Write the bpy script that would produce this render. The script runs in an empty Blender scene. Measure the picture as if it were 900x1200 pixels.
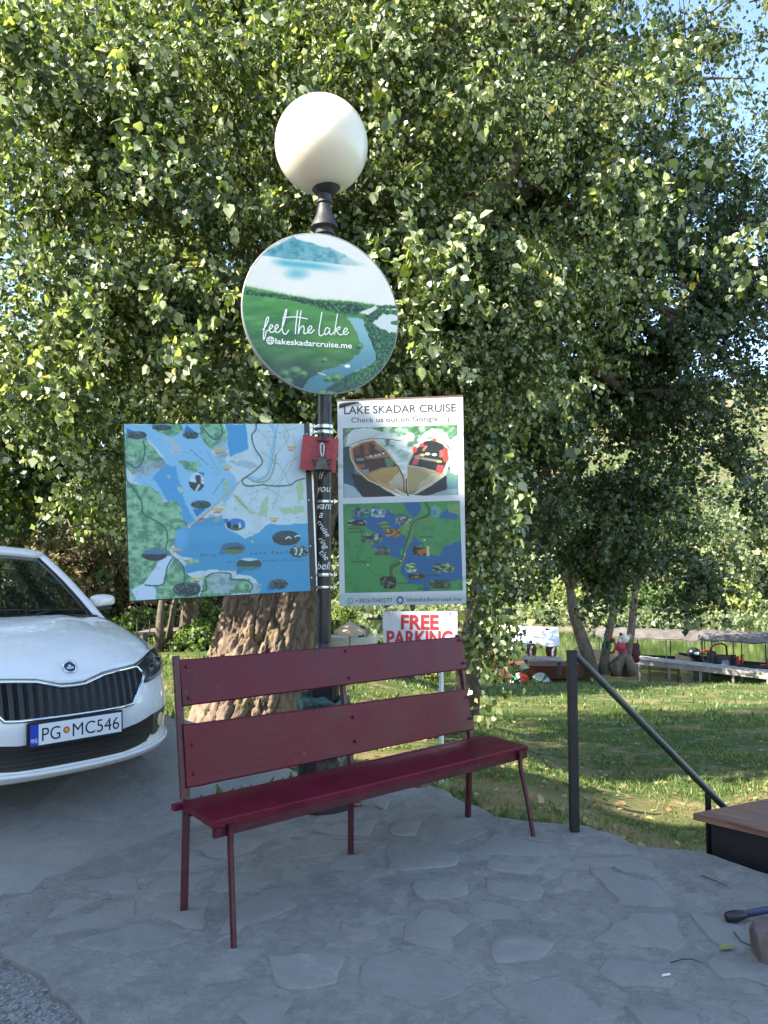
import bpy, bmesh, math, random
import numpy as np
from mathutils import Vector, Matrix, noise as mnoise

SC = bpy.context.scene
COL = SC.collection
R = math.radians
rng = np.random.default_rng(7)
random.seed(7)

# ------------------------------------------------------------------ camera, sky, sun, exposure
PITCH = math.atan(60 / 900)
CAMZ = 1.5
cam_d = bpy.data.cameras.new('camera')
cam = bpy.data.objects.new('camera', cam_d)
COL.objects.link(cam)
cam.location = (0, 0, CAMZ)
cam.rotation_euler = (math.pi / 2 + PITCH, 0, 0)
cam_d.sensor_fit = 'VERTICAL'
cam_d.sensor_height = 36.0
cam_d.sensor_width = 27.0
cam_d.lens = 27.0
cam_d.clip_start = 0.05
cam_d.clip_end = 2000
SC.camera = cam

SUN_EL = R(40)
SUN_H = Vector((-0.88, -0.475, 0)).normalized()
SUN_DIR = Vector((SUN_H.x * math.cos(SUN_EL), SUN_H.y * math.cos(SUN_EL), math.sin(SUN_EL)))
world = bpy.data.worlds.new('World')
SC.world = world
world.use_nodes = True
wn = world.node_tree.nodes
wl = world.node_tree.links
bgn = wn.get('Background')
sky = wn.new('ShaderNodeTexSky')
sky.sky_type = 'NISHITA'
sky.sun_disc = False
sky.sun_elevation = SUN_EL
sky.sun_rotation = math.atan2(SUN_H.x, SUN_H.y) % (2 * math.pi)
sky.altitude = 50
sky.air_density = 1.0
sky.dust_density = 0.5
sky.ozone_density = 1.0
wl.new(sky.outputs[0], bgn.inputs[0])
bgn.inputs[1].default_value = 0.115
sun_d = bpy.data.lights.new('sun', 'SUN')
sun = bpy.data.objects.new('sun', sun_d)
COL.objects.link(sun)
sun.rotation_euler = SUN_DIR.to_track_quat('Z', 'Y').to_euler()
sun.location = (-10, -8, 20)
sun_d.energy = 4.0
sun_d.angle = R(0.55)
sun_d.color = (1.0, 0.93, 0.80)
SC.view_settings.view_transform = 'Standard'
SC.view_settings.look = 'None'
SC.view_settings.exposure = 2.2
SC.view_settings.gamma = 1.0
SC.view_settings.use_curve_mapping = False
SC.render.engine = 'CYCLES'
SC.cycles.max_bounces = 8
SC.cycles.transparent_max_bounces = 12

# ------------------------------------------------------------------ helpers
FPX = 900.0
_f = Vector((0, math.cos(PITCH), math.sin(PITCH)))
_u = Vector((0, -math.sin(PITCH), math.cos(PITCH)))
_r = Vector((1, 0, 0))


def ray(px, py):
    return _f + _r * ((px - 450) / FPX) + _u * ((600 - py) / FPX)


def at(px, py, Y):
    d = ray(px, py)
    return Vector((0, 0, CAMZ)) + d * (Y / d.y)


def gnd(px, py, z=0.0):
    d = ray(px, py)
    return Vector((0, 0, CAMZ)) + d * ((z - CAMZ) / d.z)


def s2l(c):
    c = np.asarray(c, float) / 255.0
    return np.where(c <= 0.04045, c / 12.92, ((c + 0.055) / 1.055) ** 2.4)


def org(o):
    v = Vector((0, 0, 0))
    while o is not None:
        v = v + o.location
        o = o.parent
    return v


def tag(o, label=None, cat=None, group=None, kind=None):
    if label: o['label'] = label
    if cat: o['category'] = cat
    if group: o['group'] = group
    if kind: o['kind'] = kind
    return o


def thing(name, loc, label, cat, group=None):
    o = bpy.data.objects.new(name, None)
    o.empty_display_size = 0.1
    COL.objects.link(o)
    o.location = loc
    return tag(o, label, cat, group)


def link(name, me, mat, parent=None, loc=None):
    """mesh in world coordinates -> object whose origin is the parent's (or loc)"""
    o = bpy.data.objects.new(name, me)
    COL.objects.link(o)
    if mat is not None:
        if isinstance(mat, (list, tuple)):
            for m in mat: me.materials.append(m)
        elif len(me.materials) == 0:
            me.materials.append(mat)
    if parent is not None:
        me.transform(Matrix.Translation(-org(parent)))
        o.parent = parent
    elif loc is not None:
        me.transform(Matrix.Translation(-Vector(loc)))
        o.location = loc
    return o


def copy_tree(o, parent=None):
    c = o.copy()
    COL.objects.link(c)
    c.parent = parent
    for ch in list(o.children):
        copy_tree(ch, c)
    return c


class MB:
    def __init__(self):
        self.v = []
        self.f = []
        self.mi = []
        self.cur = 0

    def add(self, vs, fs, M=None):
        n = len(self.v)
        if M is not None:
            vs = [M @ Vector(p) for p in vs]
        self.v += [tuple(p) for p in vs]
        self.f += [tuple(i + n for i in f) for f in fs]
        self.mi += [self.cur] * len(fs)
        return self

    def box(self, c, s, M=None, bev=0.0):
        x, y, z = s[0] / 2, s[1] / 2, s[2] / 2
        if bev <= 0:
            vs = [(c[0] + a * x, c[1] + b * y, c[2] + d * z) for a in (-1, 1) for b in (-1, 1) for d in (-1, 1)]
            fs = [(0, 1, 3, 2), (4, 6, 7, 5), (0, 4, 5, 1), (2, 3, 7, 6), (0, 2, 6, 4), (1, 5, 7, 3)]
            return self.add(vs, fs, M)
        bm = bmesh.new()
        bmesh.ops.create_cube(bm, size=1, matrix=Matrix.Translation(c) @ Matrix.Diagonal((s[0], s[1], s[2], 1)))
        bmesh.ops.bevel(bm, geom=list(bm.edges), offset=bev, segments=2, affect='EDGES')
        return self.addbm(bm, M)

    def addbm(self, bm, M=None):
        bm.verts.index_update()
        vs = [v.co.copy() for v in bm.verts]
        fs = [tuple(v.index for v in f.verts) for f in bm.faces]
        bm.free()
        return self.add(vs, fs, M)

    def tube(self, pts, rad, n=8, cap=True, M=None, squash=None):
        pts = [Vector(p) for p in pts]
        if not hasattr(rad, '__len__'): rad = [rad] * len(pts)
        vs, fs = [], []
        ref = None
        for i, p in enumerate(pts):
            t = (pts[min(i + 1, len(pts) - 1)] - pts[max(i - 1, 0)]).normalized()
            if ref is None:
                ref = Vector((0, 0, 1)) if abs(t.z) < 0.9 else Vector((1, 0, 0))
            a = t.cross(ref)
            if a.length < 1e-6: a = t.orthogonal()
            a.normalize()
            b = a.cross(t).normalized()
            ref = b
            for k in range(n):
                an = 2 * math.pi * k / n
                vs.append(p + (a * math.cos(an) + b * math.sin(an)) * rad[i])
        for i in range(len(pts) - 1):
            for k in range(n):
                k2 = (k + 1) % n
                fs.append((i * n + k, i * n + k2, (i + 1) * n + k2, (i + 1) * n + k))
        if cap:
            fs.append(tuple(reversed(range(n))))
            fs.append(tuple(range((len(pts) - 1) * n, len(pts) * n)))
        return self.add(vs, fs, M)

    def bar(self, p0, p1, w, h, upv=(0, 0, 1), bev=0.0):
        p0, p1 = Vector(p0), Vector(p1)
        d = p1 - p0
        y = d.normalized()
        x = y.cross(Vector(upv))
        if x.length < 1e-5: x = y.orthogonal()
        x.normalize()
        z = x.cross(y).normalized()
        M = Matrix((x, y, z)).transposed().to_4x4()
        M.translation = (p0 + p1) / 2
        return self.box((0, 0, 0), (w, d.length, h), M, bev)

    def lathe(self, prof, n=24, c=(0, 0, 0), M=None, cap=True, rfun=None):
        vs, fs = [], []
        for (r, z) in prof:
            for k in range(n):
                an = 2 * math.pi * k / n
                rr = r if rfun is None else rfun(r, z, an)
                vs.append((c[0] + rr * math.cos(an), c[1] + rr * math.sin(an), c[2] + z))
        m = len(prof)
        for i in range(m - 1):
            for k in range(n):
                k2 = (k + 1) % n
                fs.append((i * n + k, i * n + k2, (i + 1) * n + k2, (i + 1) * n + k))
        if cap:
            fs.append(tuple(reversed(range(n))))
            fs.append(tuple(range((m - 1) * n, m * n)))
        return self.add(vs, fs, M)

    def prism(self, poly, thick, M=None):
        """poly in local xy, extruded along local -z by thick"""
        n = len(poly)
        vs = [(p[0], p[1], 0) for p in poly] + [(p[0], p[1], -thick) for p in poly]
        fs = [tuple(range(n)), tuple(reversed(range(n, 2 * n)))]
        for i in range(n):
            j = (i + 1) % n
            fs.append((j, i, n + i, n + j))
        return self.add(vs, fs, M)

    def ellipsoid(self, c, r, nu=12, nv=8, M=None):
        vs = [(c[0], c[1], c[2] - r[2])]
        for j in range(1, nv):
            a = -math.pi / 2 + math.pi * j / nv
            for k in range(nu):
                b = 2 * math.pi * k / nu
                vs.append((c[0] + r[0] * math.cos(a) * math.cos(b), c[1] + r[1] * math.cos(a) * math.sin(b), c[2] + r[2] * math.sin(a)))
        vs.append((c[0], c[1], c[2] + r[2]))
        fs = []
        for k in range(nu):
            fs.append((0, 1 + (k + 1) % nu, 1 + k))
        for j in range(nv - 2):
            for k in range(nu):
                k2 = (k + 1) % nu
                a, b = 1 + j * nu, 1 + (j + 1) * nu
                fs.append((a + k, a + k2, b + k2, b + k))
        t = len(vs) - 1
        a = 1 + (nv - 2) * nu
        for k in range(nu):
            fs.append((a + k, a + (k + 1) % nu, t))
        return self.add(vs, fs, M)

    def mesh(self, name, smooth=False, angle=None):
        me = bpy.data.meshes.new(name)
        me.from_pydata(self.v, [], self.f)
        if any(self.mi):
            me.polygons.foreach_set('material_index', self.mi)
        if smooth or angle:
            me.polygons.foreach_set('use_smooth', [True] * len(me.polygons))
        if angle:
            try:
                me.set_sharp_from_angle(angle=R(angle))
            except Exception:
                pass
        me.update()
        return me

    def build(self, name, mat, parent=None, smooth=False, angle=None, loc=None):
        return link(name, self.mesh(name, smooth, angle), mat, parent, loc)


def np_mesh(name, V, Fq, smooth=False):
    """V (n,3) float, Fq (m,k) int with constant k"""
    me = bpy.data.meshes.new(name)
    V = np.ascontiguousarray(V, dtype=np.float32)
    Fq = np.ascontiguousarray(Fq, dtype=np.int32)
    m, k = Fq.shape
    me.vertices.add(len(V))
    me.vertices.foreach_set('co', V.ravel())
    me.loops.add(m * k)
    me.loops.foreach_set('vertex_index', Fq.ravel())
    me.polygons.add(m)
    me.polygons.foreach_set('loop_start', np.arange(0, m * k, k, dtype=np.int32))
    me.polygons.foreach_set('loop_total', np.full(m, k, dtype=np.int32))
    if smooth:
        me.polygons.foreach_set('use_smooth', np.ones(m, dtype=bool))
    me.update(calc_edges=True)
    me.validate()
    return me


def set_cols(me, cols, name='print'):
    a = me.color_attributes.new(name, 'FLOAT_COLOR', 'POINT')
    c = np.ones((len(cols), 4), np.float32)
    c[:, :3] = cols
    a.data.foreach_set('color', c.ravel())


# ------------------------------------------------------------------ materials
class NT:
    def __init__(self, name):
        self.m = bpy.data.materials.new(name)
        self.m.use_nodes = True
        self.n = self.m.node_tree.nodes
        self.l = self.m.node_tree.links
        self.b = self.n.get('Principled BSDF')
        self.out = self.n.get('Material Output')

    def new(self, t, **kw):
        nd = self.n.new(t)
        for k, v in kw.items():
            setattr(nd, k, v)
        return nd

    def noise(self, scale, detail=4, rough=0.55, vec=None, dist=0.0):
        nd = self.new('ShaderNodeTexNoise')
        nd.inputs['Scale'].default_value = scale
        nd.inputs['Detail'].default_value = detail
        nd.inputs['Roughness'].default_value = rough
        nd.inputs['Distortion'].default_value = dist
        if vec is not None: self.l.new(vec, nd.inputs['Vector'])
        return nd.outputs['Fac']

    def coord(self, kind='Object', scale=None):
        tc = self.new('ShaderNodeTexCoord').outputs[kind]
        if scale is not None:
            mp = self.new('ShaderNodeMapping')
            mp.inputs['Scale'].default_value = scale
            self.l.new(tc, mp.inputs['Vector'])
            tc = mp.outputs[0]
        return tc

    def ramp(self, fac, stops):
        r = self.new('ShaderNodeValToRGB')
        el = r.color_ramp.elements
        while len(el) < len(stops): el.new(0.5)
        for e, (p, c) in zip(el, stops):
            e.position = p
            e.color = (c[0], c[1], c[2], 1) if hasattr(c, '__len__') else (c, c, c, 1)
        self.l.new(fac, r.inputs[0])
        return r.outputs[0]

    def mix(self, fac, a, b, mode='MIX'):
        x = self.new('ShaderNodeMix', data_type='RGBA', blend_type=mode)
        if isinstance(fac, (int, float)): x.inputs[0].default_value = fac
        else: self.l.new(fac, x.inputs[0])
        for s, v in ((x.inputs[6], a), (x.inputs[7], b)):
            if hasattr(v, 'is_linked') or hasattr(v, 'links'): self.l.new(v, s)
            else: s.default_value = (v[0], v[1], v[2], 1)
        return x.outputs[2]

    def math(self, op, a, b=0.5):
        x = self.new('ShaderNodeMath', operation=op)
        for s, v in ((x.inputs[0], a), (x.inputs[1], b)):
            if isinstance(v, (int, float)): s.default_value = v
            else: self.l.new(v, s)
        return x.outputs[0]

    def base(self, c, rough=0.6, spec=0.5, metal=0.0):
        if hasattr(c, 'links'): self.l.new(c, self.b.inputs['Base Color'])
        else: self.b.inputs['Base Color'].default_value = (c[0], c[1], c[2], 1)
        if hasattr(rough, 'links'): self.l.new(rough, self.b.inputs['Roughness'])
        else: self.b.inputs['Roughness'].default_value = rough
        self.b.inputs['Specular IOR Level'].default_value = spec
        self.b.inputs['Metallic'].default_value = metal
        return self

    def bump(self, h, strength=0.3, dist=0.01, prev=None):
        b = self.new('ShaderNodeBump')
        b.inputs['Strength'].default_value = strength
        b.inputs['Distance'].default_value = dist
        self.l.new(h, b.inputs['Height'])
        if prev is not None: self.l.new(prev, b.inputs['Normal'])
        self.l.new(b.outputs[0], self.b.inputs['Normal'])
        return b.outputs[0]


def simple(name, c, rough=0.5, var=0.15, scale=8.0, bump=0.05, metal=0.0, spec=0.5, bscale=40.0, coat=0.0):
    t = NT(name)
    co = t.coord('Object')
    f = t.noise(scale, 4, 0.6, co)
    c = np.array(c, float)
    col = t.ramp(f, [(0.3, tuple(c * (1 - var))), (0.7, tuple(np.minimum(c * (1 + var), 0.95)))])
    rr = t.ramp(t.noise(scale * 3, 3, 0.6, co), [(0.3, max(rough - 0.08, 0.02)), (0.7, min(rough + 0.08, 1))])
    t.base(col, rr, spec, metal)
    if bump > 0:
        t.bump(t.noise(bscale, 5, 0.6, co), bump, 0.01)
    if coat: t.b.inputs['Coat Weight'].default_value = coat
    return t.m


def print_mat(name, rough=0.35, gain=1.0):
    t = NT(name)
    a = t.new('ShaderNodeAttribute', attribute_name='print')
    f = t.noise(60, 3, 0.6, t.coord('Object'))
    c = t.mix(1.0, a.outputs['Color'], t.ramp(f, [(0.3, 0.93), (0.7, 1.0)]), 'MULTIPLY')
    t.base(c, rough, 0.4)
    t.bump(t.noise(3.5, 2, 0.5, t.coord('Object')), 0.12, 0.02)
    return t.m


def leaf_mat(name, top, pale, sat, trans=0.35, pale_frac=0.2, rough=0.38):
    """leaf with darker / paler leaves told apart per leaf, light shining through"""
    t = NT(name)
    g = t.new('ShaderNodeNewGeometry')
    ri = g.outputs['Random Per Island']
    top = np.array(top)
    c1 = t.ramp(ri, [(0.0, tuple(top * 0.6)), (0.40, tuple(top)), (0.42 + 0.3 * (1 - pale_frac), tuple(top * np.array([1.5, 1.35, 1.1]))), (1 - pale_frac - 0.02, tuple(top * np.array([2.0, 1.75, 1.4]))), (1 - pale_frac + 0.02, tuple(pale)), (0.985, tuple(pale)), (0.99, sat)])
    t.base(c1, rough, 0.55)
    tr = t.new('ShaderNodeBsdfTranslucent')
    c2 = t.mix(1.0, c1, (1.9, 2.1, 0.55), 'MULTIPLY')
    t.l.new(c2, tr.inputs[0])
    mx = t.new('ShaderNodeMixShader')
    mx.inputs[0].default_value = trans
    t.l.new(t.b.outputs[0], mx.inputs[1])
    t.l.new(tr.outputs[0], mx.inputs[2])
    t.l.new(mx.outputs[0], t.out.inputs[0])
    return t.m


# ------------------------------------------------------------------ lettering
_fontcache = {}


def text_geo(s, shear=0.0, bold=0.0, space=1.0):
    """flat triangulated lettering: (verts Nx2, faces) with cap height about 0.7 units"""
    key = (s, shear, bold, space)
    if key in _fontcache: return _fontcache[key]
    cu = bpy.data.curves.new('lettering', 'FONT')
    cu.body = s
    cu.size = 1.0
    cu.shear = shear
    cu.offset = bold
    cu.space_character = space
    cu.resolution_u = 4
    o = bpy.data.objects.new('lettering', cu)
    COL.objects.link(o)
    dg = bpy.context.evaluated_depsgraph_get()
    me = bpy.data.meshes.new_from_object(o.evaluated_get(dg))
    V = np.array([v.co[:2] for v in me.vertices])
    Fs = [tuple(p.vertices) for p in me.polygons]
    bpy.data.objects.remove(o)
    bpy.data.curves.remove(cu)
    bpy.data.meshes.remove(me)
    _fontcache[key] = (V, Fs)
    return V, Fs

# ------------------------------------------------------------------ terrain
def sstep(a, b, x):
    t = np.clip((np.asarray(x, float) - a) / (b - a), 0, 1)
    return t * t * (3 - 2 * t)


def wob(x, y, s=1.0, seed=0.0):
    return (np.sin(x * 1.7 * s + 1.3 + seed) * np.cos(y * 1.3 * s + 0.4 + seed) + 0.6 * np.sin(x * 3.9 * s - y * 2.7 * s + seed) + 0.35 * np.cos(x * 7.3 * s + y * 6.1 * s + 2.1 * seed)) / 1.95


def lawn_z(x, y):
    x = np.asarray(x, float)
    y = np.asarray(y, float)
    yy = np.clip(y - 5.5, 0, None)
    s = 0.050 + (0.112 - 0.050) * sstep(-4, 1.5, x)
    z = -0.16 - s * np.minimum(yy, 31) - 0.42 * sstep(0.7, 2.6, x)
    z = z - (4.75 + z) * sstep(36.0, 41.0, y + 1.2 * np.sin(x * 0.4))
    # dry hillside to the left
    z = z + 7.5 * sstep(20, 46, y + 0.35 * (-x - 12)) * sstep(-5, -17, x)
    return z + 0.03 * wob(x, y, 0.9) * sstep(5, 7, y)


def axis(bks):
    out = []
    for (a, b, st) in bks:
        out.append(np.arange(a, b, st))
    out.append(np.array([bks[-1][1]]))
    return np.concatenate(out)


def heightfield(name, xs, ys, fz, mat):
    X, Y = np.meshgrid(xs, ys)
    Z = fz(X, Y)
    V = np.stack([X.ravel(), Y.ravel(), Z.ravel()], 1)
    nx, ny = len(xs), len(ys)
    i, j = np.meshgrid(np.arange(nx - 1), np.arange(ny - 1))
    a = (j * nx + i).ravel()
    F_ = np.stack([a, a + 1, a + nx + 1, a + nx], 1)
    o = link(name, np_mesh(name, V, F_, True), mat)
    o['kind'] = 'structure'
    return o


def lawn_material():
    t = NT('lawn_ground')
    co = t.coord('Object')
    big = t.noise(0.55, 4, 0.6, co)
    mid = t.noise(2.6, 5, 0.65, co)
    fine = t.noise(45, 4, 0.7, co)
    g = t.ramp(fine, [(0.3, (0.034, 0.060, 0.013)), (0.55, (0.068, 0.105, 0.024)), (0.75, (0.125, 0.145, 0.045))])
    d = t.ramp(fine, [(0.3, (0.15, 0.105, 0.05)), (0.6, (0.29, 0.225, 0.105)), (0.8, (0.40, 0.32, 0.17))])
    m = t.ramp(t.math('ADD', t.math('MULTIPLY', big, 0.5), t.math('MULTIPLY', mid, 0.5)), [(0.48, 0.0), (0.60, 1.0)])
    dry = t.new('ShaderNodeAttribute', attribute_name='dry')
    m = t.math('MAXIMUM', m, t.math('MULTIPLY', dry.outputs['Fac'], t.ramp(mid, [(0.35, 0.5), (0.6, 1.0)])))
    t.base(t.mix(m, g, d), 0.95, 0.15)
    t.bump(fine, 0.7, 0.03)
    return t.m


LAWN_M = lawn_material()
lawn = heightfield('lawn', axis([(-70, -14, 2.0), (-14, -4, 0.6), (-4, 7, 0.16), (7, 24, 0.6), (24, 90, 2.5)]),
                   axis([(-40, 3, 3.0), (3, 15, 0.16), (15, 44, 0.5)]), lawn_z, LAWN_M)
DRY = ((1.25, 5.95, 0.45), (1.75, 5.35, 0.42), (0.75, 6.1, 0.40), (2.7, 5.7, 0.40), (3.3, 7.2, 0.5), (1.9, 6.9, 0.4), (0.62, 5.3, 0.22), (-2.1, 8.9, 0.8), (0.2, 7.6, 0.6), (2.4, 9.5, 0.6), (5.0, 33.0, 1.5))


def dryness(x, y):
    s = 0
    for (cx, cy, r) in DRY:
        s = s + np.exp(-(((x - cx) / (1.5 * r)) ** 2 + ((y - cy) / r) ** 2))
    return np.clip(s, 0, 1)


_lv = np.zeros(len(lawn.data.vertices) * 3)
lawn.data.vertices.foreach_get('co', _lv)
_lv = _lv.reshape(-1, 3)
_at = lawn.data.attributes.new('dry', 'FLOAT', 'POINT')
_at.data.foreach_set('value', dryness(_lv[:, 0], _lv[:, 1]).astype(np.float32))

t = NT('river_water')
co = t.coord('Object', (1, 0.5, 1))
t.base((0.045, 0.075, 0.018), 0.06, 0.5)
t.bump(t.noise(3.0, 3, 0.6, co), 0.12, 0.05)
mb = MB()
mb.add([(-120, 34, -4.0), (160, 34, -4.0), (160, 72, -4.0), (-120, 72, -4.0)], [(0, 1, 2, 3)])
o = mb.build('river', t.m)
o['kind'] = 'structure'


def far_z(x, y):
    z = -4.5 + 1.3 * sstep(62, 70, y + 2 * np.sin(x * 0.13)) + 1.6 * sstep(72, 110, y)
    z = z + (48 + 26 * np.sin(x * 0.011 + 0.6)) * sstep(100, 330, y + 0.25 * np.abs(x - 20))
    z = z + 1.8 * wob(x, y, 0.06, 0.7) * sstep(85, 140, y) + 8 * wob(x, y, 0.015, 1.9) * sstep(140, 300, y)
    return z


def bank_material():
    t = NT('far_bank_ground')
    co = t.coord('Object')
    a = t.noise(0.16, 5, 0.6, co)
    b = t.noise(1.2, 5, 0.7, co)
    c1 = t.ramp(b, [(0.3, (0.06, 0.08, 0.03)), (0.6, (0.12, 0.135, 0.055)), (0.8, (0.19, 0.18, 0.085))])
    c2 = t.ramp(b, [(0.3, (0.11, 0.10, 0.055)), (0.7, (0.24, 0.20, 0.125))])
    t.base(t.mix(t.ramp(a, [(0.46, 0.0), (0.58, 1.0)]), c1, c2), 0.95, 0.1)
    t.bump(b, 0.8, 0.5)
    return t.m


heightfield('hillside', axis([(-420, -100, 16.0), (-100, 140, 3.0), (140, 460, 16.0)]), axis([(60, 130, 2.5), (130, 520, 10.0)]), far_z, bank_material())


# ------------------------------------------------------------------ road, asphalt, stone terrace
def concrete_mat(name, c, var, sc, bump, cracks=True):
    t = NT(name)
    co = t.coord('Object')
    f1 = t.noise(sc, 6, 0.65, co, 0.4)
    f2 = t.noise(sc * 9, 5, 0.7, co)
    f3 = t.noise(sc * 60, 3, 0.7, co)
    c = np.array(c)
    col = t.ramp(f1, [(0.28, tuple(c * (1 - var))), (0.5, tuple(c)), (0.72, tuple(c * (1 + var)))])
    col = t.mix(0.55, col, t.ramp(f2, [(0.3, tuple(c * (1 - var * 1.2))), (0.7, tuple(c * (1 + var)))]))
    col = t.mix(0.35, col, t.ramp(f3, [(0.35, tuple(c * 0.7)), (0.65, tuple(c * 1.25))]))
    # brownish wash here and there
    col = t.mix(t.ramp(t.noise(0.9, 3, 0.6, co), [(0.52, 0.0), (0.75, 0.45)]), col, tuple(c * np.array([0.95, 0.88, 0.78])))
    t.base(col, 0.9, 0.25)
    p = t.bump(f2, bump, 0.035 if cracks else 0.02)
    if cracks:
        v = t.new('ShaderNodeTexVoronoi', feature='DISTANCE_TO_EDGE')
        v.inputs['Scale'].default_value = 1.3
        mp = t.new('ShaderNodeVectorMath', operation='MULTIPLY_ADD')
        nz = t.new('ShaderNodeTexNoise')
        nz.inputs['Scale'].default_value = 5
        nz.inputs['Detail'].default_value = 6
        nz.inputs['Roughness'].default_value = 0.7
        t.l.new(co, nz.inputs['Vector'])
        t.l.new(nz.outputs['Color'], mp.inputs[0])
        mp.inputs[1].default_value = (0.28, 0.28, 0.28)
        t.l.new(co, mp.inputs[2])
        t.l.new(mp.outputs[0], v.inputs['Vector'])
        p = t.bump(t.ramp(v.outputs['Distance'], [(0.0, 0.0), (0.010, 1.0)]), bump * 0.5, 0.003, p)
        # flakes and trowelled patches: plates of slightly different height and tone
        for (sc_, dd, amt) in ((4.2, 0.016, 0.42), (11.0, 0.010, 0.34), (26.0, 0.005, 0.2)):
            vv = t.new('ShaderNodeTexVoronoi')
            vv.inputs['Scale'].default_value = sc_
            mm = t.new('ShaderNodeVectorMath', operation='MULTIPLY_ADD')
            n2_ = t.new('ShaderNodeTexNoise')
            n2_.inputs['Scale'].default_value = sc_ * 1.3
            n2_.inputs['Detail'].default_value = 5
            t.l.new(co, n2_.inputs['Vector'])
            t.l.new(n2_.outputs['Color'], mm.inputs[0])
            mm.inputs[1].default_value = (0.9 / sc_ * 1.6,) * 3
            t.l.new(co, mm.inputs[2])
            t.l.new(mm.outputs[0], vv.inputs['Vector'])
            hgt = t.ramp(vv.outputs['Color'], [(0.2, 0.0), (0.8, 1.0)])
            p = t.bump(hgt, 0.8, dd, p)
            col = t.mix(amt, col, t.ramp(vv.outputs['Color'], [(0.2, tuple(c * 0.66)), (0.55, tuple(c)), (0.85, tuple(c * 1.35))]))
        t.l.new(col, t.b.inputs['Base Color'])
    t.bump(f3, bump * 0.7, 0.004, p)
    return t.m


ROAD_M = concrete_mat('road_concrete', (0.262, 0.25, 0.229), 0.26, 1.6, 0.55, False)
MORTAR_M = concrete_mat('terrace_mortar', (0.290, 0.276, 0.250), 0.34, 2.8, 1.0, True)

PATIO_ROAD = [(-2.2, 3.33), (-2.0, 3.42), (-1.735, 3.577), (-1.50, 3.95), (-1.295, 4.272), (-0.98, 4.60), (-0.72, 4.86), (-0.50, 5.10)]
PATIO_EDGE = [(-0.36, 5.34), (0.0, 5.42), (0.30, 5.33), (0.397, 5.217), (0.455, 5.05), (0.51, 4.943), (0.62, 4.78), (0.752, 4.62), (0.95, 4.565), (1.171, 4.503), (1.30, 4.33),
              (1.404, 4.184), (1.52, 4.15), (1.659, 4.112), (1.853, 3.815), (2.3, 3.35), (3.1, 2.6), (4.5, 1.6), (5.0, 0.5), (5.0, -1.0)]
PATIO_ASPH = [(1.6, -1.0), (1.0, 0.6), (0.45, 1.35), (-0.25, 1.98), (-0.62, 2.28), (-0.974, 2.611), (-1.22, 2.86), (-1.487, 3.08), (-1.9, 3.22)]


def densify(pts, step, amp, closed=True, seed=0):
    r = random.Random(seed)
    out = []
    n = len(pts)
    for i in range(n if closed else n - 1):
        a = Vector(pts[i]).to_2d()
        b = Vector(pts[(i + 1) % n]).to_2d()
        k = max(1, int((b - a).length / step))
        d = (b - a)
        nn = Vector((-d.y, d.x)).normalized()
        for j in range(k):
            p = a + d * (j / k)
            w = amp * (mnoise.noise(Vector((p.x * 5, p.y * 5, seed))) + 0.6 * mnoise.noise(Vector((p.x * 14, p.y * 14, seed))))
            if j == 0 and amp > 0.02: w *= 0.4
            out.append(p + nn * (w + r.uniform(-0.2, 0.2) * amp))
    return out


def inpoly(x, y, poly):
    c = False
    n = len(poly)
    j = n - 1
    for i in range(n):
        xi, yi = poly[i][0], poly[i][1]
        xj, yj = poly[j][0], poly[j][1]
        if (yi > y) != (yj > y) and x < (xj - xi) * (y - yi) / (yj - yi) + xi:
            c = not c
        j = i
    return c


def inpoly_np(X, Y, poly):
    c = np.zeros(X.shape, bool)
    n = len(poly)
    j = n - 1
    for i in range(n):
        xi, yi = poly[i][0], poly[i][1]
        xj, yj = poly[j][0], poly[j][1]
        if yi != yj:
            c ^= ((yi > Y) != (yj > Y)) & (X < (xj - xi) * (Y - yi) / (yj - yi) + xi)
        j = i
    return c


def road_z(x, y):
    """the road climbs a little away from the terrace, to where the car stands"""
    n = Vector((-0.85, 0.52))
    d = (x + 1.735) * n.x + (y - 3.577) * n.y
    return -0.012 + 0.16 * float(sstep(0.05, 1.1, d))


def slab(name, poly, z, thick, mat, fz=None):
    bm = bmesh.new()
    top = [bm.verts.new((p[0], p[1], z)) for p in poly]
    f = bm.faces.new(top)
    if f.normal.z < 0: f.normal_flip()
    bmesh.ops.triangulate(bm, faces=[f])
    ext = bmesh.ops.extrude_edge_only(bm, edges=[e for e in bm.edges if e.is_boundary])
    for v in [g for g in ext['geom'] if isinstance(g, bmesh.types.BMVert)]:
        v.co.z -= thick
    bmesh.ops.recalc_face_normals(bm, faces=bm.faces)
    mb = MB().addbm(bm)
    o = mb.build(name, mat)
    o['kind'] = 'structure'
    return o


# road: a grid cut to its outline
ROAD_OUT = [(-14, -6), (-14, 10.5), (-6.0, 9.6), (-3.4, 8.15), (-2.6, 7.55), (-1.9, 6.95), (-1.3, 6.33), (-0.65, 5.68), (-0.42, 5.5), (-0.30, 5.30), (-0.45, 4.9), (-0.9, 4.4),
            (-1.2, 4.0), (-1.55, 3.4), (-2.0, 2.8), (-2.6, 2.3), (-4.0, 1.2), (-6, -6)]
bm = bmesh.new()
pts = densify(ROAD_OUT, 0.18, 0.05, True, 3)
fv = [bm.verts.new((p.x, p.y, 0)) for p in pts]
f = bm.faces.new(fv)
for cx in np.arange(-13.5, 0, 0.5):
    bmesh.ops.bisect_plane(bm, geom=bm.verts[:] + bm.edges[:] + bm.faces[:], plane_co=(cx, 0, 0), plane_no=(1, 0, 0))
for cy in np.arange(-5.5, 10, 0.5):
    bmesh.ops.bisect_plane(bm, geom=bm.verts[:] + bm.edges[:] + bm.faces[:], plane_co=(0, cy, 0), plane_no=(0, 1, 0))
bmesh.ops.triangulate(bm, faces=bm.faces[:])
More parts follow.
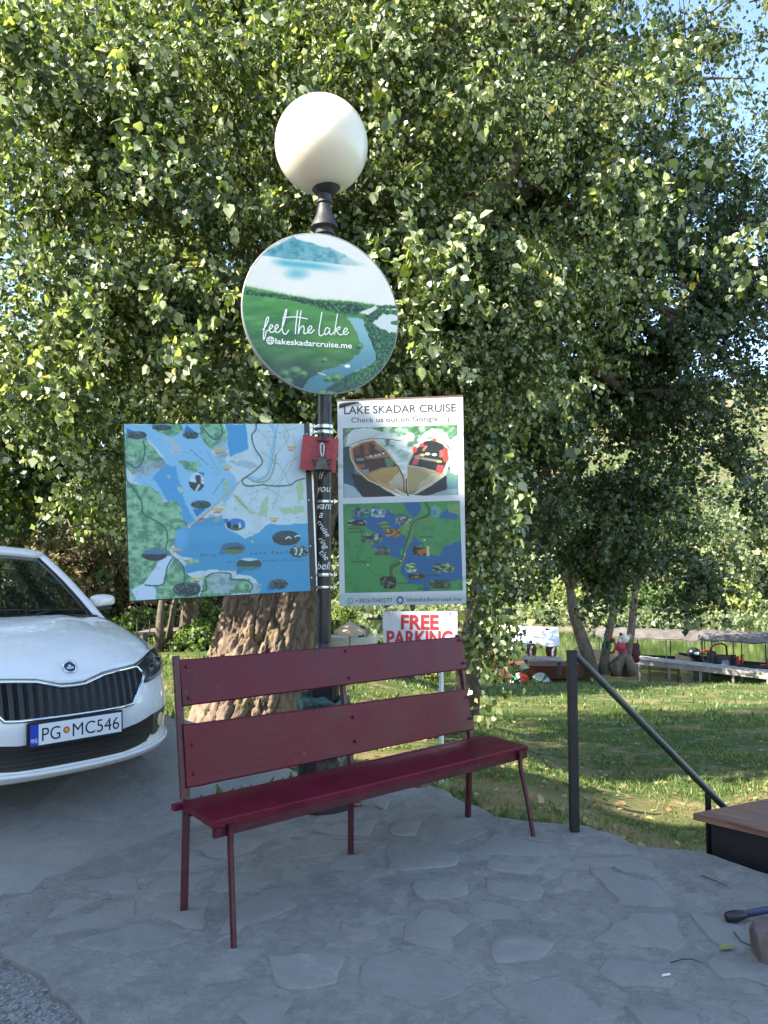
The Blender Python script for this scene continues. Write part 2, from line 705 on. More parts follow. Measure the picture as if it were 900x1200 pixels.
for v in bm.verts:
    v.co.z = road_z(v.co.x, v.co.y)
ext = bmesh.ops.extrude_edge_only(bm, edges=[e for e in bm.edges if e.is_boundary])
for v in [g for g in ext['geom'] if isinstance(g, bmesh.types.BMVert)]:
    v.co.z -= 0.35
bmesh.ops.recalc_face_normals(bm, faces=bm.faces)
o = MB().addbm(bm).build('road', ROAD_M)
o['kind'] = 'structure'

# worn asphalt in the near left corner
t = NT('asphalt')
co = t.coord('Object')
v = t.new('ShaderNodeTexVoronoi')
v.inputs['Scale'].default_value = 95
t.l.new(co, v.inputs['Vector'])
cc = t.ramp(v.outputs['Color'], [(0.2, (0.11, 0.105, 0.10)), (0.6, (0.24, 0.23, 0.215)), (0.95, (0.42, 0.40, 0.37))])
t.base(t.mix(t.ramp(t.noise(5, 4, 0.6, co), [(0.4, 0.0), (0.7, 0.5)]), cc, (0.27, 0.26, 0.245)), 0.95, 0.2)
t.bump(v.outputs['Distance'], 0.9, 0.012)
mb = MB()
mb.add([(-9, -8, -0.016), (3, -8, -0.016), (3, 2.2, -0.016), (-0.6, 3.4, -0.016), (-3.2, 3.4, -0.016), (-9, 1.5, -0.016)], [(0, 1, 2, 3, 4, 5)])
o = mb.build('asphalt', t.m)
o['kind'] = 'structure'

patio_poly = densify(PATIO_ROAD, 0.09, 0.035, False, 1) + densify(PATIO_EDGE, 0.07, 0.055, False, 2) + densify(PATIO_ASPH, 0.05, 0.022, False, 4)
patio = slab('terrace', patio_poly, 0.0, 0.6, MORTAR_M)


# flagstones let into the mortar: cells of a jittered Voronoi diagram, each its own stone
def flag_mat(name, c):
    t = NT(name)
    co = t.coord('Object')
    f1 = t.noise(3.5, 5, 0.65, co, 0.6)
    oi = t.new('ShaderNodeObjectInfo')
    vr = t.new('ShaderNodeVectorRotate', rotation_type='Z_AXIS')
    t.l.new(co, vr.inputs['Vector'])
    t.l.new(t.math('MULTIPLY', oi.outputs['Random'], 6.28), vr.inputs['Angle'])
    mpx = t.new('ShaderNodeMapping')
    mpx.inputs['Scale'].default_value = (1.0, 3.0, 1.0)
    t.l.new(vr.outputs[0], mpx.inputs['Vector'])
    st = t.noise(7, 6, 0.75, mpx.outputs[0], 2.5)
    f3 = t.noise(120, 3, 0.7, co)
    c = np.array(c)
    col = t.ramp(f1, [(0.3, tuple(c * 0.82)), (0.55, tuple(c)), (0.75, tuple(c * 1.18))])
    col = t.mix(0.4, col, t.ramp(st, [(0.3, tuple(c * 0.75)), (0.7, tuple(c * 1.2))]))
    fl = t.noise(22, 5, 0.75, co, 1.0)
    col = t.mix(0.45, col, t.ramp(fl, [(0.32, tuple(c * 0.62)), (0.5, tuple(c)), (0.7, tuple(c * 1.3))]))
    # mortar smeared over the stone
    col = t.mix(t.ramp(t.noise(6, 4, 0.7, co), [(0.36, 0.0), (0.50, 0.94)]), col, (0.250, 0.238, 0.217))
    t.base(col, 0.82, 0.3)
    p = t.bump(st, 0.7, 0.016)
    t.bump(f3, 0.35, 0.003, p)
    return t.m


FLAG_M = [flag_mat('flagstone_grey', (0.250, 0.239, 0.218)), flag_mat('flagstone_dark', (0.205, 0.199, 0.186)), flag_mat('flagstone_pale', (0.325, 0.311, 0.285)), flag_mat('flagstone_warm', (0.262, 0.241, 0.210))]


def clip_half(poly, p, n):
    out = []
    m = len(poly)
    for i in range(m):
        a, b = poly[i], poly[(i + 1) % m]
        da, db = (a - p).dot(n), (b - p).dot(n)
        if da <= 0: out.append(a)
        if da * db < 0: out.append(a + (b - a) * (da / (da - db)))
    return out


rs = random.Random(21)
seeds = []
for iy in range(24):
    for ix in range(30):
        sz = 0.30
        x = -3.2 + (ix + (0.5 if iy % 2 else 0) + rs.uniform(-0.42, 0.42)) * sz
        y = 0.9 + (iy + rs.uniform(-0.42, 0.42)) * sz * 0.85
        if rs.random() < 0.30: continue
        if inpoly(x, y, patio_poly): seeds.append(Vector((x, y)))
nfl = 0
for i, s in enumerate(seeds):
    if s.y < 1.7 and abs(s.x) > 2.2: continue
    cell = [s + Vector(q) for q in ((-0.42, -0.42), (0.42, -0.42), (0.42, 0.42), (-0.42, 0.42))]
    for q in seeds:
        if q is s or (q - s).length > 1.0: continue
        n = (q - s).normalized()
        cell = clip_half(cell, s + (q - s) * 0.5 - n * 0.014, n)
        if len(cell) < 3: break
    if len(cell) < 3: continue
    # the smooth strip along the road and the near-left apron carry fewer stones
    dist_left = (s.x + 1.487) * 0.66 + (s.y - 3.08) * 0.75
    if s.x < -0.55 and (s.x + 0.974) * -0.66 + (s.y - 2.611) * -0.75 > -0.33: continue
    if rs.random() < 0.22: continue
    c = sum(cell, Vector((0, 0))) / len(cell)
    k0 = rs.choice((0.62, 0.8, 0.92, 0.97))
    cell = [c + (p - c) * k0 * rs.uniform(0.82, 1.0) for p in cell]
    out = densify(cell, 0.06, 0.042, True, i + 11)
    if len(out) > 24: out = out[::2]
    ok = all(inpoly(p.x, p.y, patio_poly) for p in out)
    if not ok or len(out) < 5: continue
    up = rs.uniform(0.0015, 0.0060) if rs.random() < 0.8 else rs.uniform(0.006, 0.009)
    tx, ty = rs.uniform(-0.008, 0.008), rs.uniform(-0.008, 0.008)
    rings = [(1.0, -0.01), (0.985, up * 0.55), (0.93, up), (0.5, up + rs.uniform(0, 0.003))]
    vs, fs = [], []
    m = len(out)
    for (k, z) in rings:
        for p in out:
            q = c + (p - c) * k
            vs.append((q.x, q.y, z + (tx * (q.x - c.x) + ty * (q.y - c.y) + rs.uniform(-0.0022, 0.0022) if z > 0 else 0)))
    for a in range(3):
        for k in range(m):
            k2 = (k + 1) % m
            fs.append((a * m + k, a * m + k2, (a + 1) * m + k2, (a + 1) * m + k))
    fs.append(tuple(range(3 * m, 4 * m)))
    me = bpy.data.meshes.new('flagstone')
    me.from_pydata(vs, [], fs)
    bmx = bmesh.new()
    bmx.from_mesh(me)
    bmesh.ops.recalc_face_normals(bmx, faces=bmx.faces)
    for e in bmx.edges: e.smooth = True
    bmx.to_mesh(me)
    bmx.free()
    me.polygons.foreach_set('use_smooth', [True] * len(me.polygons))
    link('flagstone', me, rs.choices(FLAG_M, [5, 2.2, 1.6, 1.2])[0], patio)
    nfl += 1
print('flagstones', nfl)

# cracked lumps of concrete along the broken edge to the asphalt
mb = MB()
for i in range(110):
    k = rs.uniform(0, 1)
    a, b = Vector((-1.62, 3.10)), Vector((-0.70, 2.30))
    p = a + (b - a) * k + Vector((-0.6, -0.75)) * abs(rs.gauss(0, 0.07))
    s = rs.uniform(0.003, 0.009)
    mb.add([(p.x + s * a * rs.uniform(.6, 1.3), p.y + s * b_ * rs.uniform(.6, 1.3), -0.017 + s * c_ * rs.uniform(.6, 1.2)) for (a, b_, c_) in ((1, 0, 0), (-.4, .8, 0), (-.5, -.8, 0), (.3, .2, 1), (-.3, 0, .9))], [(0, 1, 3), (1, 4, 3), (1, 2, 4), (2, 0, 4), (0, 3, 4)])
o = mb.build('gravel', concrete_mat('loose_gravel', (0.27, 0.26, 0.25), 0.3, 20, 0.2, False))
tag(o, 'loose grey gravel along the broken concrete edge', 'gravel', None, 'stuff')


# grit and crumbs of mortar lying on the terrace and the road
mb = MB()
for i in range(420):
    y = 2.1 + 3.6 * rs.random()
    x = rs.uniform(-0.56, 0.5) * y
    if inpoly(x, y, patio_poly): z = 0.001
    elif inpoly(x, y, ROAD_OUT): z = road_z(x, y)
    else: continue
    s = rs.choice((0.002, 0.003, 0.003, 0.005, 0.007))
    mb.add([(x + s * a * rs.uniform(.6, 1.3), y + s * b_ * rs.uniform(.6, 1.3), z + s * c_ * rs.uniform(.6, 1.1)) for (a, b_, c_) in ((1, 0, 0), (-.4, .8, 0), (-.5, -.8, 0), (.3, .2, .8), (-.3, 0, .7))], [(0, 1, 3), (1, 4, 3), (1, 2, 4), (2, 0, 4), (0, 3, 4)])
o = mb.build('grit', simple('grit_mixed', (0.16, 0.14, 0.12), 0.9, 0.7, 3.0, 0))
tag(o, 'small grit and crumbs scattered over the paving', 'grit', None, 'stuff')


# ------------------------------------------------------------------ building added behind the camera, out of view, to shade the terrace
def house():
    wall_m = simple('render_wall', (0.55, 0.50, 0.42), 0.9, 0.08, 0.8, 0.2)
    h = thing('house', (-13, -2, 0), 'tall cream rendered house shading the terrace', 'house')
    y0, y1 = -10.0, -0.3
    x0, x1 = -34.0, -4.2
    rm = simple('roof_tiles', (0.36, 0.15, 0.08), 0.85, 0.25, 3, 0.4)
    # three blocks, heights stepped to shape the shadow edge, each with a flat tiled coping
    for (xa, xb, H) in ((-34.0, -12.6, 13.3), (-12.6, -9.6, 11.55), (-9.6, -4.2, 10.8)):
        mb = MB()
        mb.box(((xa + xb) / 2, (y0 + y1) / 2, H / 2 - 0.35), (xb - xa, y1 - y0, H + 0.5))
        mb.build('wall', wall_m, h)
        mb = MB()
        mb.box(((xa + xb) / 2, (y0 + y1) / 2, H - 0.05), (xb - xa - 0.004, y1 - y0 + 0.003, 0.098))
        mb.build('roof', rm, h)
    y1 = y1 + 0.001
    fm = simple('window_frame_white', (0.7, 0.7, 0.68), 0.5)
    gm = simple('window_glass_dark', (0.02, 0.025, 0.03), 0.08, 0.1)
    for fl in range(3):
        for i in range(9):
            x = x0 + 2 + i * 3.2
            z = 1.7 + fl * 3.2
            w = MB()
            for (dx, dz, sx, sz) in ((-0.52, 0, 0.08, 1.4), (0.52, 0, 0.08, 1.4), (0, 0.66, 0.96, 0.08), (0, -0.66, 0.96, 0.08)):
                w.box((x + dx, y1 + 0.03, z + dz), (sx, 0.08, sz))
            fo = w.build('window', fm, h)
            w = MB()
            w.box((x, y1 + 0.012, z), (0.96, 0.02, 1.24))
            w.build('pane', gm, fo)


house()

# ------------------------------------------------------------------ bench
BO = gnd(274, 1110)
BU = Vector((0.748, 0.664, 0)).normalized()
BV = Vector((-BU.y, BU.x, 0))
BM_ = Matrix((BU, BV, Vector((0, 0, 1)))).transposed().to_4x4()
BM_.translation = BO


def paint_wood(name, c):
    t = NT(name)
    co = t.coord('Object')
    rot = t.new('ShaderNodeMapping')
    rot.inputs['Rotation'].default_value = (0, 0, -math.atan2(BU.y, BU.x))
    t.l.new(co, rot.inputs['Vector'])
    sc = t.new('ShaderNodeMapping')
    sc.inputs['Scale'].default_value = (1.0, 14.0, 14.0)
    t.l.new(rot.outputs[0], sc.inputs['Vector'])
    gr = t.noise(3.5, 5, 0.6, sc.outputs[0], 1.0)
    f = t.noise(5, 4, 0.6, co)
    c = np.array(c)
    col = t.ramp(f, [(0.3, tuple(c * 0.82)), (0.7, tuple(c * 1.22))])
    col = t.mix(t.ramp(gr, [(0.62, 0.0), (0.74, 0.4)]), col, tuple(c * 0.6))
    # knots and worn spots
    k = t.new('ShaderNodeTexVoronoi')
    k.inputs['Scale'].default_value = 3.4
    t.l.new(rot.outputs[0], k.inputs['Vector'])
    col = t.mix(t.ramp(k.outputs['Distance'], [(0.035, 0.75), (0.06, 0.0)]), col, tuple(c * 0.35))
    # chipped and faded paint
    ch = t.noise(26, 6, 0.75, co, 1.5)
    ch2 = t.math('MULTIPLY', t.ramp(ch, [(0.63, 0.0), (0.655, 1.0)]), t.ramp(t.noise(2.2, 3, 0.6, co), [(0.48, 0.0), (0.6, 1.0)]))
    col = t.mix(ch2, col, (0.20, 0.12, 0.085))
    col = t.mix(t.ramp(t.noise(1.7, 4, 0.65, sc.outputs[0]), [(0.5, 0.0), (0.75, 0.25)]), col, tuple(c * np.array([1.3, 2.4, 1.8])))
    t.base(col, t.ramp(f, [(0.3, 0.30), (0.7, 0.48)]), 0.26)
    p = t.bump(gr, 0.15, 0.005)
    t.bump(t.noise(90, 3, 0.6, co), 0.12, 0.003, p)
    return t.m


def build_bench():
    WOOD = paint_wood('burgundy_painted_wood', (0.100, 0.0042, 0.0150))
    STEEL = simple('burgundy_painted_steel', (0.058, 0.0036, 0.0110), 0.42, 0.3, 14, 0.15)
    b = thing('park_bench', BO + BU * 0.93 + BV * 0.22, 'burgundy painted wooden park bench with thin steel legs', 'bench')

    def L(a, bb, z): return BM_ @ Vector((a, bb, z))

    def board(name, quad, thick, seed, n=26, mat=None):
        """quad: local corners left-bottom, right-bottom, right-top, left-top (front face); thick goes backwards/down"""
        r = random.Random(seed)
        q = [Vector(p) for p in quad]
        nrm = (q[1] - q[0]).cross(q[3] - q[0]).normalized()
        vs, fs = [], []
        be = 0.006
        H = ((q[3] - q[0]).length + (q[2] - q[1]).length) / 2
        rows = [(0.0, -thick), (0.0, -be), (be / H, 0.0), (0.35, 0.0), (0.65, 0), (1 - be / H, 0.0), (1.0, -be), (1.0, -thick)]
        for i in range(n + 1):
            s = i / n
            w0 = r.uniform(-1, 1) * 0.0012
            w1 = r.uniform(-1, 1) * 0.0012
            for (tt, d) in rows:
                p = (q[0] * (1 - s) + q[1] * s) * (1 - tt) + (q[3] * (1 - s) + q[2] * s) * tt
                e = 0
                if i == 0 or i == n: e = -be * 0.5 if d == 0 else 0
                up = (q[3] - q[0]).normalized()
                p = p + nrm * (d + e + 0.004 * math.sin(s * 3.1 + seed)) + up * (w0 if tt < 0.5 else w1)
                vs.append(BM_ @ p)
        m = len(rows)
        for i in range(n):
            for k in range(m - 1):
                fs.append((i * m + k, (i + 1) * m + k, (i + 1) * m + k + 1, i * m + k + 1))
            fs.append((i * m + m - 1, (i + 1) * m + m - 1, (i + 1) * m, i * m))
        fs.append(tuple(range(m - 1, -1, -1)))
        fs.append(tuple(n * m + k for k in range(m)))
        mb = MB()
        mb.add(vs, fs)
        return mb.build(name, mat or WOOD, b, angle=35)

    b1 = board('backrest_board', [(0.0, 0.455, 0.866), (1.868, 0.455, 0.862), (1.858, 0.497, 1.055), (0.0, 0.497, 1.068)], 0.024, 1)
    b2 = board('backrest_board', [(-0.004, 0.398, 0.523), (1.868, 0.398, 0.512), (1.838, 0.438, 0.748), (-0.006, 0.438, 0.790)], 0.024, 2)
    s1 = board('seat_board', [(-0.046, 0.095, 0.466), (1.960, 0.082, 0.460), (1.985, 0.386, 0.465), (-0.024, 0.404, 0.470)], 0.030, 3)
    s2 = board('seat_board', [(-0.056, 0.408, 0.467), (1.945, 0.390, 0.462), (1.945, 0.424, 0.462), (-0.056, 0.440, 0.467)], 0.030, 4)
    # apron under the front edge
    mb = MB()
    mb.bar(L(-0.040, 0.104, 0.416), L(1.950, 0.091, 0.410), 0.022, 0.038, bev=0.003)
    mb.build('seat_rail', STEEL, b)
    mb = MB()
    mb.bar(L(0.0, 0.40, 0.420), L(1.90, 0.385, 0.415), 0.025, 0.034, bev=0.003)
    mb.build('seat_rail', STEEL, b)
    # cross bearers
    for a in (0.02, 0.95, 1.845):
        mb = MB()
        mb.bar(L(a, 0.12, 0.424), L(a, 0.40, 0.424), 0.03, 0.018, bev=0.002)
        mb.build('seat_bearer', STEEL, b)
    # legs: round bar in front, square bar at the back running on as upright
    for (a0, b0, a1, b1_, r) in ((0.0, 0.0, 0.025, 0.078, 0.0125), (1.868, -0.02, 1.870, 0.066, 0.0125)):
        mb = MB()
        mb.tube([L(a0, b0, -0.004), L(a0 + (a1 - a0) * 0.3, b0 + (b1_ - b0) * 0.35, 0.15), L(a1, b1_, 0.36), L(a1, b1_, 0.445)], [r, r, r * 1.05, r * 1.1], 10)
        mb.build('leg', STEEL, b, angle=40)
    for (a0, b0, a1, b1_, a2, b2_, zt) in ((0.0, 0.414, 0.012, 0.432, 0.0, 0.535, 1.082), (0.958, 0.453, 0.945, 0.437, 0.935, 0.525, 1.0), (1.842, 0.44, 1.862, 0.437, 1.852, 0.524, 1.065)):
        mb = MB()
        mb.bar(L(a0, b0, -0.004), L(a1, b1_, 0.45), 0.032, 0.026, bev=0.003)
        mb.build('leg', STEEL, b)
        mb = MB()
        mb.bar(L(a1, b1_ - 0.001, 0.448), L(a2, b2_, zt), 0.030, 0.024, bev=0.003)
        mb.build('backrest_upright', STEEL, b)
    # left upright shows beside the boards as a flat iron
    mb = MB()
    mb.bar(L(-0.016, 0.405, 0.48), L(-0.018, 0.500, 1.084), 0.030, 0.012, upv=tuple(BV), bev=0.002)
    mb.build('edge_strap', STEEL, b)

    def bolt(parent, a, bb, z):
        mb = MB()
        c = L(a, bb, z)
        M = Matrix.Translation(c) @ (BV * -1).to_track_quat('Z', 'Y').to_matrix().to_4x4()
        mb.lathe([(0.0085, -0.004), (0.0085, 0.0015), (0.006, 0.005), (0.001, 0.0062)], 10, M=M)
        mb.build('bolt', STEEL, parent, smooth=True)

    for a in (0.03, 0.95, 1.84):
        for (z, bb) in ((0.90, 0.4615), (1.035, 0.4905)):
            bolt(b1, a, bb - 0.003, z)
        for (z, bb) in ((0.58, 0.4065), (0.70, 0.4265)):
            bolt(b2, a, bb - 0.003, z)


build_bench()

# ------------------------------------------------------------------ lamp post
PY = 4.86
PX = at(380, 600, PY).x
BLACK = simple('black_enamel', (0.016, 0.016, 0.018), 0.38, 0.4, 6, 0.12)
IRON = simple('cast_iron_dark', (0.030, 0.030, 0.031), 0.55, 0.35, 12, 0.3)
STEELM = simple('clamp_steel', (0.55, 0.56, 0.57), 0.28, 0.15, 20, 0.1, metal=1.0)


def build_lamp():
    o = thing('street_lamp', (PX, PY, 0), 'black street lamp post with white globe on top', 'street lamp')

    def z_of(py): return at(380, py, PY).z

    def fl(r, z, an): return r * (1 + 0.045 * math.cos(an * 14)) if 0.30 < z < 0.86 else r

    mb = MB()
    mb.lathe([(0.175, 0.0), (0.175, 0.05), (0.160, 0.06), (0.155, 0.29), (0.150, 0.31), (0.128, 0.36), (0.105, 0.42), (0.096, 0.45), (0.092, 0.84), (0.098, 0.86), (0.098, 0.885), (0.075, 0.93), (0.055, 0.97), (0.047, 1.0)], 56, (PX, PY, 0), rfun=fl)
    base = mb.build('base', BLACK, o, angle=50)
    zt = z_of(272)
    mb = MB()
    mb.lathe([(0.046, 0.98), (0.0455, 2.2), (0.044, zt)], 28, (PX, PY, 0))
    mb.build('pole', BLACK, o, angle=50)
    # neck and cup below the globe
    za, zb = z_of(270), z_of(216)
    h = zb - za
    prof = [(0.060, -0.03), (0.060, 0.0), (0.088, 0.015), (0.086, 0.03), (0.072, 0.06), (0.052, 0.11), (0.045, 0.15), (0.043, 0.17), (0.053, 0.178), (0.053, 0.192), (0.043, 0.20), (0.044, 0.235), (0.062, 0.245), (0.088, h - 0.035), (0.110, h - 0.012), (0.112, h + 0.005), (0.100, h + 0.010), (0.06, h + 0.0)]
    mb = MB()
    mb.lathe(prof, 28, (PX - 0.008, PY, za))
    mb.build('neck', IRON, o, angle=40)
    # opal globe
    t = NT('opal_globe')
    co = t.coord('Object')
    t.base(t.ramp(t.noise(2.2, 4, 0.6, co), [(0.3, (0.80, 0.74, 0.62)), (0.7, (0.84, 0.80, 0.70))]), 0.22, 0.5)
    t.b.inputs['Subsurface Weight'].default_value = 0.7
    t.b.inputs['Subsurface Radius'].default_value = (0.30, 0.22, 0.14)
    t.b.inputs['Subsurface Scale'].default_value = 0.7
    gc = at(376.8, 170.5, PY)
    rad = 54.3 / 900 * PY * 1.035
    mb = MB()
    mb.ellipsoid(tuple(gc), (rad, rad, rad * 1.02), 48, 32)
    mb.build('globe', t.m, o, smooth=True)
    # lettering running down the pole
    WHITE = simple('white_vinyl', (0.78, 0.78, 0.76), 0.5, 0.05)
    rp = 0.0472

    def wrap(s, px, py, hpx, ang=0.0):
        V, Fs = text_geo(s, 0.28, 0.0, 1.0)
        c0 = V.mean(0)
        sc = hpx / 900 * PY / 0.72
        P = (V - np.array([(V[:, 0].min() + V[:, 0].max()) / 2, 0.25])) * sc
        ca, sa = math.cos(R(ang)), math.sin(R(ang))
        P = P @ np.array([[ca, sa], [-sa, ca]])
        cx = (px - 380) / 900 * PY
        zc = z_of(py)
        vs = []
        for x, y in P:
            a = (x + cx) / rp
            a = max(-1.45, min(1.45, a))
            vs.append((PX + rp * math.sin(a), PY - rp * math.cos(a), zc + y))
        m = MB()
        m.add(vs, Fs)
        m.build('lettering', WHITE, o)

    for (s, px, py, h, an) in (('If', 377, 559, 9, 0), ('you', 379, 574, 9, 0), ('want', 380, 594, 9, 0), ('a', 376.5, 604, 9, -5), ('cruise', 379.5, 620, 6.6, -55), ('ring', 379.5, 637, 6.8, -55), ('the', 380.5, 651, 7.2, -48), ('bell', 380.5, 664, 9, 0)):
        wrap(s, px, py, h, an)
    # hose clamps
    for (py, r2, hh) in ((500.5, 0.0545, 0.022), (507, 0.0545, 0.022), (588, 0.050, 0.016), (673.5, 0.051, 0.020), (688, 0.052, 0.016)):
        mb = MB()
        z = z_of(py)
        mb.lathe([(0.046, z - hh / 2), (r2, z - hh / 2), (r2 + 0.001, z), (r2, z + hh / 2), (0.046, z + hh / 2)], 24, (PX, PY, 0), cap=False)
        k = 1 if py > 520 else -1
        mb.bar((PX + k * 0.045, PY - 0.028, z), (PX + k * 0.085, PY - 0.028, z), 0.012, 0.010)
        mb.lathe([(0.008, -0.012), (0.008, 0.012)], 8, (PX + k * 0.066, PY - 0.034, z))
        mb.build('hose_clamp', STEELM, o, angle=40)
    return o


build_lamp()


# ------------------------------------------------------------------ printed signs
class Sign:
    """a panel given by the four places of its corners; printing is laid out in the measures of the print (u to the right, v down)"""

    def __init__(self, uv, pts, thick, name, label, cat, panel_mat, gap=0.0005):
        self.uv = uv          # TL, TR, BR, BL in print measures
        self.p = [Vector(q) for q in pts]
        self.n = (self.p[1] - self.p[0]).cross(self.p[3] - self.p[0]).normalized()   # away from viewer if v down
        if self.n.y > 0: self.n = -self.n
        c = sum(self.p, Vector()) / 4
        self.root = thing(name, (c.x, c.y, min(q.z for q in self.p)), label, cat)
        if panel_mat is not None:
            f = [q - self.n * gap for q in self.p]
            bk = [q - self.n * (thick + gap) for q in self.p]
            mb = MB()
            mb.add(f + bk, [(3, 2, 1, 0), (4, 5, 6, 7), (0, 1, 5, 4), (1, 2, 6, 5), (2, 3, 7, 6), (3, 0, 4, 7)])
            self.panel = mb.build('panel', panel_mat, self.root)

    def st(self, u, v):
        """inverse of the bilinear map from (s,t) to print measures"""
        a, b, c, d = [np.array(q, float) for q in self.uv]
        u = np.asarray(u, float)
        v = np.asarray(v, float)
        s = np.full(u.shape, 0.5)
        t = np.full(u.shape, 0.5)
        for _ in range(8):
            x = a[0] * (1 - s) * (1 - t) + b[0] * s * (1 - t) + c[0] * s * t + d[0] * (1 - s) * t - u
            y = a[1] * (1 - s) * (1 - t) + b[1] * s * (1 - t) + c[1] * s * t + d[1] * (1 - s) * t - v
            xs = (b[0] - a[0]) * (1 - t) + (c[0] - d[0]) * t
            xt = (d[0] - a[0]) * (1 - s) + (c[0] - b[0]) * s
            ys = (b[1] - a[1]) * (1 - t) + (c[1] - d[1]) * t
            yt = (d[1] - a[1]) * (1 - s) + (c[1] - b[1]) * s
            det = xs * yt - xt * ys
            s = s - (x * yt - xt * y) / det
            t = t - (xs * y - x * ys) / det
        return s, t

    def P(self, u, v, off=0.0):
        s, t = self.st(u, v)
        p = [np.array(q) for q in self.p]
        s = s[..., None]
        t = t[..., None]
        return p[0] * (1 - s) * (1 - t) + p[1] * s * (1 - t) + p[2] * s * t + p[3] * (1 - s) * t + np.array(self.n) * off

    def print_grid(self, name, quad, nu, nv, paint, mat, off=0.0012, keep=None, parent=None):
        """quad TL,TR,BR,BL in print measures; paint(U,V)->sRGB"""
        s, t = np.meshgrid(np.linspace(0, 1, nu), np.linspace(0, 1, nv))
        q = np.array(quad, float)
        U = q[0, 0] * (1 - s) * (1 - t) + q[1, 0] * s * (1 - t) + q[2, 0] * s * t + q[3, 0] * (1 - s) * t
        V = q[0, 1] * (1 - s) * (1 - t) + q[1, 1] * s * (1 - t) + q[2, 1] * s * t + q[3, 1] * (1 - s) * t
        cols = paint(U, V)
        Pt = self.P(U, V, off).reshape(-1, 3)
        i, j = np.meshgrid(np.arange(nu - 1), np.arange(nv - 1))
        a = (j * nu + i).ravel()
        F_ = np.stack([a, a + nu, a + nu + 1, a + 1], 1)
        if keep is not None:
            F_ = F_[keep(U, V).ravel()[F_].all(1)]
        me = np_mesh(name, Pt, F_)
        set_cols(me, np.clip(cols.reshape(-1, 3), 0.0, 0.9))
        return link(name, me, mat, parent or self.root)

    def text(self, s, u0, u1, vbase, h, mat, slope=0.0, off=0.0022, shear=0.0, bold=0.0, name='lettering', vb1=None):
        V, Fs = text_geo(s, shear, bold)
        x0, x1 = V[:, 0].min(), V[:, 0].max()
        U = u0 + (V[:, 0] - x0) / (x1 - x0) * (u1 - u0)
        k = h / 0.72
        Vv = vbase - V[:, 1] * k + (vb1 * (U - u0) / (u1 - u0) if vb1 is not None else 0)
        Pt = self.P(U, Vv, off)
        mb = MB()
        mb.add([tuple(p) for p in Pt], Fs)
        return mb.build(name, mat, self.root)

    def stroke(self, pts, w, mat, off=0.0024, name='lettering'):
        """lettering drawn with a pen of width w along smooth lines"""
        mb = MB()
        for line in pts:
            line = smooth_line(line, 6)
            L_ = np.array(line)
            d = np.gradient(L_, axis=0)
            d /= np.linalg.norm(d, axis=1)[:, None] + 1e-9
            nn = np.stack([-d[:, 1], d[:, 0]], 1) * w / 2
            A = self.P(L_[:, 0] + nn[:, 0], L_[:, 1] + nn[:, 1], off)
            B = self.P(L_[:, 0] - nn[:, 0], L_[:, 1] - nn[:, 1], off)
            k = len(L_)
            mb.add([tuple(p) for p in A] + [tuple(p) for p in B], [(i, i + 1, k + i + 1, k + i) for i in range(k - 1)])
        return mb.build(name, mat, self.root)


def smooth_line(p, k):
    p = [np.array(q, float) for q in p]
    out = []
    n = len(p)
    for i in range(n - 1):
        a, b, c, d = p[max(i - 1, 0)], p[i], p[i + 1], p[min(i + 2, n - 1)]
        for j in range(k):
            t = j / k
            out.append(0.5 * ((2 * b) + (-a + c) * t + (2 * a - 5 * b + 4 * c - d) * t * t + (-a + 3 * b - 3 * c + d) * t ** 3))
    out.append(p[-1])
    return out


_lat = np.random.default_rng(3).random((256, 256))


def vnoise(x, y):
    xi = np.floor(x).astype(int)
    yi = np.floor(y).astype(int)
    fx = x - xi
    fy = y - yi
    fx = fx * fx * (3 - 2 * fx)
    fy = fy * fy * (3 - 2 * fy)
    g = lambda a, b: _lat[a % 256, b % 256]
    return (g(xi, yi) * (1 - fx) + g(xi + 1, yi) * fx) * (1 - fy) + (g(xi, yi + 1) * (1 - fx) + g(xi + 1, yi + 1) * fx) * fy


def fbm(x, y, o=4):
    s = 0
    a = 0.5
    for i in range(o):
        s = s + a * vnoise(x * 2 ** i + 17 * i, y * 2 ** i + 5 * i)
        a *= 0.5
    return s / (1 - 0.5 ** o)


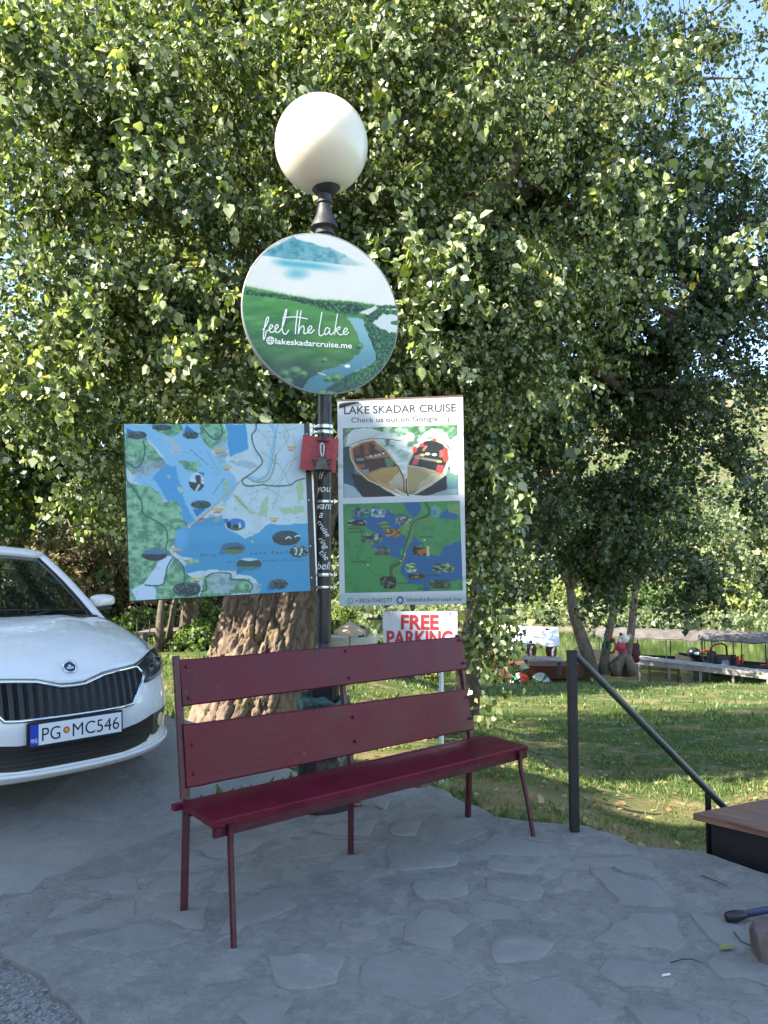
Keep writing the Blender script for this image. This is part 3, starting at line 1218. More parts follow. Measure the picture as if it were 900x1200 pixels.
class Painter:
    """flat print: areas, ovals and lines of ink"""

    def __init__(self, U, V, bg):
        self.U, self.V = U, V
        self.c = np.ones(U.shape + (3,)) * np.array(bg, float)

    def over(self, m, col):
        m = np.clip(m, 0, 1)[..., None]
        self.c = self.c * (1 - m) + np.asarray(col, float) * m

    def poly(self, pts, col, wob_=0.0, sc=30.0, alpha=1.0, soft=0):
        U, V = self.U, self.V
        if wob_:
            U = U + (fbm(self.U / sc, self.V / sc, 3) - 0.5) * 2 * wob_
            V = V + (fbm(self.U / sc + 31, self.V / sc + 7, 3) - 0.5) * 2 * wob_
        self.over(inpoly_np(U, V, pts) * alpha, col)

    def ell(self, cx, cy, rx, ry, col, alpha=1.0, ang=0.0, soft=0.0):
        ca, sa = math.cos(R(ang)), math.sin(R(ang))
        x = (self.U - cx) * ca + (self.V - cy) * sa
        y = -(self.U - cx) * sa + (self.V - cy) * ca
        d = np.sqrt((x / rx) ** 2 + (y / ry) ** 2)
        m = (d < 1) if soft <= 0 else np.clip((1 + soft - d) / (2 * soft), 0, 1)
        self.over(m * alpha, col)
        return d < 1

    def line(self, pts, w, col, alpha=1.0, sm=True):
        if sm and len(pts) > 2: pts = smooth_line(pts, 4)
        D = np.full(self.U.shape, 1e9)
        for (a, b) in zip(pts[:-1], pts[1:]):
            ax, ay, bx, by = a[0], a[1], b[0], b[1]
            dx, dy = bx - ax, by - ay
            t = np.clip(((self.U - ax) * dx + (self.V - ay) * dy) / (dx * dx + dy * dy + 1e-9), 0, 1)
            D = np.minimum(D, (self.U - ax - t * dx) ** 2 + (self.V - ay - t * dy) ** 2)
        self.over(np.clip(1.0 - (np.sqrt(D) - w / 2) / max(w * 0.35, 1.0), 0, 1) * alpha, col)

    def tint(self, f):
        self.c = self.c * f[..., None]
        return self

    def out(self, gain, tint=(1, 1, 1)):
        return s2l(np.clip(self.c, 0, 255)) * gain * np.array(tint)


def proj(p):
    d = Vector(p) - Vector((0, 0, CAMZ))
    k = d.dot(_f)
    return 450 + FPX * d.dot(_r) / k, 600 - FPX * d.dot(_u) / k


INK = simple('print_ink_dark', (0.030, 0.034, 0.038), 0.5, 0.05, bump=0)
INKW = simple('print_ink_white', (0.80, 0.80, 0.80), 0.45, 0.03, bump=0)
INKB = simple('print_ink_navy', (0.035, 0.07, 0.13), 0.5, 0.05, bump=0)
INKR = simple('print_ink_red', (0.50, 0.035, 0.045), 0.5, 0.06, bump=0)
ALU = simple('sign_aluminium', (0.60, 0.61, 0.62), 0.35, 0.1, 15, 0.05, metal=0.6)


# ---- round sign
def disc_sign():
    Y = 4.785
    c = at(378.5, 367.5, Y)
    psi = R(21)
    e1 = Vector((math.cos(psi), math.sin(psi), 0))
    e2 = Vector((0.0, -0.02, 1)).normalized()
    RD = 0.518
    pts = [c - e1 * RD + e2 * RD, c + e1 * RD + e2 * RD, c + e1 * RD - e2 * RD, c - e1 * RD - e2 * RD]
    uv = [((x - 280) * 4.615, (y - 265) * 4.615) for (x, y) in map(proj, pts)]
    S = Sign(uv, pts, 0.02, 'round_sign', 'round lake sign with a printed green river view below the globe', 'sign', None)
    n = S.n
    M = Matrix((e1, -e1.cross(-n).normalized(), n)).transposed().to_4x4()
    M = Matrix((e1, n.cross(e1), n)).transposed().to_4x4()
    M.translation = c
    mb = MB()
    mb.lathe([(RD - 0.004, -0.022), (RD, -0.019), (RD, -0.004), (RD - 0.004, 0.0), (RD - 0.012, 0.0)], 96, M=M)
    mb.build('panel', simple('sign_panel_white', (0.25, 0.25, 0.25), 0.4, 0.05), S.root, angle=40)
    for dz in (-0.25, 0.25):
        mb = MB()
        mb.bar(c - n * 0.030 + e2 * dz - e1 * 0.05, c - n * 0.030 + e2 * dz + e1 * 0.10, 0.03, 0.02)
        mb.lathe([(0.046, dz - 0.012), (0.052, dz - 0.012), (0.052, dz + 0.012), (0.046, dz + 0.012)], 20, (PX, PY, c.z), cap=False)
        mb.build('bracket', STEELM, S.root)

    def paint(U, V):
        p = Painter(U, V, (226, 222, 224))
        nz = fbm(U / 60, V / 40)
        # mountain
        mt = np.interp(U, [100, 150, 280, 330, 400, 480, 560, 640, 760], [165, 120, 52, 78, 92, 118, 150, 190, 215])
        below = np.interp(U, [100, 250, 420, 560, 700], [158, 180, 196, 214, 222])
        m = np.clip((V - mt - 14 * (nz - 0.5) * 2) / 10, 0, 1) * np.clip((below - V) / 6, 0, 1) * np.clip((700 - U) / 260, 0, 1)
        p.over(m * (0.75 + 0.4 * (fbm(U / 25, V / 25) - 0.5)), (62, 140, 160))
        p.over(m * np.clip((fbm(U / 30, V / 18) - 0.5) * 4, 0, 0.5), (40, 105, 130))
        # turquoise water
        w = np.exp(-((V - below - 22) / 20) ** 2) * np.clip((U - 150) / 80, 0, 1) * np.clip((590 - U) / 200, 0, 1)
        p.over(w * 0.9, (70, 165, 185))
        p.ell(300, 258, 55, 26, (75, 165, 185), 0.7, 0, 0.6)
        # fields
        top = np.interp(U, [20, 60, 180, 300, 400, 520, 620, 720, 780, 870], [318, 328, 352, 378, 392, 398, 408, 422, 452, 462]) + 10 * (fbm(U / 14, V / 200) - 0.5)
        land = np.clip((V - top) / 4, 0, 1)
        g = fbm(U / 90 + V / 300, V / 25)
        gm = np.clip((V - 380) / 450, 0, 1)
        base = np.stack([46 + 60 * g - 22 * gm, 108 + 62 * g - 52 * gm, 52 + 34 * g - 4 * gm], -1)
        p.c = p.c * (1 - land[..., None]) + base * land[..., None]
        lm = np.exp(-(((U - 520) / 160) ** 2 + ((V - 600) / 110) ** 2))
        p.over(land * lm * 0.6, (95, 150, 60))
        # far haze over the field edge
        p.over(np.exp(-((V - top) / 9) ** 2) * 0.4, (190, 205, 160))
        # tree belt
        belt = np.interp(U, [20, 60, 180, 300, 400, 520, 620, 690], [352, 362, 378, 396, 420, 440, 452, 440])
        wd = np.interp(U, [20, 180, 400, 520, 620, 700], [22, 16, 24, 46, 48, 16])
        bm_ = np.clip(1 - np.abs(V - belt) / wd + 0.7 * (fbm(U / 11, V / 11) - 0.45), 0, 1)
        bm_ = np.clip(bm_ * 3 - 0.7, 0, 1)
        tx = fbm(U / 8, V / 7)
        p.over(bm_, (28, 66, 52))
        p.over(bm_ * np.clip((tx - 0.5) * 5, 0, 1), (90, 135, 85))
        p.over(bm_ * np.clip((0.42 - tx) * 6, 0, 1), (14, 38, 34))
        # right woods
        rw = inpoly_np(U + 14 * (fbm(U / 20, V / 20) - 0.5), V + 14 * (fbm(U / 20 + 9, V / 20) - 0.5), [(655, 490), (740, 455), (900, 455), (900, 960), (560, 960), (480, 900), (560, 830), (720, 740), (735, 690), (690, 610), (668, 560)])
        p.over(rw * 1.0, (38, 82, 62))
        p.over(rw * np.clip((tx - 0.5) * 5, 0, 1), (85, 130, 80))
        p.over(rw * np.clip((0.43 - tx) * 6, 0, 1), (18, 44, 44))
        p.poly([(715, 520), (770, 480), (830, 478), (880, 500), (880, 580), (830, 580), (760, 555)], (196, 206, 214), 10, 18)
        p.ell(850, 525, 35, 12, (60, 105, 75))
        # dark foreground
        p.over(np.clip((V - 690 - 0.25 * np.abs(U - 300)) / 160, 0, 1) * 0.75 * (1 - rw * 0.4), (26, 52, 62))
        # river
        riv = [(570, 492), (660, 505), (672, 560), (700, 620), (732, 690), (728, 735), (640, 775), (560, 810), (470, 870), (400, 915), (330, 890), (360, 825), (440, 785), (560, 745), (640, 690), (655, 650), (620, 570), (590, 520)]
        p.poly(riv, (132, 172, 190), 6, 15)
        m = inpoly_np(U, V, riv)
        p.over(m * np.clip((V - 560) / 260, 0, 1) * 0.9, (58, 112, 132))
        p.poly([(640, 470), (735, 430), (740, 445), (690, 480)], (205, 210, 210), 4, 12)
        # bushes near the bottom
        for (x, y, r) in ((235, 800, 32), (290, 785, 36), (330, 800, 26), (445, 725, 20), (465, 825, 24), (512, 820, 32), (430, 905, 30), (475, 910, 26), (640, 650, 22), (250, 840, 30)):
            p.ell(x, y, r, r * 0.8, (70, 112, 78), 1, 0, 0.2)
            p.ell(x + r * 0.2, y - r * 0.25, r * 0.55, r * 0.35, (120, 155, 110), 0.8, 0, 0.6)
            p.ell(x - r * 0.3, y + r * 0.4, r * 0.6, r * 0.3, (24, 52, 48), 0.7, 0, 0.5)
        p.line([(410, 792), (450, 805)], 5, (210, 220, 220), 0.7)
        p.ell(572, 757, 16, 9, (225, 230, 230), 1, 0, 0.2)
        return p.out(0.92, (1.0, 1.02, 0.95))

    cen = ((uv[0][0] + uv[2][0]) / 2, (uv[0][1] + uv[2][1]) / 2)

    def keep(U, V):
        s, tt = S.st(U, V)
        return ((s - 0.5) ** 2 + (tt - 0.5) ** 2) < (0.4935) ** 2

    S.print_grid('print', uv, 230, 230, paint, print_mat('print_round_sign', 0.30), 0.0010, keep)
    fl = [[(120, 562), (135, 545), (151, 505), (147, 493), (138, 510), (128, 560), (124, 600), (126, 615), (133, 600), (140, 570), (155, 562), (172, 545), (165, 535), (155, 550), (158, 572), (172, 575), (188, 560), (200, 545), (195, 533), (184, 548), (188, 572), (203, 574), (225, 540), (243, 470), (243, 450), (233, 480), (222, 540), (225, 575), (240, 585), (256, 562)],
          [(222, 497), (290, 492), (355, 503)], [(302, 455), (297, 500), (292, 550), (290, 585)],
          [(320, 458), (312, 520), (305, 585), (315, 555), (330, 540), (337, 555), (335, 580), (348, 580), (365, 565), (378, 550), (370, 540), (358, 555), (360, 575), (375, 578), (391, 560)],
          [(432, 465), (425, 510), (417, 555), (418, 588), (432, 592), (450, 575)],
          [(472, 555), (458, 550), (447, 570), (452, 588), (468, 575), (475, 555), (474, 580), (484, 588), (499, 572)],
          [(517, 475), (508, 530), (500, 590), (508, 560), (530, 545), (528, 558), (512, 568), (530, 588), (545, 585), (560, 572), (572, 560), (562, 552), (550, 568), (553, 585), (568, 585), (580, 572)]]
    S.stroke(fl, 5.2, INKW)
    S.text('lakeskadarcruise.me', 186, 597, 638, 31, INKW, vb1=24, bold=0.012)
    ic = [[(160 + 19 * math.cos(a), 620 + 20 * math.sin(a)) for a in np.linspace(0, 2 * math.pi, 20)], [(160 + 8 * math.cos(a), 620 + 20 * math.sin(a)) for a in np.linspace(0, 2 * math.pi, 16)],
          [(141, 620), (160, 620.5), (179, 621)], [(144, 609), (160, 610), (176, 610)], [(144, 631), (160, 632), (176, 632)]]
    S.stroke(ic, 4.0, INKW)


disc_sign()


# ---- map board
def map_sign():
    px = [(143.4, 496.6), (364.5, 497), (370.5, 692), (151.3, 705.7)]
    Ys = [4.60, 4.84, 4.84, 4.60]
    pts = [at(x, y, Y) for (x, y), Y in zip(px, Ys)]
    uv = [((x - 140) * 3.75, (y - 480) * 3.75) for (x, y) in px]
    S = Sign(uv, pts, 0.022, 'map_board', 'large blue and green map board of the lake left of the lamp post', 'sign', simple('map_panel_edge', (0.03, 0.032, 0.035), 0.5, 0.2), 0.008)

    WH, LK, PL, GR, DG = (168, 184, 205), (50, 128, 178), (116, 166, 208), (96, 146, 118), (48, 92, 88)

    def paint(U, V):
        p = Painter(U, V, WH)
        n1 = fbm(U / 40, V / 40)
        n2 = fbm(U / 14, V / 14)
        # hatch of roads in the plain
        p.over(np.clip((n1 - 0.5) * 3, 0, 0.35), (150, 165, 180))
        # channel and lake
        p.poly([(12, 60), (130, 66), (340, 62), (372, 140), (400, 205), (450, 215), (480, 280), (520, 330), (345, 485), (258, 520), (240, 470), (255, 430), (190, 400), (110, 345), (50, 310), (90, 275), (185, 262), (190, 210), (120, 130), (30, 95)], PL, 9)
        p.poly([(190, 240), (240, 255), (262, 340), (300, 460), (330, 500), (255, 522), (240, 470), (255, 430), (195, 390), (170, 345), (140, 300)], (62, 135, 195), 10)
        p.poly([(225, 560), (255, 515), (300, 525), (345, 482), (440, 470), (452, 520), (505, 548), (545, 570), (600, 545), (640, 510), (840, 500), (845, 810), (560, 815), (600, 765), (572, 735), (480, 715), (400, 705), (285, 722), (262, 700), (280, 690), (335, 668), (240, 640), (232, 600)], LK, 7)
        p.over(inpoly_np(U, V, [(225, 520), (840, 500), (845, 815), (225, 815)]) * np.clip((600 - V) / 120, 0, 0.35) * np.clip((np.abs(p.c[..., 2] - 178) < 3), 0, 1), (80, 150, 205))
        p.ell(260, 570, 30, 55, (90, 150, 205), 0.7, 0, 0.5)
        p.poly([(455, 64), (548, 64), (556, 175), (505, 195), (474, 210)], (55, 132, 192), 4)
        p.poly([(440, 340), (500, 300), (480, 370), (446, 430)], (110, 160, 200), 10)
        # green land
        for q in ([(12, 90), (60, 120), (110, 120), (122, 150), (185, 215), (192, 245), (120, 275), (50, 285), (20, 240)], [(130, 64), (260, 62), (275, 95), (215, 120), (160, 98)], [(338, 62), (445, 62), (470, 110), (440, 165), (390, 180), (345, 110)],
                  [(250, 226), (335, 230), (347, 244), (325, 275), (292, 278), (268, 250)], [(35, 318), (75, 335), (130, 340), (180, 380), (192, 412), (240, 395), (256, 430), (268, 480), (292, 512), (242, 540), (232, 600), (205, 620), (262, 680), (285, 722), (345, 770), (340, 840), (40, 850), (20, 500)],
                  [(270, 665), (330, 660), (340, 675), (290, 690)], [(360, 735), (400, 722), (470, 745), (560, 745), (575, 800), (480, 815), (345, 830)]):
            p.poly(q, GR, 8, 28)
        land = (np.abs(p.c[..., 1] - 146) < 2) & (np.abs(p.c[..., 0] - 96) < 2)
        rel = fbm(U / 22, V / 17)
        p.over(land * np.clip((rel - 0.5) * 5, 0, 0.55), DG)
        p.over(land * np.clip((0.45 - rel) * 5, 0, 0.5), (142, 180, 150))
        p.over(land * np.clip((n2 - 0.62) * 5, 0, 0.5), (160, 178, 185))
        # grey hills
        for q in ([(60, 240), (185, 220), (195, 250), (130, 290), (60, 295)], [(385, 725), (480, 718), (510, 770), (470, 810), (400, 800), (375, 760)], [(530, 745), (620, 770), (610, 805), (560, 812), (575, 770)], [(400, 165), (455, 120), (470, 200), (430, 240)], [(470, 230), (560, 225), (610, 250), (540, 262)]):
            p.poly(q, (138, 156, 176), 12, 20, 0.85)
            p.over(inpoly_np(U, V, q) * np.clip((rel - 0.5) * 5, 0, 0.5), (92, 112, 128))
        # yellow-green patches in the plain
        for q in ([(480, 365), (520, 390), (560, 440), (610, 470), (570, 465), (500, 400)], [(690, 440), (800, 425), (812, 455), (720, 462)], [(620, 400), (650, 380), (640, 470), (600, 470)], [(770, 330), (800, 300), (808, 400), (780, 410)], [(445, 320), (480, 300), (455, 380)]):
            p.poly(q, (142, 165, 130), 9, 14, 0.8)
        p.poly([(175, 125), (225, 120), (262, 165), (258, 195), (205, 200), (225, 165)], (150, 165, 190), 8, 14)
        p.ell(208, 297, 8, 6, (140, 170, 140))
        p.ell(258, 355, 16, 10, (150, 170, 170), 1, 50)
        # pale lagoon
        p.poly([(52, 795), (105, 765), (140, 715), (165, 672), (205, 642), (234, 655), (215, 690), (190, 738), (184, 770), (150, 776), (158, 842), (75, 840)], (172, 188, 218), 4, 20)
        # rivers and roads
        p.line([(655, 62), (675, 100), (668, 170), (655, 240), (640, 290), (600, 310), (560, 295)], 12, (120, 165, 205), 0.9)
        p.line([(690, 62), (680, 120), (660, 250), (630, 300), (585, 318)], 3, (130, 135, 120), 0.9)
        for q in ([(710, 62), (740, 120), (690, 190), (665, 240)], [(780, 80), (720, 100), (735, 160)], [(800, 200), (740, 235), (700, 300), (650, 340)], [(590, 80), (640, 130), (660, 190)], [(620, 190), (700, 250), (740, 330)], [(560, 380), (640, 350), (720, 400)], [(760, 110), (770, 200), (730, 280), (690, 330)], [(540, 330), (600, 360), (560, 420)],
                  [(700, 320), (690, 380), (660, 450)], [(480, 240), (440, 260), (425, 290)], [(370, 180), (400, 230), (420, 270)]):
            p.line(q, 1.6, (110, 128, 140), 0.8)
        p.line([(290, 518), (345, 480), (420, 415), (500, 340), (545, 300), (585, 320), (640, 315), (668, 270), (680, 200)], 6, (128, 134, 128))
        p.line([(290, 518), (420, 415), (545, 300)], 2, (175, 170, 140))
        # border of the park
        for q in ([(592, 60), (590, 90), (572, 115), (585, 170), (620, 228), (590, 268), (545, 300), (530, 318), (545, 338), (600, 336), (625, 332), (650, 338), (740, 336), (775, 315), (812, 305)], [(346, 62), (375, 105), (410, 132), (440, 110), (434, 62)], [(100, 140), (108, 180), (95, 235), (70, 258), (40, 240), (28, 235), (30, 310), (60, 350), (95, 410), (100, 460), (150, 490), (195, 525), (205, 575), (195, 615), (210, 640)],
                  [(230, 650), (205, 690), (195, 740), (185, 768), (150, 776), (110, 772)], [(235, 655), (270, 690), (278, 740), (272, 765)], [(350, 800), (372, 790), (368, 745), (400, 722), (475, 722), (480, 748), (540, 750), (575, 775), (560, 805)]):
            p.line(q, 4.5, (34, 78, 74))
        for q in ([(300, 175), (380, 245)], [(400, 375), (450, 305)], [(500, 385), (550, 440)]):
            p.line(q, 1.8, (50, 70, 95), 0.8)
        # blue callout flags behind the oval pictures
        for q in ([(30, 82), (88, 106), (30, 130)], [(285, 68), (325, 100), (270, 108)], [(310, 440), (370, 440), (330, 475)], [(442, 482), (470, 482), (462, 515)], [(440, 600), (425, 640), (460, 640)], [(506, 690), (506, 730), (545, 705)], [(640, 770), (640, 800), (680, 795)], [(300, 770), (330, 755), (345, 790)], [(205, 620), (190, 640), (210, 645)], [(330, 275), (362, 280), (360, 300)]):
            p.poly(q, (28, 98, 170))
        # oval pictures
        ov = [(74, 113, 42, 18), (180, 79, 43, 14), (304, 113, 35, 18), (330, 321, 34, 41), (348, 421, 44, 19), (148, 641, 54, 26), (287, 791, 60, 32), (502, 508, 42, 27), (490, 613, 55, 27), (560, 682, 56, 28), (728, 567, 64, 33), (785, 625, 45, 26), (690, 768, 44, 23)]
        for i, (x, y, a, b) in enumerate(ov):
            inn = p.ell(x, y, a, b, (30, 52, 66))
            p.over(inn * np.clip((y - V) / b + 0.1, 0, 0.9), [(52, 82, 92), (40, 84, 112), (36, 66, 74)][i % 3])
            tx = fbm(U / 7 + i * 9, V / 6)
            p.over(inn * np.clip((tx - 0.55) * 5, 0, 0.75), [(96, 120, 116), (60, 96, 80), (150, 165, 170)][i % 3])
            p.over(inn * np.clip((0.42 - tx) * 6, 0, 0.8), (14, 24, 34))
        inn = p.ell(330, 321, 34, 41, (165, 185, 215))
        p.over(inn * (V > 325 + 0.2 * (U - 330)), (28, 40, 50))
        p.poly([(322, 292), (346, 290), (348, 335), (330, 340)], (34, 48, 56))
        p.line([(340, 335), (328, 358)], 7, (170, 185, 200))
        inn = p.ell(502, 508, 42, 27, (36, 104, 180))
        p.over(inn * (V > 520), (52, 78, 60))
        p.ell(470, 510, 9, 15, (16, 22, 26))
        p.poly([(488, 520), (490, 510), (510, 506), (520, 508), (521, 524)], (24, 28, 32))
        p.poly([(512, 508), (520, 496), (526, 522), (514, 524)], (170, 180, 195))
        inn = p.ell(490, 613, 55, 27, (44, 88, 128))
        p.over(inn * (V > 617), (74, 104, 82))
        p.poly([(455, 617), (480, 606), (510, 602), (535, 612), (530, 618)], (40, 58, 58))
        inn = p.ell(560, 682, 56, 28, (34, 60, 74))
        p.over(inn * (V < 668 - 0.15 * np.abs(U - 560)), (160, 180, 205))
        p.over(inn * (V > 692), (44, 108, 120))
        inn = p.ell(728, 567, 64, 33, (28, 58, 80))
        p.over(inn * (V > 566), (32, 48, 50))
        for q in ([(726, 570), (738, 562), (748, 568)], [(768, 562), (778, 556), (788, 558)], [(660 + 110, 640), (775, 620), (770, 610)], [(790, 640), (800, 620), (795, 612)]):
            p.line(q, 4, (190, 200, 210))
        inn = p.ell(148, 641, 54, 26, (18, 40, 56))
        p.over(inn * (V < 638), (54, 104, 140))
        # little place names
        r = random.Random(5)
        for _ in range(150):
            u, v = r.uniform(30, 800), r.uniform(75, 820)
            w = r.uniform(4, 16)
            p.line([(u, v), (u + w, v)], 1.6, (60, 82, 104), 0.55, False)
        for (u, v) in ((405, 182), (445, 255), (735, 168), (398, 443), (655, 482), (222, 617), (315, 745), (410, 442)):
            p.line([(u, v), (u + 34, v)], 7, (178, 158, 84), 1, False)
            p.line([(u + 6, v + 11), (u + 26, v + 11)], 4, (186, 64, 72), 1, False)
        for (x, y) in ((348, 487), (395, 470), (425, 480), (415, 490)):
            p.ell(x, y, 14, 7, (140, 140, 150), 0.8)
        p.line([(340, 488), (360, 482)], 6, (186, 60, 66), 1, False)
        p.ell(575, 583, 5, 4, (190, 180, 90))
        p.ell(497, 716, 6, 6, (180, 180, 80))
        return p.out(1.25, (1.0, 1.04, 0.90))

    S.print_grid('print', [(20, 64), (812, 62), (838, 796), (46, 840)], 300, 280, paint, print_mat('print_map', 0.30), 0.0012)
    S.text('N a c i', 343, 415, 647, 13, INKB, shear=0.3, bold=-0.005)
    S.text('p a r k   S k a d', 562, 735, 640, 13, INKB, shear=0.3, vb1=-6, bold=-0.005)
    S.text('N a', 460, 500, 676, 10, INKB, shear=0.3, bold=-0.005)
    S.text('p a r k   S k a d a r', 622, 812, 671, 10, INKB, shear=0.3, vb1=-6, bold=-0.005)
    # dark strip with rivets along the right edge
    mb = MB()
    q = [(809, 61), (833, 61), (866, 796), (838, 797)]
    q = [np.array(a, float) for a in q]
    A = S.P(np.array([a[0] for a in q]), np.array([a[1] for a in q]), 0.0026)
    B = S.P(np.array([a[0] for a in q]), np.array([a[1] for a in q]), -0.004)
    mb.add([tuple(p) for p in A] + [tuple(p) for p in B], [(3, 2, 1, 0), (0, 1, 5, 4), (1, 2, 6, 5), (2, 3, 7, 6), (3, 0, 4, 7)])
    mb.build('edge_strip', BLACK, S.root)
    for (u, v) in ((822, 108), (831, 401), (838, 602), (843, 739)):
        c = Vector(S.P(np.array([float(u)]), np.array([float(v)]), 0.0024)[0])
        M = Matrix.Translation(c) @ S.n.to_track_quat('Z', 'Y').to_matrix().to_4x4()
        mb = MB()
        mb.lathe([(0.0055, 0), (0.005, 0.002), (0.002, 0.0035)], 10, M=M)
        mb.build('rivet', simple('rivet_white', (0.7, 0.72, 0.74), 0.4), S.root, smooth=True)
    # aluminium edge and brackets to the post
    mb = MB()
    q = [(834, 61), (843, 62), (872, 795), (866, 796)]
    A = S.P(np.array([a[0] for a in q], float), np.array([a[1] for a in q], float), 0.0030)
    B = S.P(np.array([a[0] for a in q], float), np.array([a[1] for a in q], float), -0.024)
    mb.add([tuple(p) for p in A] + [tuple(p) for p in B], [(3, 2, 1, 0), (0, 1, 5, 4), (1, 2, 6, 5), (2, 3, 7, 6), (3, 0, 4, 7)])
    mb.build('edge_profile', ALU, S.root)


map_sign()


# ---- poster board
def poster_sign():
    px = [(395.3, 469.8), (542.5, 464.4), (546.5, 707.2), (398, 710.6)]
    Ys = [4.80, 4.74, 4.74, 4.80]
    pts = [at(x, y, Y) for (x, y), Y in zip(px, Ys)]
    uv = [((x - 380) * 4.4444, (y - 450) * 4.4444) for (x, y) in px]
    wm = print_mat('poster_paper', 0.4)
    S = Sign(uv, pts, 0.02, 'poster_board', 'white cruise poster board with two boats and a green map right of the post', 'sign', simple('poster_panel_edge', (0.05, 0.045, 0.045), 0.5, 0.2))

    def paper(U, V):
        p = Painter(U, V, (232, 232, 232))
        for v in np.arange(160, 1150, 107):
            p.line([(715, v), (742, v - 2)], 2.0, (150, 155, 160), 0.8, False)
            p.line([(66, v + 60), (98, v + 58)], 2.0, (160, 165, 170), 0.6, False)
        p.over((V > 1100) * 1.0, (190, 202, 206))
        p.over(((V > 590) & (V < 1101)) * 0.5, (205, 212, 216))
        return p.out(0.75)

    S.print_grid('paper', [(68, 88), (722, 64), (740, 1143), (80, 1158)], 40, 60, paper, wm, 0.0010)

    def boats(U, V):
        p = Painter(U, V, (120, 160, 140))
        n = fbm(U / 30, V / 22)
        # water, bright glare in the middle, green reflections above
        gl = np.clip(np.exp(-((U - 410) / 110) ** 2) * 1.5 * np.clip((V - 250) / 40, 0, 1), 0, 1)
        p.over(np.clip((290 - V) / 60, 0, 1), (92, 150, 92))
        p.over((U < 160) * np.clip((V - 240) / 60, 0, 1) * 0.9, (38, 66, 70))
        p.over(np.clip((V - 420) / 90, 0, 1) * (U < 300), (40, 88, 112))
        p.over(np.clip((V - 480) / 80, 0, 1) * (U > 560), (70, 132, 158))
        p.over(gl * np.clip(n * 1.6, 0.4, 1), (240, 242, 240))
        p.over(np.clip((n - 0.5) * 5, 0, 0.6) * (V < 330), (225, 232, 225))
        p.over(np.clip((0.42 - n) * 6, 0, 0.6) * (V < 330), (50, 92, 60))
        p.poly([(655, 300), (700, 260), (700, 480), (660, 470)], (225, 232, 232), 6, 12)
        p.poly([(140, 470), (190, 480), (380, 590), (200, 592), (160, 530)], (24, 26, 34), 4, 18)
        p.poly([(440, 580), (640, 480), (640, 555), (560, 590)], (28, 34, 44), 4, 18)
        p.poly([(96, 520), (150, 535), (205, 597), (96, 598)], (170, 190, 196), 3, 18)
        p.poly([(520, 592), (620, 560), (700, 548), (700, 592)], (150, 172, 176), 3, 18)
        # left boat
        lb = [(135, 340), (190, 305), (255, 292), (320, 340), (380, 420), (425, 500), (440, 584), (400, 582), (320, 545), (230, 505), (170, 450), (140, 390)]
        p.poly(lb, (172, 132, 84))
        p.line(lb + [lb[0]], 5, (215, 200, 160), 1, False)
        p.poly([(150, 350), (195, 318), (250, 304), (310, 350), (385, 432), (300, 440), (215, 472), (160, 410)], (70, 40, 30))
        for q, c in (([(205, 310), (235, 306), (238, 370), (212, 375)], (140, 70, 46)), ([(212, 380), (330, 372), (338, 385), (220, 396)], (168, 120, 76)), ([(150, 340), (185, 325), (188, 372), (160, 375)], (110, 62, 40)), ([(270, 320), (305, 345), (300, 360), (262, 340)], (150, 110, 70)),
                     ([(165, 392), (205, 388), (210, 402), (170, 406)], (110, 135, 150)), ([(175, 425), (212, 420), (216, 440), (186, 446)], (150, 80, 80)), ([(198, 452), (232, 446), (236, 468), (212, 474)], (120, 140, 165)), ([(315, 395), (350, 388), (368, 425), (330, 440)], (96, 130, 110)), ([(248, 300), (268, 300), (266, 318), (250, 318)], (190, 60, 40))):
            p.poly(q, c, 2, 10)
        for (x, y) in ((270, 376), (290, 372), (245, 380), (310, 366)):
            p.ell(x, y, 8, 6, (190, 205, 200))
        p.poly([(235, 478), (300, 448), (388, 434), (425, 500), (438, 582), (400, 580), (300, 535)], (196, 158, 96))
        p.poly([(330, 520), (400, 460), (425, 500), (438, 582), (400, 580)], (222, 218, 205), 8, 16, 0.8)
        for k in range(10):
            p.line([(245 + 15 * k, 482 - 4 * k), (425 + k, 574)], 1.4, (110, 80, 50), 0.7, False)
        p.line([(385, 430), (415, 500), (418, 555)], 5, (120, 60, 40))
        # left awning
        p.poly([(118, 330), (122, 270), (150, 240), (205, 232), (265, 238), (330, 262), (395, 298), (330, 292), (255, 290), (190, 305), (140, 330)], (222, 226, 222), 3, 10)
        for k in range(12):
            p.line([(125 + 9 * k, 325 - 3 * k), (165 + 15 * k, 238 + 1.5 * k)], 1.4, (165, 172, 168), 0.7, False)
        p.line([(118, 330), (190, 300), (255, 288), (330, 290), (398, 300)], 3, (90, 98, 96))
        # right boat
        rb = [(432, 430), (440, 390), (470, 330), (520, 295), (570, 288), (625, 310), (655, 355), (652, 420), (630, 478), (560, 530), (480, 575), (438, 582), (430, 500)]
        p.poly(rb, (205, 200, 178))
        p.line(rb + [rb[0]], 4, (235, 236, 228), 1, False)
        p.poly([(440, 425), (478, 345), (525, 302), (570, 296), (618, 318), (645, 360), (638, 415), (615, 468), (520, 440)], (40, 46, 46))
        for q, c in (([(455, 425), (475, 375), (505, 372), (485, 428)], (205, 90, 96)), ([(510, 350), (530, 322), (540, 326), (520, 356)], (215, 120, 120)), ([(578, 465), (590, 425), (625, 430), (614, 470)], (205, 80, 86)), ([(600, 350), (630, 345), (628, 385), (602, 388)], (205, 100, 100)), ([(470, 380), (600, 400), (600, 412), (470, 390)], (150, 150, 130))):
            p.poly(q, c, 2, 10)
        for (x, y, a, b) in ((474, 346, 12, 16), (510, 322, 11, 10), (632, 350, 13, 16), (634, 390, 15, 22), (575, 295, 11, 8)):
            p.ell(x, y, a, b, (226, 78, 58), 1, 0, 0.2)
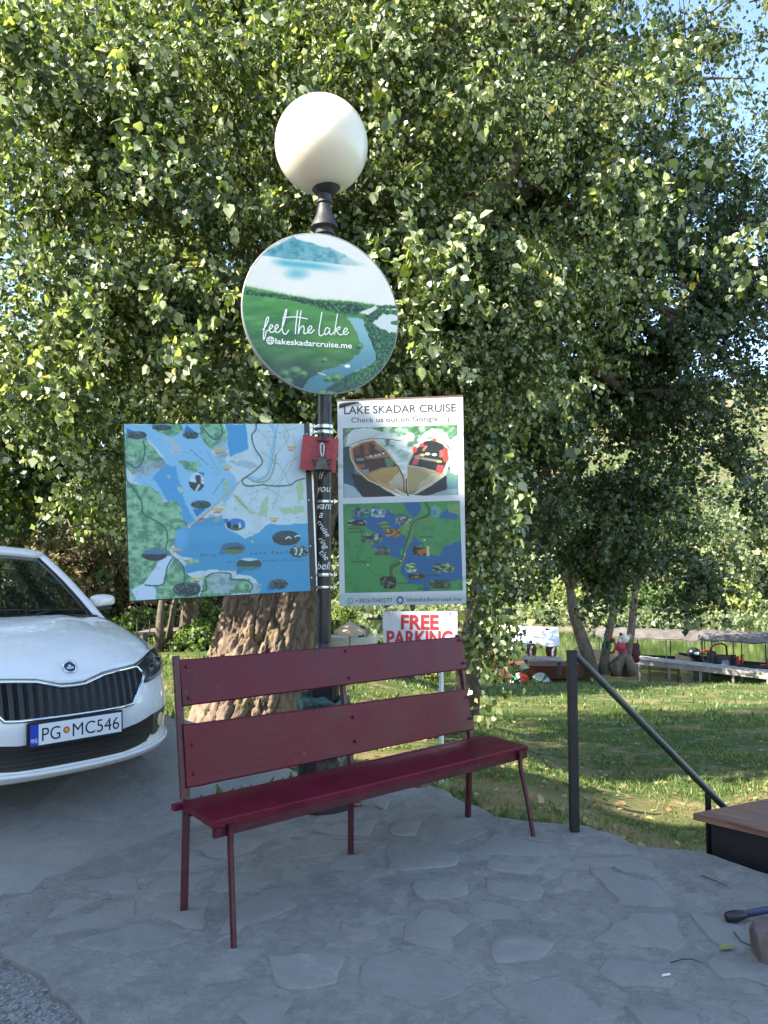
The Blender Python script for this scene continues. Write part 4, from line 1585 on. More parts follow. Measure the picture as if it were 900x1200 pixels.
        for (x, y) in ((512, 374), (600, 408), (540, 368), (575, 372)):
            p.ell(x, y, 14, 7, (205, 200, 110) if x in (512, 600) else (215, 220, 215))
        p.poly([(434, 432), (520, 445), (612, 470), (630, 478), (560, 530), (480, 575), (440, 582)], (190, 172, 120))
        p.poly([(560, 470), (625, 476), (560, 530), (480, 575), (500, 520)], (215, 208, 180), 8, 16, 0.8)
        for k in range(10):
            p.line([(440 + 18 * k, 440 + 4 * k), (441 + 2 * k, 578)], 1.4, (120, 100, 62), 0.7, False)
        p.poly([(500, 285), (520, 260), (560, 236), (600, 238), (640, 262), (655, 305), (660, 345), (645, 325), (610, 296), (570, 280)], (228, 230, 228), 3, 10)
        p.line([(490, 282), (560, 270), (625, 300), (655, 350)], 2.5, (90, 96, 90))
        p.ell(650, 443, 5, 6, (40, 60, 110))
        p.line([(430, 500), (432, 560), (440, 588)], 5, (30, 30, 34))
        for e in (97.5, 692):
            p.over(np.exp(-((U - e - (V - 230) * 0.012) / 3.0) ** 2) * 0.6, (90, 110, 110))
        return p.out(0.75)

    S.print_grid('boat_photo', [(97, 232), (693, 215), (698, 583), (100, 597)], 240, 150, boats, print_mat('print_boats', 0.35), 0.0017)

    def gmap(U, V):
        p = Painter(U, V, (70, 142, 88))
        n = fbm(U / 40, V / 40)
        p.over(np.clip((n - 0.5) * 3, 0, 0.5), (52, 118, 74))
        BL_ = (26, 92, 158)
        p.poly([(412, 620), (500, 622), (505, 660), (470, 700), (440, 680)], BL_, 6)
        p.poly([(600, 690), (650, 650), (700, 690), (690, 712), (610, 705)], BL_, 5)
        p.poly([(638, 632), (705, 630), (705, 690), (650, 670)], (118, 150, 96), 4)
        p.ell(580, 668, 27, 30, (110, 160, 160), 0.8)
        p.ell(575, 675, 12, 15, (50, 120, 180), 0.8)
        p.poly([(255, 640), (320, 660), (380, 690), (430, 690), (470, 720), (400, 745), (370, 770), (430, 800), (440, 850), (400, 870), (405, 910), (360, 905), (320, 870), (255, 850), (230, 880), (250, 850), (290, 810), (260, 775), (195, 735), (140, 700), (165, 690), (220, 700)], BL_, 8)
        p.poly([(410, 930), (440, 860), (470, 800), (500, 830), (480, 880), (540, 880), (600, 905), (625, 850), (690, 825), (718, 820), (720, 1020), (660, 1030), (560, 1030), (540, 1055), (440, 1040), (420, 1000), (395, 985)], BL_, 8)
        p.poly([(520, 1060), (545, 1040), (560, 1075), (520, 1085)], BL_, 4)
        p.poly([(700, 1040), (722, 1030), (722, 1074), (695, 1070)], (62, 128, 80), 4)
        p.poly([(280, 730), (320, 720), (350, 745), (310, 765)], (108, 146, 84), 8)
        p.poly([(370, 700), (420, 735), (400, 790), (450, 760), (440, 720)], (100, 150, 84), 8)
        p.line([(530, 625), (550, 680), (470, 730), (440, 810), (425, 860), (400, 930), (350, 960), (355, 1010), (375, 1060)], 11, (30, 92, 64))
        p.line([(548, 705), (500, 715), (470, 735), (450, 800), (430, 855), (405, 940), (365, 975), (368, 1020), (380, 1060), (360, 1080)], 5, (128, 132, 80))
        p.line([(590, 720), (590, 770), (540, 795)], 2.5, (60, 130, 160), 0.8)
        p.line([(465, 790), (490, 820), (515, 835), (518, 850)], 5, BL_)
        for q in ([(160, 850), (190, 860), (170, 900), (220, 945), (250, 985), (300, 1000)], [(150, 730), (200, 775)]):
            p.line(q, 2, (40, 84, 62), 0.8)
        # cut-out pictures
        for (x, y, a, b, c1, c2) in ((186, 672, 42, 22, (66, 98, 112), (150, 170, 180)), (285, 676, 40, 22, (130, 150, 176), (220, 228, 236)), (172, 728, 50, 16, (30, 34, 30), (190, 190, 180)), (418, 716, 42, 20, (90, 100, 90), (210, 214, 210)), (362, 780, 42, 22, (138, 92, 60), (200, 170, 130)), (248, 808, 56, 24, (70, 92, 72), (190, 200, 214)),
                                     (303, 875, 42, 22, (70, 84, 84), (120, 130, 124)), (508, 876, 46, 22, (40, 40, 34), (190, 150, 96)), (455, 960, 30, 24, (120, 150, 120), (215, 225, 215)), (622, 960, 56, 24, (48, 84, 84), (190, 196, 160)), (482, 1006, 44, 14, (40, 34, 30), (200, 160, 130)), (335, 1030, 42, 26, (26, 30, 26), (110, 120, 110)), (605, 1045, 58, 22, (58, 74, 56), (120, 138, 106)), (345, 1048, 34, 20, (30, 32, 30), (120, 130, 120))):
            inn = ((np.abs(U - x) / a) ** 4 + (np.abs(V - y) / b) ** 4) < 1 + 0.8 * (fbm(U / 9, V / 9) - 0.5)
            tx = fbm(U / 14 + x, V / 9)
            p.over(inn * 1.0, c1)
            p.over(inn * np.clip((tx - 0.52) * 5, 0, 0.8), c2)
            p.over(inn * np.clip((0.4 - tx) * 7, 0, 0.8), (22, 28, 28))
        p.poly([(535, 850), (548, 848), (552, 898), (535, 900)], (200, 190, 150))
        p.poly([(485, 872), (530, 858), (535, 880), (490, 888)], (176, 96, 50))
        p.poly([(465, 850), (480, 850), (480, 895), (466, 895)], (20, 22, 18))
        for (x, y, u) in ((128, 757, 60), (126, 776, 84), (345, 684, 60), (283, 738, 56), (285, 756, 60), (498, 800, 66), (455, 838, 52), (150, 930, 76), (392, 1040, 60), (525, 1000, 70), (490, 1068, 60)):
            p.line([(x, y), (x + u, y - 1)], 6, (34, 74, 60), 0.6, False)
        for (x, y) in ((524, 816), (420, 890), (400, 925), (228, 946)):
            p.ell(x, y, 4, 4, (210, 220, 220))
        return p.out(0.78, (0.95, 1.05, 0.88))

    S.print_grid('map_print', [(98, 630), (706, 612), (722, 1076), (108, 1090)], 240, 185, gmap, print_mat('print_small_map', 0.35), 0.0017)
    S.text('LAKE SKADAR CRUISE', 104, 686, 158, 42, INK, vb1=-14, bold=0.006)
    S.text('Check us out on Google', 142, 592, 203, 27, INK, vb1=-9)
    S.text(': )', 626, 652, 194, 24, INK, bold=0.02)
    S.text('+38267040277', 163, 357, 1139, 22, INK, vb1=-2)
    S.text('lakeskadarcruise.me', 430, 716, 1133, 22, INK, vb1=-3)
    S.stroke([[(397 + 15 * math.cos(a), 1126 + 16 * math.sin(a)) for a in np.linspace(0, 2 * math.pi, 24)]], 8, INKB)
    S.stroke([[(136 + 14 * math.cos(a), 1131 + 14 * math.sin(a)) for a in np.linspace(0.2, 2 * math.pi + 0.2, 20)], [(130, 1124), (131, 1130), (137, 1136), (143, 1138)], [(124, 1143), (122, 1148), (130, 1144)]], 5, simple('print_ink_green', (0.06, 0.36, 0.20), 0.5, 0.05, bump=0))
    # curled strip of film at the top edge, with the dark gap under it
    mb = MB()
    prev = None
    vs, fs = [], []
    for i in range(25):
        k = i / 24
        u = 78 + 105 * k
        v = 122 - 26 * k ** 0.6
        w = 16 * (1 - k) ** 0.7 + 2
        P0 = S.P(np.array([u]), np.array([v + w * 0.6]), 0.004)[0]
        P1 = S.P(np.array([u]), np.array([v - w * 0.2]), 0.014)[0]
        P2 = S.P(np.array([u]), np.array([v - w * 0.8]), 0.006)[0]
        vs += [tuple(P0), tuple(P1), tuple(P2)]
        if i:
            a = (i - 1) * 3
            fs += [(a, a + 1, a + 4, a + 3), (a + 1, a + 2, a + 5, a + 4)]
    mb.add(vs, fs)
    mb.build('curled_film', simple('film_back_dark', (0.045, 0.042, 0.04), 0.6), S.root, smooth=True)
    # rusty top edge
    mb = MB()
    mb.bar(S.p[0] + Vector((0, 0.004, 0.002)), S.p[1] + Vector((0, 0.004, 0.002)), 0.016, 0.006)
    mb.build('top_edge', simple('rusty_edge', (0.20, 0.10, 0.07), 0.8, 0.4, 30, 0.3), S.root)


poster_sign()


# ---- red plaque with the bell
def plaque_and_bell():
    px = [(355, 509.5), (397, 514.5), (393, 554), (351, 550)]
    Y = 4.755
    pts = [at(x, y, Y) for (x, y) in px]
    S = Sign(px, pts, 0.008, 'red_plaque', 'small tilted red plaque behind the bell on the lamp post', 'plaque', simple('red_plastic', (0.38, 0.022, 0.036), 0.42, 0.12, 12, 0.1))
    IN = simple('red_plastic_raised', (0.34, 0.03, 0.05), 0.45, 0.15, 12, 0.2)
    for (a, b, c, d) in (((360.5, 517), (390, 520.5), (389.6, 526), (360, 523)), ((359.8, 524.5), (389.5, 527.5), (388.8, 536), (359, 533.6)), ((358.8, 535), (388.7, 537.6), (388, 545), (358, 543))):
        q = (a, b, c, d)
        A = S.P(np.array([p[0] for p in q], float), np.array([p[1] for p in q], float), 0.0022)
        B = S.P(np.array([p[0] for p in q], float), np.array([p[1] for p in q], float), -0.001)
        mb = MB()
        mb.add([tuple(p) for p in A] + [tuple(p) for p in B], [(3, 2, 1, 0), (0, 1, 5, 4), (1, 2, 6, 5), (2, 3, 7, 6), (3, 0, 4, 7)])
        mb.build('raised_field', IN, S.root)
    mb = MB()
    mb.bar(at(376, 520, 4.765), at(376, 520, 4.83), 0.03, 0.02)
    mb.build('bracket', STEELM, S.root)
    # bell hanging from a small anchor bracket
    BR = simple('weathered_bronze', (0.115, 0.095, 0.080), 0.48, 0.3, 25, 0.3, metal=0.55)
    Yb = 4.70
    bc = at(377.5, 530, Yb)
    k = Yb / 900
    t = thing('bell', (bc.x, Yb, bc.z), 'small weathered bronze bell with anchor arms on the red plaque', 'bell')
    zt, zb = at(377.5, 535.5, Yb).z, at(377.5, 551.5, Yb).z
    h = zt - zb
    prof = [(12.2 * k, 0), (11.8 * k, 0.004), (9.4 * k, h * 0.22), (7.6 * k, h * 0.42), (6.6 * k, h * 0.66), (6.3 * k, h * 0.85), (5.4 * k, h * 0.97), (1.5 * k, h)]
    inner = [(11.0 * k, 0.0), (8.2 * k, h * 0.25), (5.5 * k, h * 0.7), (0.5 * k, h * 0.85)]
    mb = MB()
    mb.lathe(list(reversed(inner)) + prof, 28, (bc.x, Yb, zb), cap=False)
    mb.build('bell_body', BR, t, smooth=True)
    mb = MB()
    mb.tube([(bc.x, Yb, zb + h * 0.85), (bc.x, Yb, zb - 0.004)], 0.004, 6)
    mb.ellipsoid((bc.x, Yb, zb - 0.002), (0.009, 0.009, 0.009), 8, 6)
    mb.build('clapper', BR, t, smooth=True)
    # link between bracket and bell
    mb = MB()
    za, zc = at(378, 519, Yb).z, zt
    ring = [(bc.x + 0.013 * math.cos(a) * (0.75 + 0.25 * math.sin(a)), Yb + 0.004, (za + zc) / 2 + (za - zc) / 2 * math.sin(a)) for a in np.linspace(0, 2 * math.pi, 18)]
    mb.tube(ring, 0.006, 6, cap=False)
    mb.build('link', simple('link_steel', (0.42, 0.42, 0.43), 0.4, 0.2, 30, 0.2, metal=0.9), t, smooth=True)
    # anchor bracket: stock, eye, arms
    mb = MB()
    a0, a1 = at(370, 515, Yb + 0.02), at(386, 516.5, Yb + 0.02)
    mb.bar(a0, a1, 0.014, 0.014, bev=0.003)
    e = at(378, 510.5, Yb + 0.02)
    mb.tube([(e.x + 0.015 * math.cos(a), e.y, e.z + 0.016 * math.sin(a)) for a in np.linspace(0, 2 * math.pi, 16)], 0.007, 6, cap=False)
    mb.tube([at(378, 516, Yb + 0.024), at(377, 545, Yb + 0.03)], 0.008, 6)
    for s in (-1, 1):
        mb.tube([at(377 + s * 2, 546, Yb + 0.028), at(377 + s * 8, 543, Yb + 0.026), at(377 + s * 11.2, 537, Yb + 0.026)], [0.008, 0.009, 0.004], 6)
        mb.tube([at(377 + s * 8.5, 540.5, Yb + 0.026), at(377 + s * 12.4, 538, Yb + 0.026)], [0.009, 0.003], 6)
    mb.bar(at(378, 512, Yb + 0.02), at(378, 512, PY - 0.045), 0.012, 0.012)
    mb.build('anchor_bracket', BR, t, smooth=True)


plaque_and_bell()


# ---- free parking sign
def parking_sign():
    Y = 6.0
    px = [(448.3, 716.5), (536, 716.3), (536, 768), (449.5, 770)]
    pts = [at(x, y, Y) for (x, y) in px]
    S = Sign([((x - 390) * 5.294, (y - 700) * 5.294) for (x, y) in px], pts, 0.006, 'parking_sign', 'white free parking sign with red letters behind the bench', 'sign', simple('parking_panel_white', (0.66, 0.68, 0.72), 0.4, 0.06))
    S.text('FREE', 423, 656, 197, 90, INKR, bold=0.028)
    S.text('PARKING', 335, 742, 296, 90, INKR, bold=0.028)
    S.text(',', 762, 770, 116, 20, INK)
    wm = simple('stake_white', (0.70, 0.70, 0.68), 0.6)
    c = at(517, 760, Y + 0.02)
    zg = float(lawn_z(c.x, Y + 0.02))
    mb = MB()
    mb.bar((c.x, Y + 0.028, zg - 0.1), (c.x, Y + 0.028, c.z + 0.15), 0.025, 0.025)
    mb.build('stake', wm, S.root)
    for x in (458, 526):
        mb = MB()
        mb.tube([at(x, 716.5, Y - 0.004), at(x, 719, Y - 0.006)], 0.004, 6)
        mb.build('nail', STEELM, S.root)


parking_sign()


# ---- green bag tied round the lamp base
def bag():
    t = NT('green_plastic_bag')
    co = t.coord('Object')
    n = t.noise(18, 5, 0.7, co, 1.0)
    t.base(t.ramp(n, [(0.3, (0.014, 0.050, 0.042)), (0.6, (0.03, 0.10, 0.083)), (0.8, (0.10, 0.19, 0.165))]), 0.3, 0.6)
    t.bump(n, 0.8, 0.03)
    zc = at(380, 827, PY - 0.1).z
    bm = bmesh.new()
    nu, nv = 44, 14
    ring = []
    for i in range(nu):
        a = 2 * math.pi * i / nu
        row = []
        for j in range(nv):
            b = 2 * math.pi * j / nv
            rr = 0.032 + 0.016 * mnoise.noise(Vector((math.cos(a) * 2.4, math.sin(a) * 2.4, b)))
            rr *= 1.15 if math.cos(a - 3.6) > 0 else 0.85
            cr = 0.128 + 0.012 * math.sin(5 * a)
            x = (cr + rr * math.cos(b)) * math.cos(a)
            y = (cr + rr * math.cos(b)) * math.sin(a)
            z = rr * 1.25 * math.sin(b) + 0.012 * math.sin(3 * a + 1) + 0.010 * mnoise.noise(Vector((a * 5, b * 2, 3)))
            row.append(bm.verts.new((PX + x, PY + y, zc + z)))
        ring.append(row)
    for i in range(nu):
        for j in range(nv):
            bm.faces.new((ring[i][j], ring[(i + 1) % nu][j], ring[(i + 1) % nu][(j + 1) % nv], ring[i][(j + 1) % nv]))
    o = MB().addbm(bm).build('plastic_bag', t.m, smooth=True, loc=(PX, PY, zc))
    tag(o, 'crumpled green plastic bag tied round the lamp post base', 'plastic bag')


bag()

# ------------------------------------------------------------------ car
def build_car():
    yaw = R(46.5)
    L = Vector((math.cos(yaw), math.sin(yaw), 0))
    FW = Vector((math.sin(yaw), -math.cos(yaw), 0))
    O = Vector((-1.722, 4.365, 0.150))

    def P(l, b, z):
        return O + L * l - FW * b + Vector((0, 0, z))

    HW = 0.868

    def bp(l):
        x = min(abs(l) / HW, 1.0)
        return 0.72 * (1 - math.sqrt(max(0.0, 1 - x ** 2.5)))

    ZK = [0.165, 0.185, 0.215, 0.24, 0.30, 0.36, 0.42, 0.48, 0.52, 0.60, 0.68, 0.72, 0.76, 0.785]
    BK = [0.075, 0.030, 0.006, 0.012, 0.018, 0.014, 0.006, 0.006, 0.014, 0.036, 0.066, 0.090, 0.125, 0.165]

    def bv(z):
        return float(np.interp(z, ZK, BK))

    def roll(l):
        return 0.055 * (abs(l) / HW) ** 4

    def FP(l, z, off=0.0):
        """point on the nose at lateral l and height z, pushed out by off"""
        e = 0.004
        b = bp(l) + bv(z)
        if off == 0: return P(l, b, z)
        dl = (bp(l + e) - bp(l - e)) / (2 * e) if abs(l) < HW - 0.01 else 6.0
        dz = (bv(z + 0.02) - bv(z - 0.02)) / 0.04
        n = (FW + L * dl + Vector((0, 0, 1)) * dz * 0.9).normalized()
        return P(l, b, z) + n * off

    t = NT('white_car_paint')
    t.base((0.78, 0.79, 0.80), 0.30, 0.5)
    t.b.inputs['Coat Weight'].default_value = 0.8
    t.b.inputs['Coat Roughness'].default_value = 0.04
    f = t.noise(25, 4, 0.7, t.coord('Object'))
    t.base(t.ramp(f, [(0.35, (0.745, 0.75, 0.75)), (0.7, (0.765, 0.77, 0.77))]), t.ramp(t.noise(9, 4, 0.7, t.coord('Object')), [(0.3, 0.22), (0.7, 0.38)]), 0.5)
    PAINT = t.m
    BLK = simple('car_black_plastic', (0.012, 0.012, 0.013), 0.45, 0.2, 20, 0.1)
    GLO = simple('car_gloss_black', (0.005, 0.005, 0.006), 0.35, 0.1, 20, 0, spec=0.22)
    CHR = simple('car_chrome', (0.75, 0.76, 0.78), 0.10, 0.04, 20, 0, metal=1.0)
    RUB = simple('tyre_rubber', (0.018, 0.018, 0.018), 0.8, 0.2, 30, 0.3)
    RIM = simple('wheel_silver', (0.5, 0.51, 0.52), 0.3, 0.1, 20, 0, metal=0.9)
    tg = NT('car_glass')
    tg.base((0.012, 0.018, 0.015), 0.03, 0.8)
    tg.b.inputs['Coat Weight'].default_value = 1.0
    tg.b.inputs['Coat Roughness'].default_value = 0.02
    tr = tg.new('ShaderNodeBsdfTransparent')
    tr.inputs[0].default_value = (0.30, 0.36, 0.32, 1)
    mx = tg.new('ShaderNodeMixShader')
    mx.inputs[0].default_value = 0.62
    tg.l.new(tr.outputs[0], mx.inputs[1])
    tg.l.new(tg.b.outputs[0], mx.inputs[2])
    tg.l.new(mx.outputs[0], tg.out.inputs[0])
    GLASS = tg.m
    tl = NT('lamp_lens')
    tl.base((0.035, 0.038, 0.042), 0.04, 0.7)
    tr = tl.new('ShaderNodeBsdfTransparent')
    mx = tl.new('ShaderNodeMixShader')
    mx.inputs[0].default_value = 0.30
    tl.l.new(tr.outputs[0], mx.inputs[1])
    tl.l.new(tl.b.outputs[0], mx.inputs[2])
    tl.l.new(mx.outputs[0], tl.out.inputs[0])
    LENS = tl.m

    car = thing('parked_car', P(0, 1.9, 0), 'white hatchback parked at the left edge with its front facing right', 'car')

    def deckz(b):
        return float(np.interp(b, [0.165, 0.25, 0.40, 0.60, 0.85, 1.10, 3.2, 3.6, 3.85], [0.785, 0.835, 0.878, 0.918, 0.958, 0.985, 0.98, 0.95, 0.88]))

    ls = np.concatenate([-np.array([0.868, 0.864, 0.855, 0.84, 0.82, 0.79, 0.75, 0.70, 0.64, 0.57, 0.49, 0.40, 0.3, 0.2, 0.1]), [0], np.array([0.1, 0.2, 0.3, 0.4, 0.49, 0.57, 0.64, 0.70, 0.75, 0.79, 0.82, 0.84, 0.855, 0.864, 0.868])])
    nl = len(ls)

    def deckp(l, b, off=0.0):
        bb = b + bp(l) * max(0.0, 1 - (b - 0.165) / 1.1)
        x = abs(l)
        # bonnet: raised middle with two soft creases, falling away over the wings
        cre = 0.020 * float(sstep(0.47, 0.36, x)) * float(sstep(0.2, 0.5, b)) * (1 if b < 1.1 else 0)
        fall = roll(l) + 0.085 * max(0.0, (x - 0.62) / 0.25) ** 2 * float(sstep(0.15, 0.6, b))
        return P(l, bb, deckz(b) - fall + cre + off)

    mb = MB()
    rows = [[P(l, bp(l) + bv(z), z - roll(l) * float(sstep(0.4, 0.785, z))) for l in ls] for z in ZK]
    for b in (0.19, 0.22, 0.27, 0.33, 0.40, 0.5, 0.6, 0.72, 0.85, 1.0, 1.15, 1.6, 2.2, 2.8, 3.2, 3.5, 3.7, 3.85):
        rows.append([deckp(l, b) for l in ls])
    for (b, z) in ((3.93, 0.80), (3.97, 0.68), (3.98, 0.55), (3.97, 0.40), (3.92, 0.25), (3.85, 0.20)):
        rows.append([P(l, b - 0.35 * (abs(l) / HW) ** 4, z) for l in ls])
    vs = [p for r_ in rows for p in r_]
    fs = [(i * nl + k, i * nl + k + 1, (i + 1) * nl + k + 1, (i + 1) * nl + k) for i in range(len(rows) - 1) for k in range(nl - 1)]
    mb.add(vs, fs)
    # side walls
    for s in (-1, 1):
        k = nl - 1 if s > 0 else 0
        edge = [r_[k] for r_ in rows[len(ZK) - 1:-6]]
        vs, fs = [], []
        prof = [(0.0, 0.0), (0.10, 0.012), (0.35, 0.022), (0.6, 0.016), (0.85, 0.004), (1.0, -0.02)]
        for e in edge:
            for (kk, o_) in prof:
                z0 = e.z - O.z
                z = z0 + (0.20 - z0) * kk
                vs.append(Vector((e.x, e.y, O.z + z)) + L * s * o_)
        m = len(prof)
        for i in range(len(edge) - 1):
            for j in range(m - 1):
                fs.append((i * m + j, i * m + j + 1, (i + 1) * m + j + 1, (i + 1) * m + j))
        mb.add(vs, fs)
    # underside
    mb.add([P(-0.84, 0.5, 0.19), P(0.84, 0.5, 0.19), P(0.84, 3.9, 0.21), P(-0.84, 3.9, 0.21)], [(0, 1, 2, 3)])
    body = mb.build('body', PAINT, car, angle=50)

    # bonnet as its own panel: its front edge runs along the grille and the headlamps
    ZX = [0, 0.07, 0.13, 0.19, 0.30, 0.435, 0.49, 0.58, 0.665]
    ZY = [0.672, 0.675, 0.692, 0.710, 0.720, 0.728, 0.742, 0.768, 0.783]
    z0f = lambda l: float(np.interp(abs(l), ZX, ZY))
    hl = [-0.665, -0.655, -0.62, -0.58, -0.53, -0.49, -0.435, -0.36, -0.30, -0.24, -0.19, -0.13, -0.07, 0, 0.07, 0.13, 0.19, 0.24, 0.30, 0.36, 0.435, 0.49, 0.53, 0.58, 0.62, 0.655, 0.665]
    hb = [0.19, 0.22, 0.27, 0.33, 0.4, 0.5, 0.6, 0.72, 0.85, 0.97, 1.05]
    vs = []
    for q in (0.0, 0.06, 0.35, 0.7):
        for l in hl:
            z = z0f(l)
            vs.append(FP(l, z + (0.785 - z) * q, -0.002 if (q == 0 or abs(l) > 0.66) else 0.007))
    for b in hb:
        for l in hl:
            ed = (abs(l) > 0.66) or b == hb[-1]
            vs.append(deckp(l, b + (0.02 * (abs(l) / 0.66) ** 2 if b > 1 else 0), -0.003 if ed else 0.006))
    m = len(hl)
    mb = MB()
    mb.add(vs, [(i * m + k_, i * m + k_ + 1, (i + 1) * m + k_ + 1, (i + 1) * m + k_) for i in range(len(hb) + 3) for k_ in range(m - 1)])
    mb.build('bonnet', PAINT, car, smooth=True)
    mb = MB()
    mb.tube([FP(l, z0f(l) - 0.003, 0.001) for l in np.linspace(-0.665, 0.665, 61)], 0.0045, 6)
    for sd in (-1, 1):
        mb.tube([deckp(sd * 0.668, b, 0.000) for b in np.linspace(0.175, 1.04, 20)], 0.004, 6)
    mb.build('bonnet_gap', BLK, car, smooth=True)

    def patch(name, L0, zlo, zhi, off, mat, parent, nz=5, skirt=True):
        """strip on the nose between two height curves"""
        L0 = list(L0)
        vs, fs = [], []
        for l in L0:
            a, c = zlo(l), zhi(l)
            for j in range(nz):
                vs.append(FP(l, a + (c - a) * j / (nz - 1), off))
        n = len(L0)
        fs = [(i * nz + j, (i + 1) * nz + j, (i + 1) * nz + j + 1, i * nz + j + 1) for i in range(n - 1) for j in range(nz - 1)]
        if skirt:
            b0 = len(vs)
            ring = [i * nz for i in range(n)] + [(n - 1) * nz + j for j in range(1, nz)] + [i * nz + nz - 1 for i in range(n - 2, -1, -1)] + [j for j in range(nz - 2, 0, -1)]
            for r_ in ring:
                i, j = divmod(r_, nz)
                l = L0[i]
                a, c = zlo(l), zhi(l)
                vs.append(FP(l, a + (c - a) * j / (nz - 1), -0.004))
            q = len(ring)
            for k in range(q):
                fs.append((ring[k], ring[(k + 1) % q], b0 + (k + 1) % q, b0 + k))
        mb = MB()
        mb.add(vs, fs)
        return mb.build(name, mat, parent, angle=40)

    # grille
    GT = ([0, 0.07, 0.13, 0.19, 0.30, 0.435, 0.478], [0.652, 0.655, 0.672, 0.690, 0.700, 0.708, 0.655])
    GB = ([0, 0.30, 0.365, 0.478], [0.506, 0.507, 0.512, 0.651])
    gt = lambda l: float(np.interp(abs(l), *GT))
    gb = lambda l: float(np.interp(abs(l), *GB))
    gh = [0, 0.035, 0.07, 0.10, 0.13, 0.16, 0.19, 0.23, 0.27, 0.30, 0.335, 0.365, 0.40, 0.435, 0.457, 0.478]
    gl = np.array([-x for x in gh[:0:-1]] + gh)
    gr = patch('grille', gl, gb, gt, 0.002, BLK, car, 5)
    for k in range(-9, 10):
        l = k * 0.0495
        z0, z1 = gb(l) + 0.008, gt(l) - 0.008
        if z1 - z0 < 0.03: continue
        mb = MB()
        vs = []
        for j in range(5):
            z = z0 + (z1 - z0) * j / 4
            vs += [FP(l - 0.020, z, 0.003), FP(l - 0.006, z, 0.013), FP(l - 0.002, z, 0.015), FP(l + 0.004, z, 0.003)]
        fs = [(j * 4 + q, j * 4 + q + 1, (j + 1) * 4 + q + 1, (j + 1) * 4 + q) for j in range(4) for q in range(3)]
        mb.add(vs, fs)
        mb.build('grille_slat', GLO, gr, angle=40)
    mb = MB()
    top = [FP(l, gt(l) + 0.004, 0.008) for l in gl]
    bot = [FP(l, gb(l) - 0.004, 0.008) for l in gl[::-1]]
    mb.tube(top, 0.012, 6)
    mb.build('grille_frame', CHR, gr, smooth=True)
    mb = MB()
    mb.tube([top[-1]] + [FP(l, gb(l) - 0.003, 0.008) for l in gl[::-1]] + [top[0]], 0.011, 6)
    mb.build('grille_frame', CHR, gr, smooth=True)

    # lower intake, bumper lip, fog lamps
    IX = [0, 0.3, 0.42, 0.50, 0.545]
    it = lambda l: float(np.interp(abs(l), IX, [0.372, 0.374, 0.388, 0.405, 0.415]))
    ib = lambda l: float(np.interp(abs(l), IX, [0.240, 0.240, 0.250, 0.268, 0.300]))
    inl = np.linspace(-0.545, 0.545, 41)
    it_o = patch('lower_intake', inl, ib, it, 0.003, BLK, car, 5)
    for z in (0.265, 0.29, 0.315, 0.34):
        mb = MB()
        mb.tube([FP(l, z, 0.006) for l in np.linspace(-0.49, 0.49, 25)], 0.004, 5)
        mb.build('intake_bar', BLK, it_o, smooth=True)
    mb = MB()
    mb.tube([FP(l, 0.216 + 0.02 * (abs(l) / 0.8) ** 2, 0.006) for l in np.linspace(-0.84, 0.84, 61)], 0.013, 8)
    mb.build('bumper_lip', PAINT, car, smooth=True)
    for s in (-1, 1):
        fx = [0.550, 0.60, 0.66, 0.720]
        f0 = [0.285, 0.285, 0.322, 0.392]
        f1 = [0.414, 0.418, 0.424, 0.428]
        xs = np.linspace(0.55, 0.72, 9) * s
        fo = patch('fog_lamp', xs, lambda l: float(np.interp(abs(l), fx, f0)), lambda l: float(np.interp(abs(l), fx, f1)), 0.004, simple('fog_lamp_housing', (0.05, 0.05, 0.05), 0.3), car, 4)
        mb = MB()
        c = FP(0.632 * s, 0.362, 0.005)
        nrm = (FP(0.632 * s, 0.362, 0.05) - c).normalized()
        M = Matrix.Translation(c) @ nrm.to_track_quat('Z', 'Y').to_matrix().to_4x4()
        mb.lathe([(0.043, 0), (0.043, 0.006), (0.036, 0.009), (0.018, 0.012), (0.001, 0.013)], 20, M=M)
        mb.build('fog_lens', simple('fog_lens_warm', (0.62, 0.55, 0.36), 0.12, 0.2, 60, 0.2), fo, smooth=True)

        # headlamp: dark housing, reflector bowls, clear lens
        hx = [0.450, 0.49, 0.58, 0.69, 0.735]
        h0 = [0.702, 0.610, 0.622, 0.648, 0.690]
        h1 = [0.717, 0.731, 0.760, 0.782, 0.785]
        xs = np.array([0.450, 0.47, 0.49, 0.52, 0.55, 0.58, 0.61, 0.635, 0.66, 0.69, 0.71, 0.735]) * s
        lo = lambda l: float(np.interp(abs(l), hx, h0)) - 0.02 * roll(l)
        hi = lambda l: float(np.interp(abs(l), hx, h1)) - 0.02 * roll(l)
        ho = patch('headlight', xs, lo, hi, 0.004, simple('headlamp_housing', (0.035, 0.037, 0.04), 0.25, 0.2, 30, 0.1), car, 6)
        for (lc, zc, rr) in ((0.645, 0.712, 0.034), (0.560, 0.690, 0.026)):
            c = FP(lc * s, zc, 0.006)
            M = Matrix.Translation(c) @ (FW + L * s * 0.3).to_track_quat('Z', 'Y').to_matrix().to_4x4()
            mb = MB()
            mb.lathe([(rr, 0.0), (rr, 0.012), (rr * 0.86, 0.010), (rr * 0.55, 0.004), (rr * 0.2, 0.003)], 20, M=M)
            mb.build('reflector', simple('reflector_dim', (0.16, 0.17, 0.18), 0.18, 0.1, 20, 0, metal=1.0), ho, smooth=True)
        mb = MB()
        mb.tube([FP(l * s, lo(l) + 0.012, 0.010) for l in np.linspace(0.53, 0.73, 10)], 0.006, 6)
        mb.build('light_strip', simple('light_strip_pale', (0.5, 0.52, 0.54), 0.2), ho, smooth=True)
        patch('lens', xs, lo, hi, 0.022, LENS, ho, 6)

    # emblem: chrome ring, dark field, winged arrow
    c = P(0, bp(0) + 0.118, 0.752) + FW * 0.018 + Vector((0, 0, 0.006))
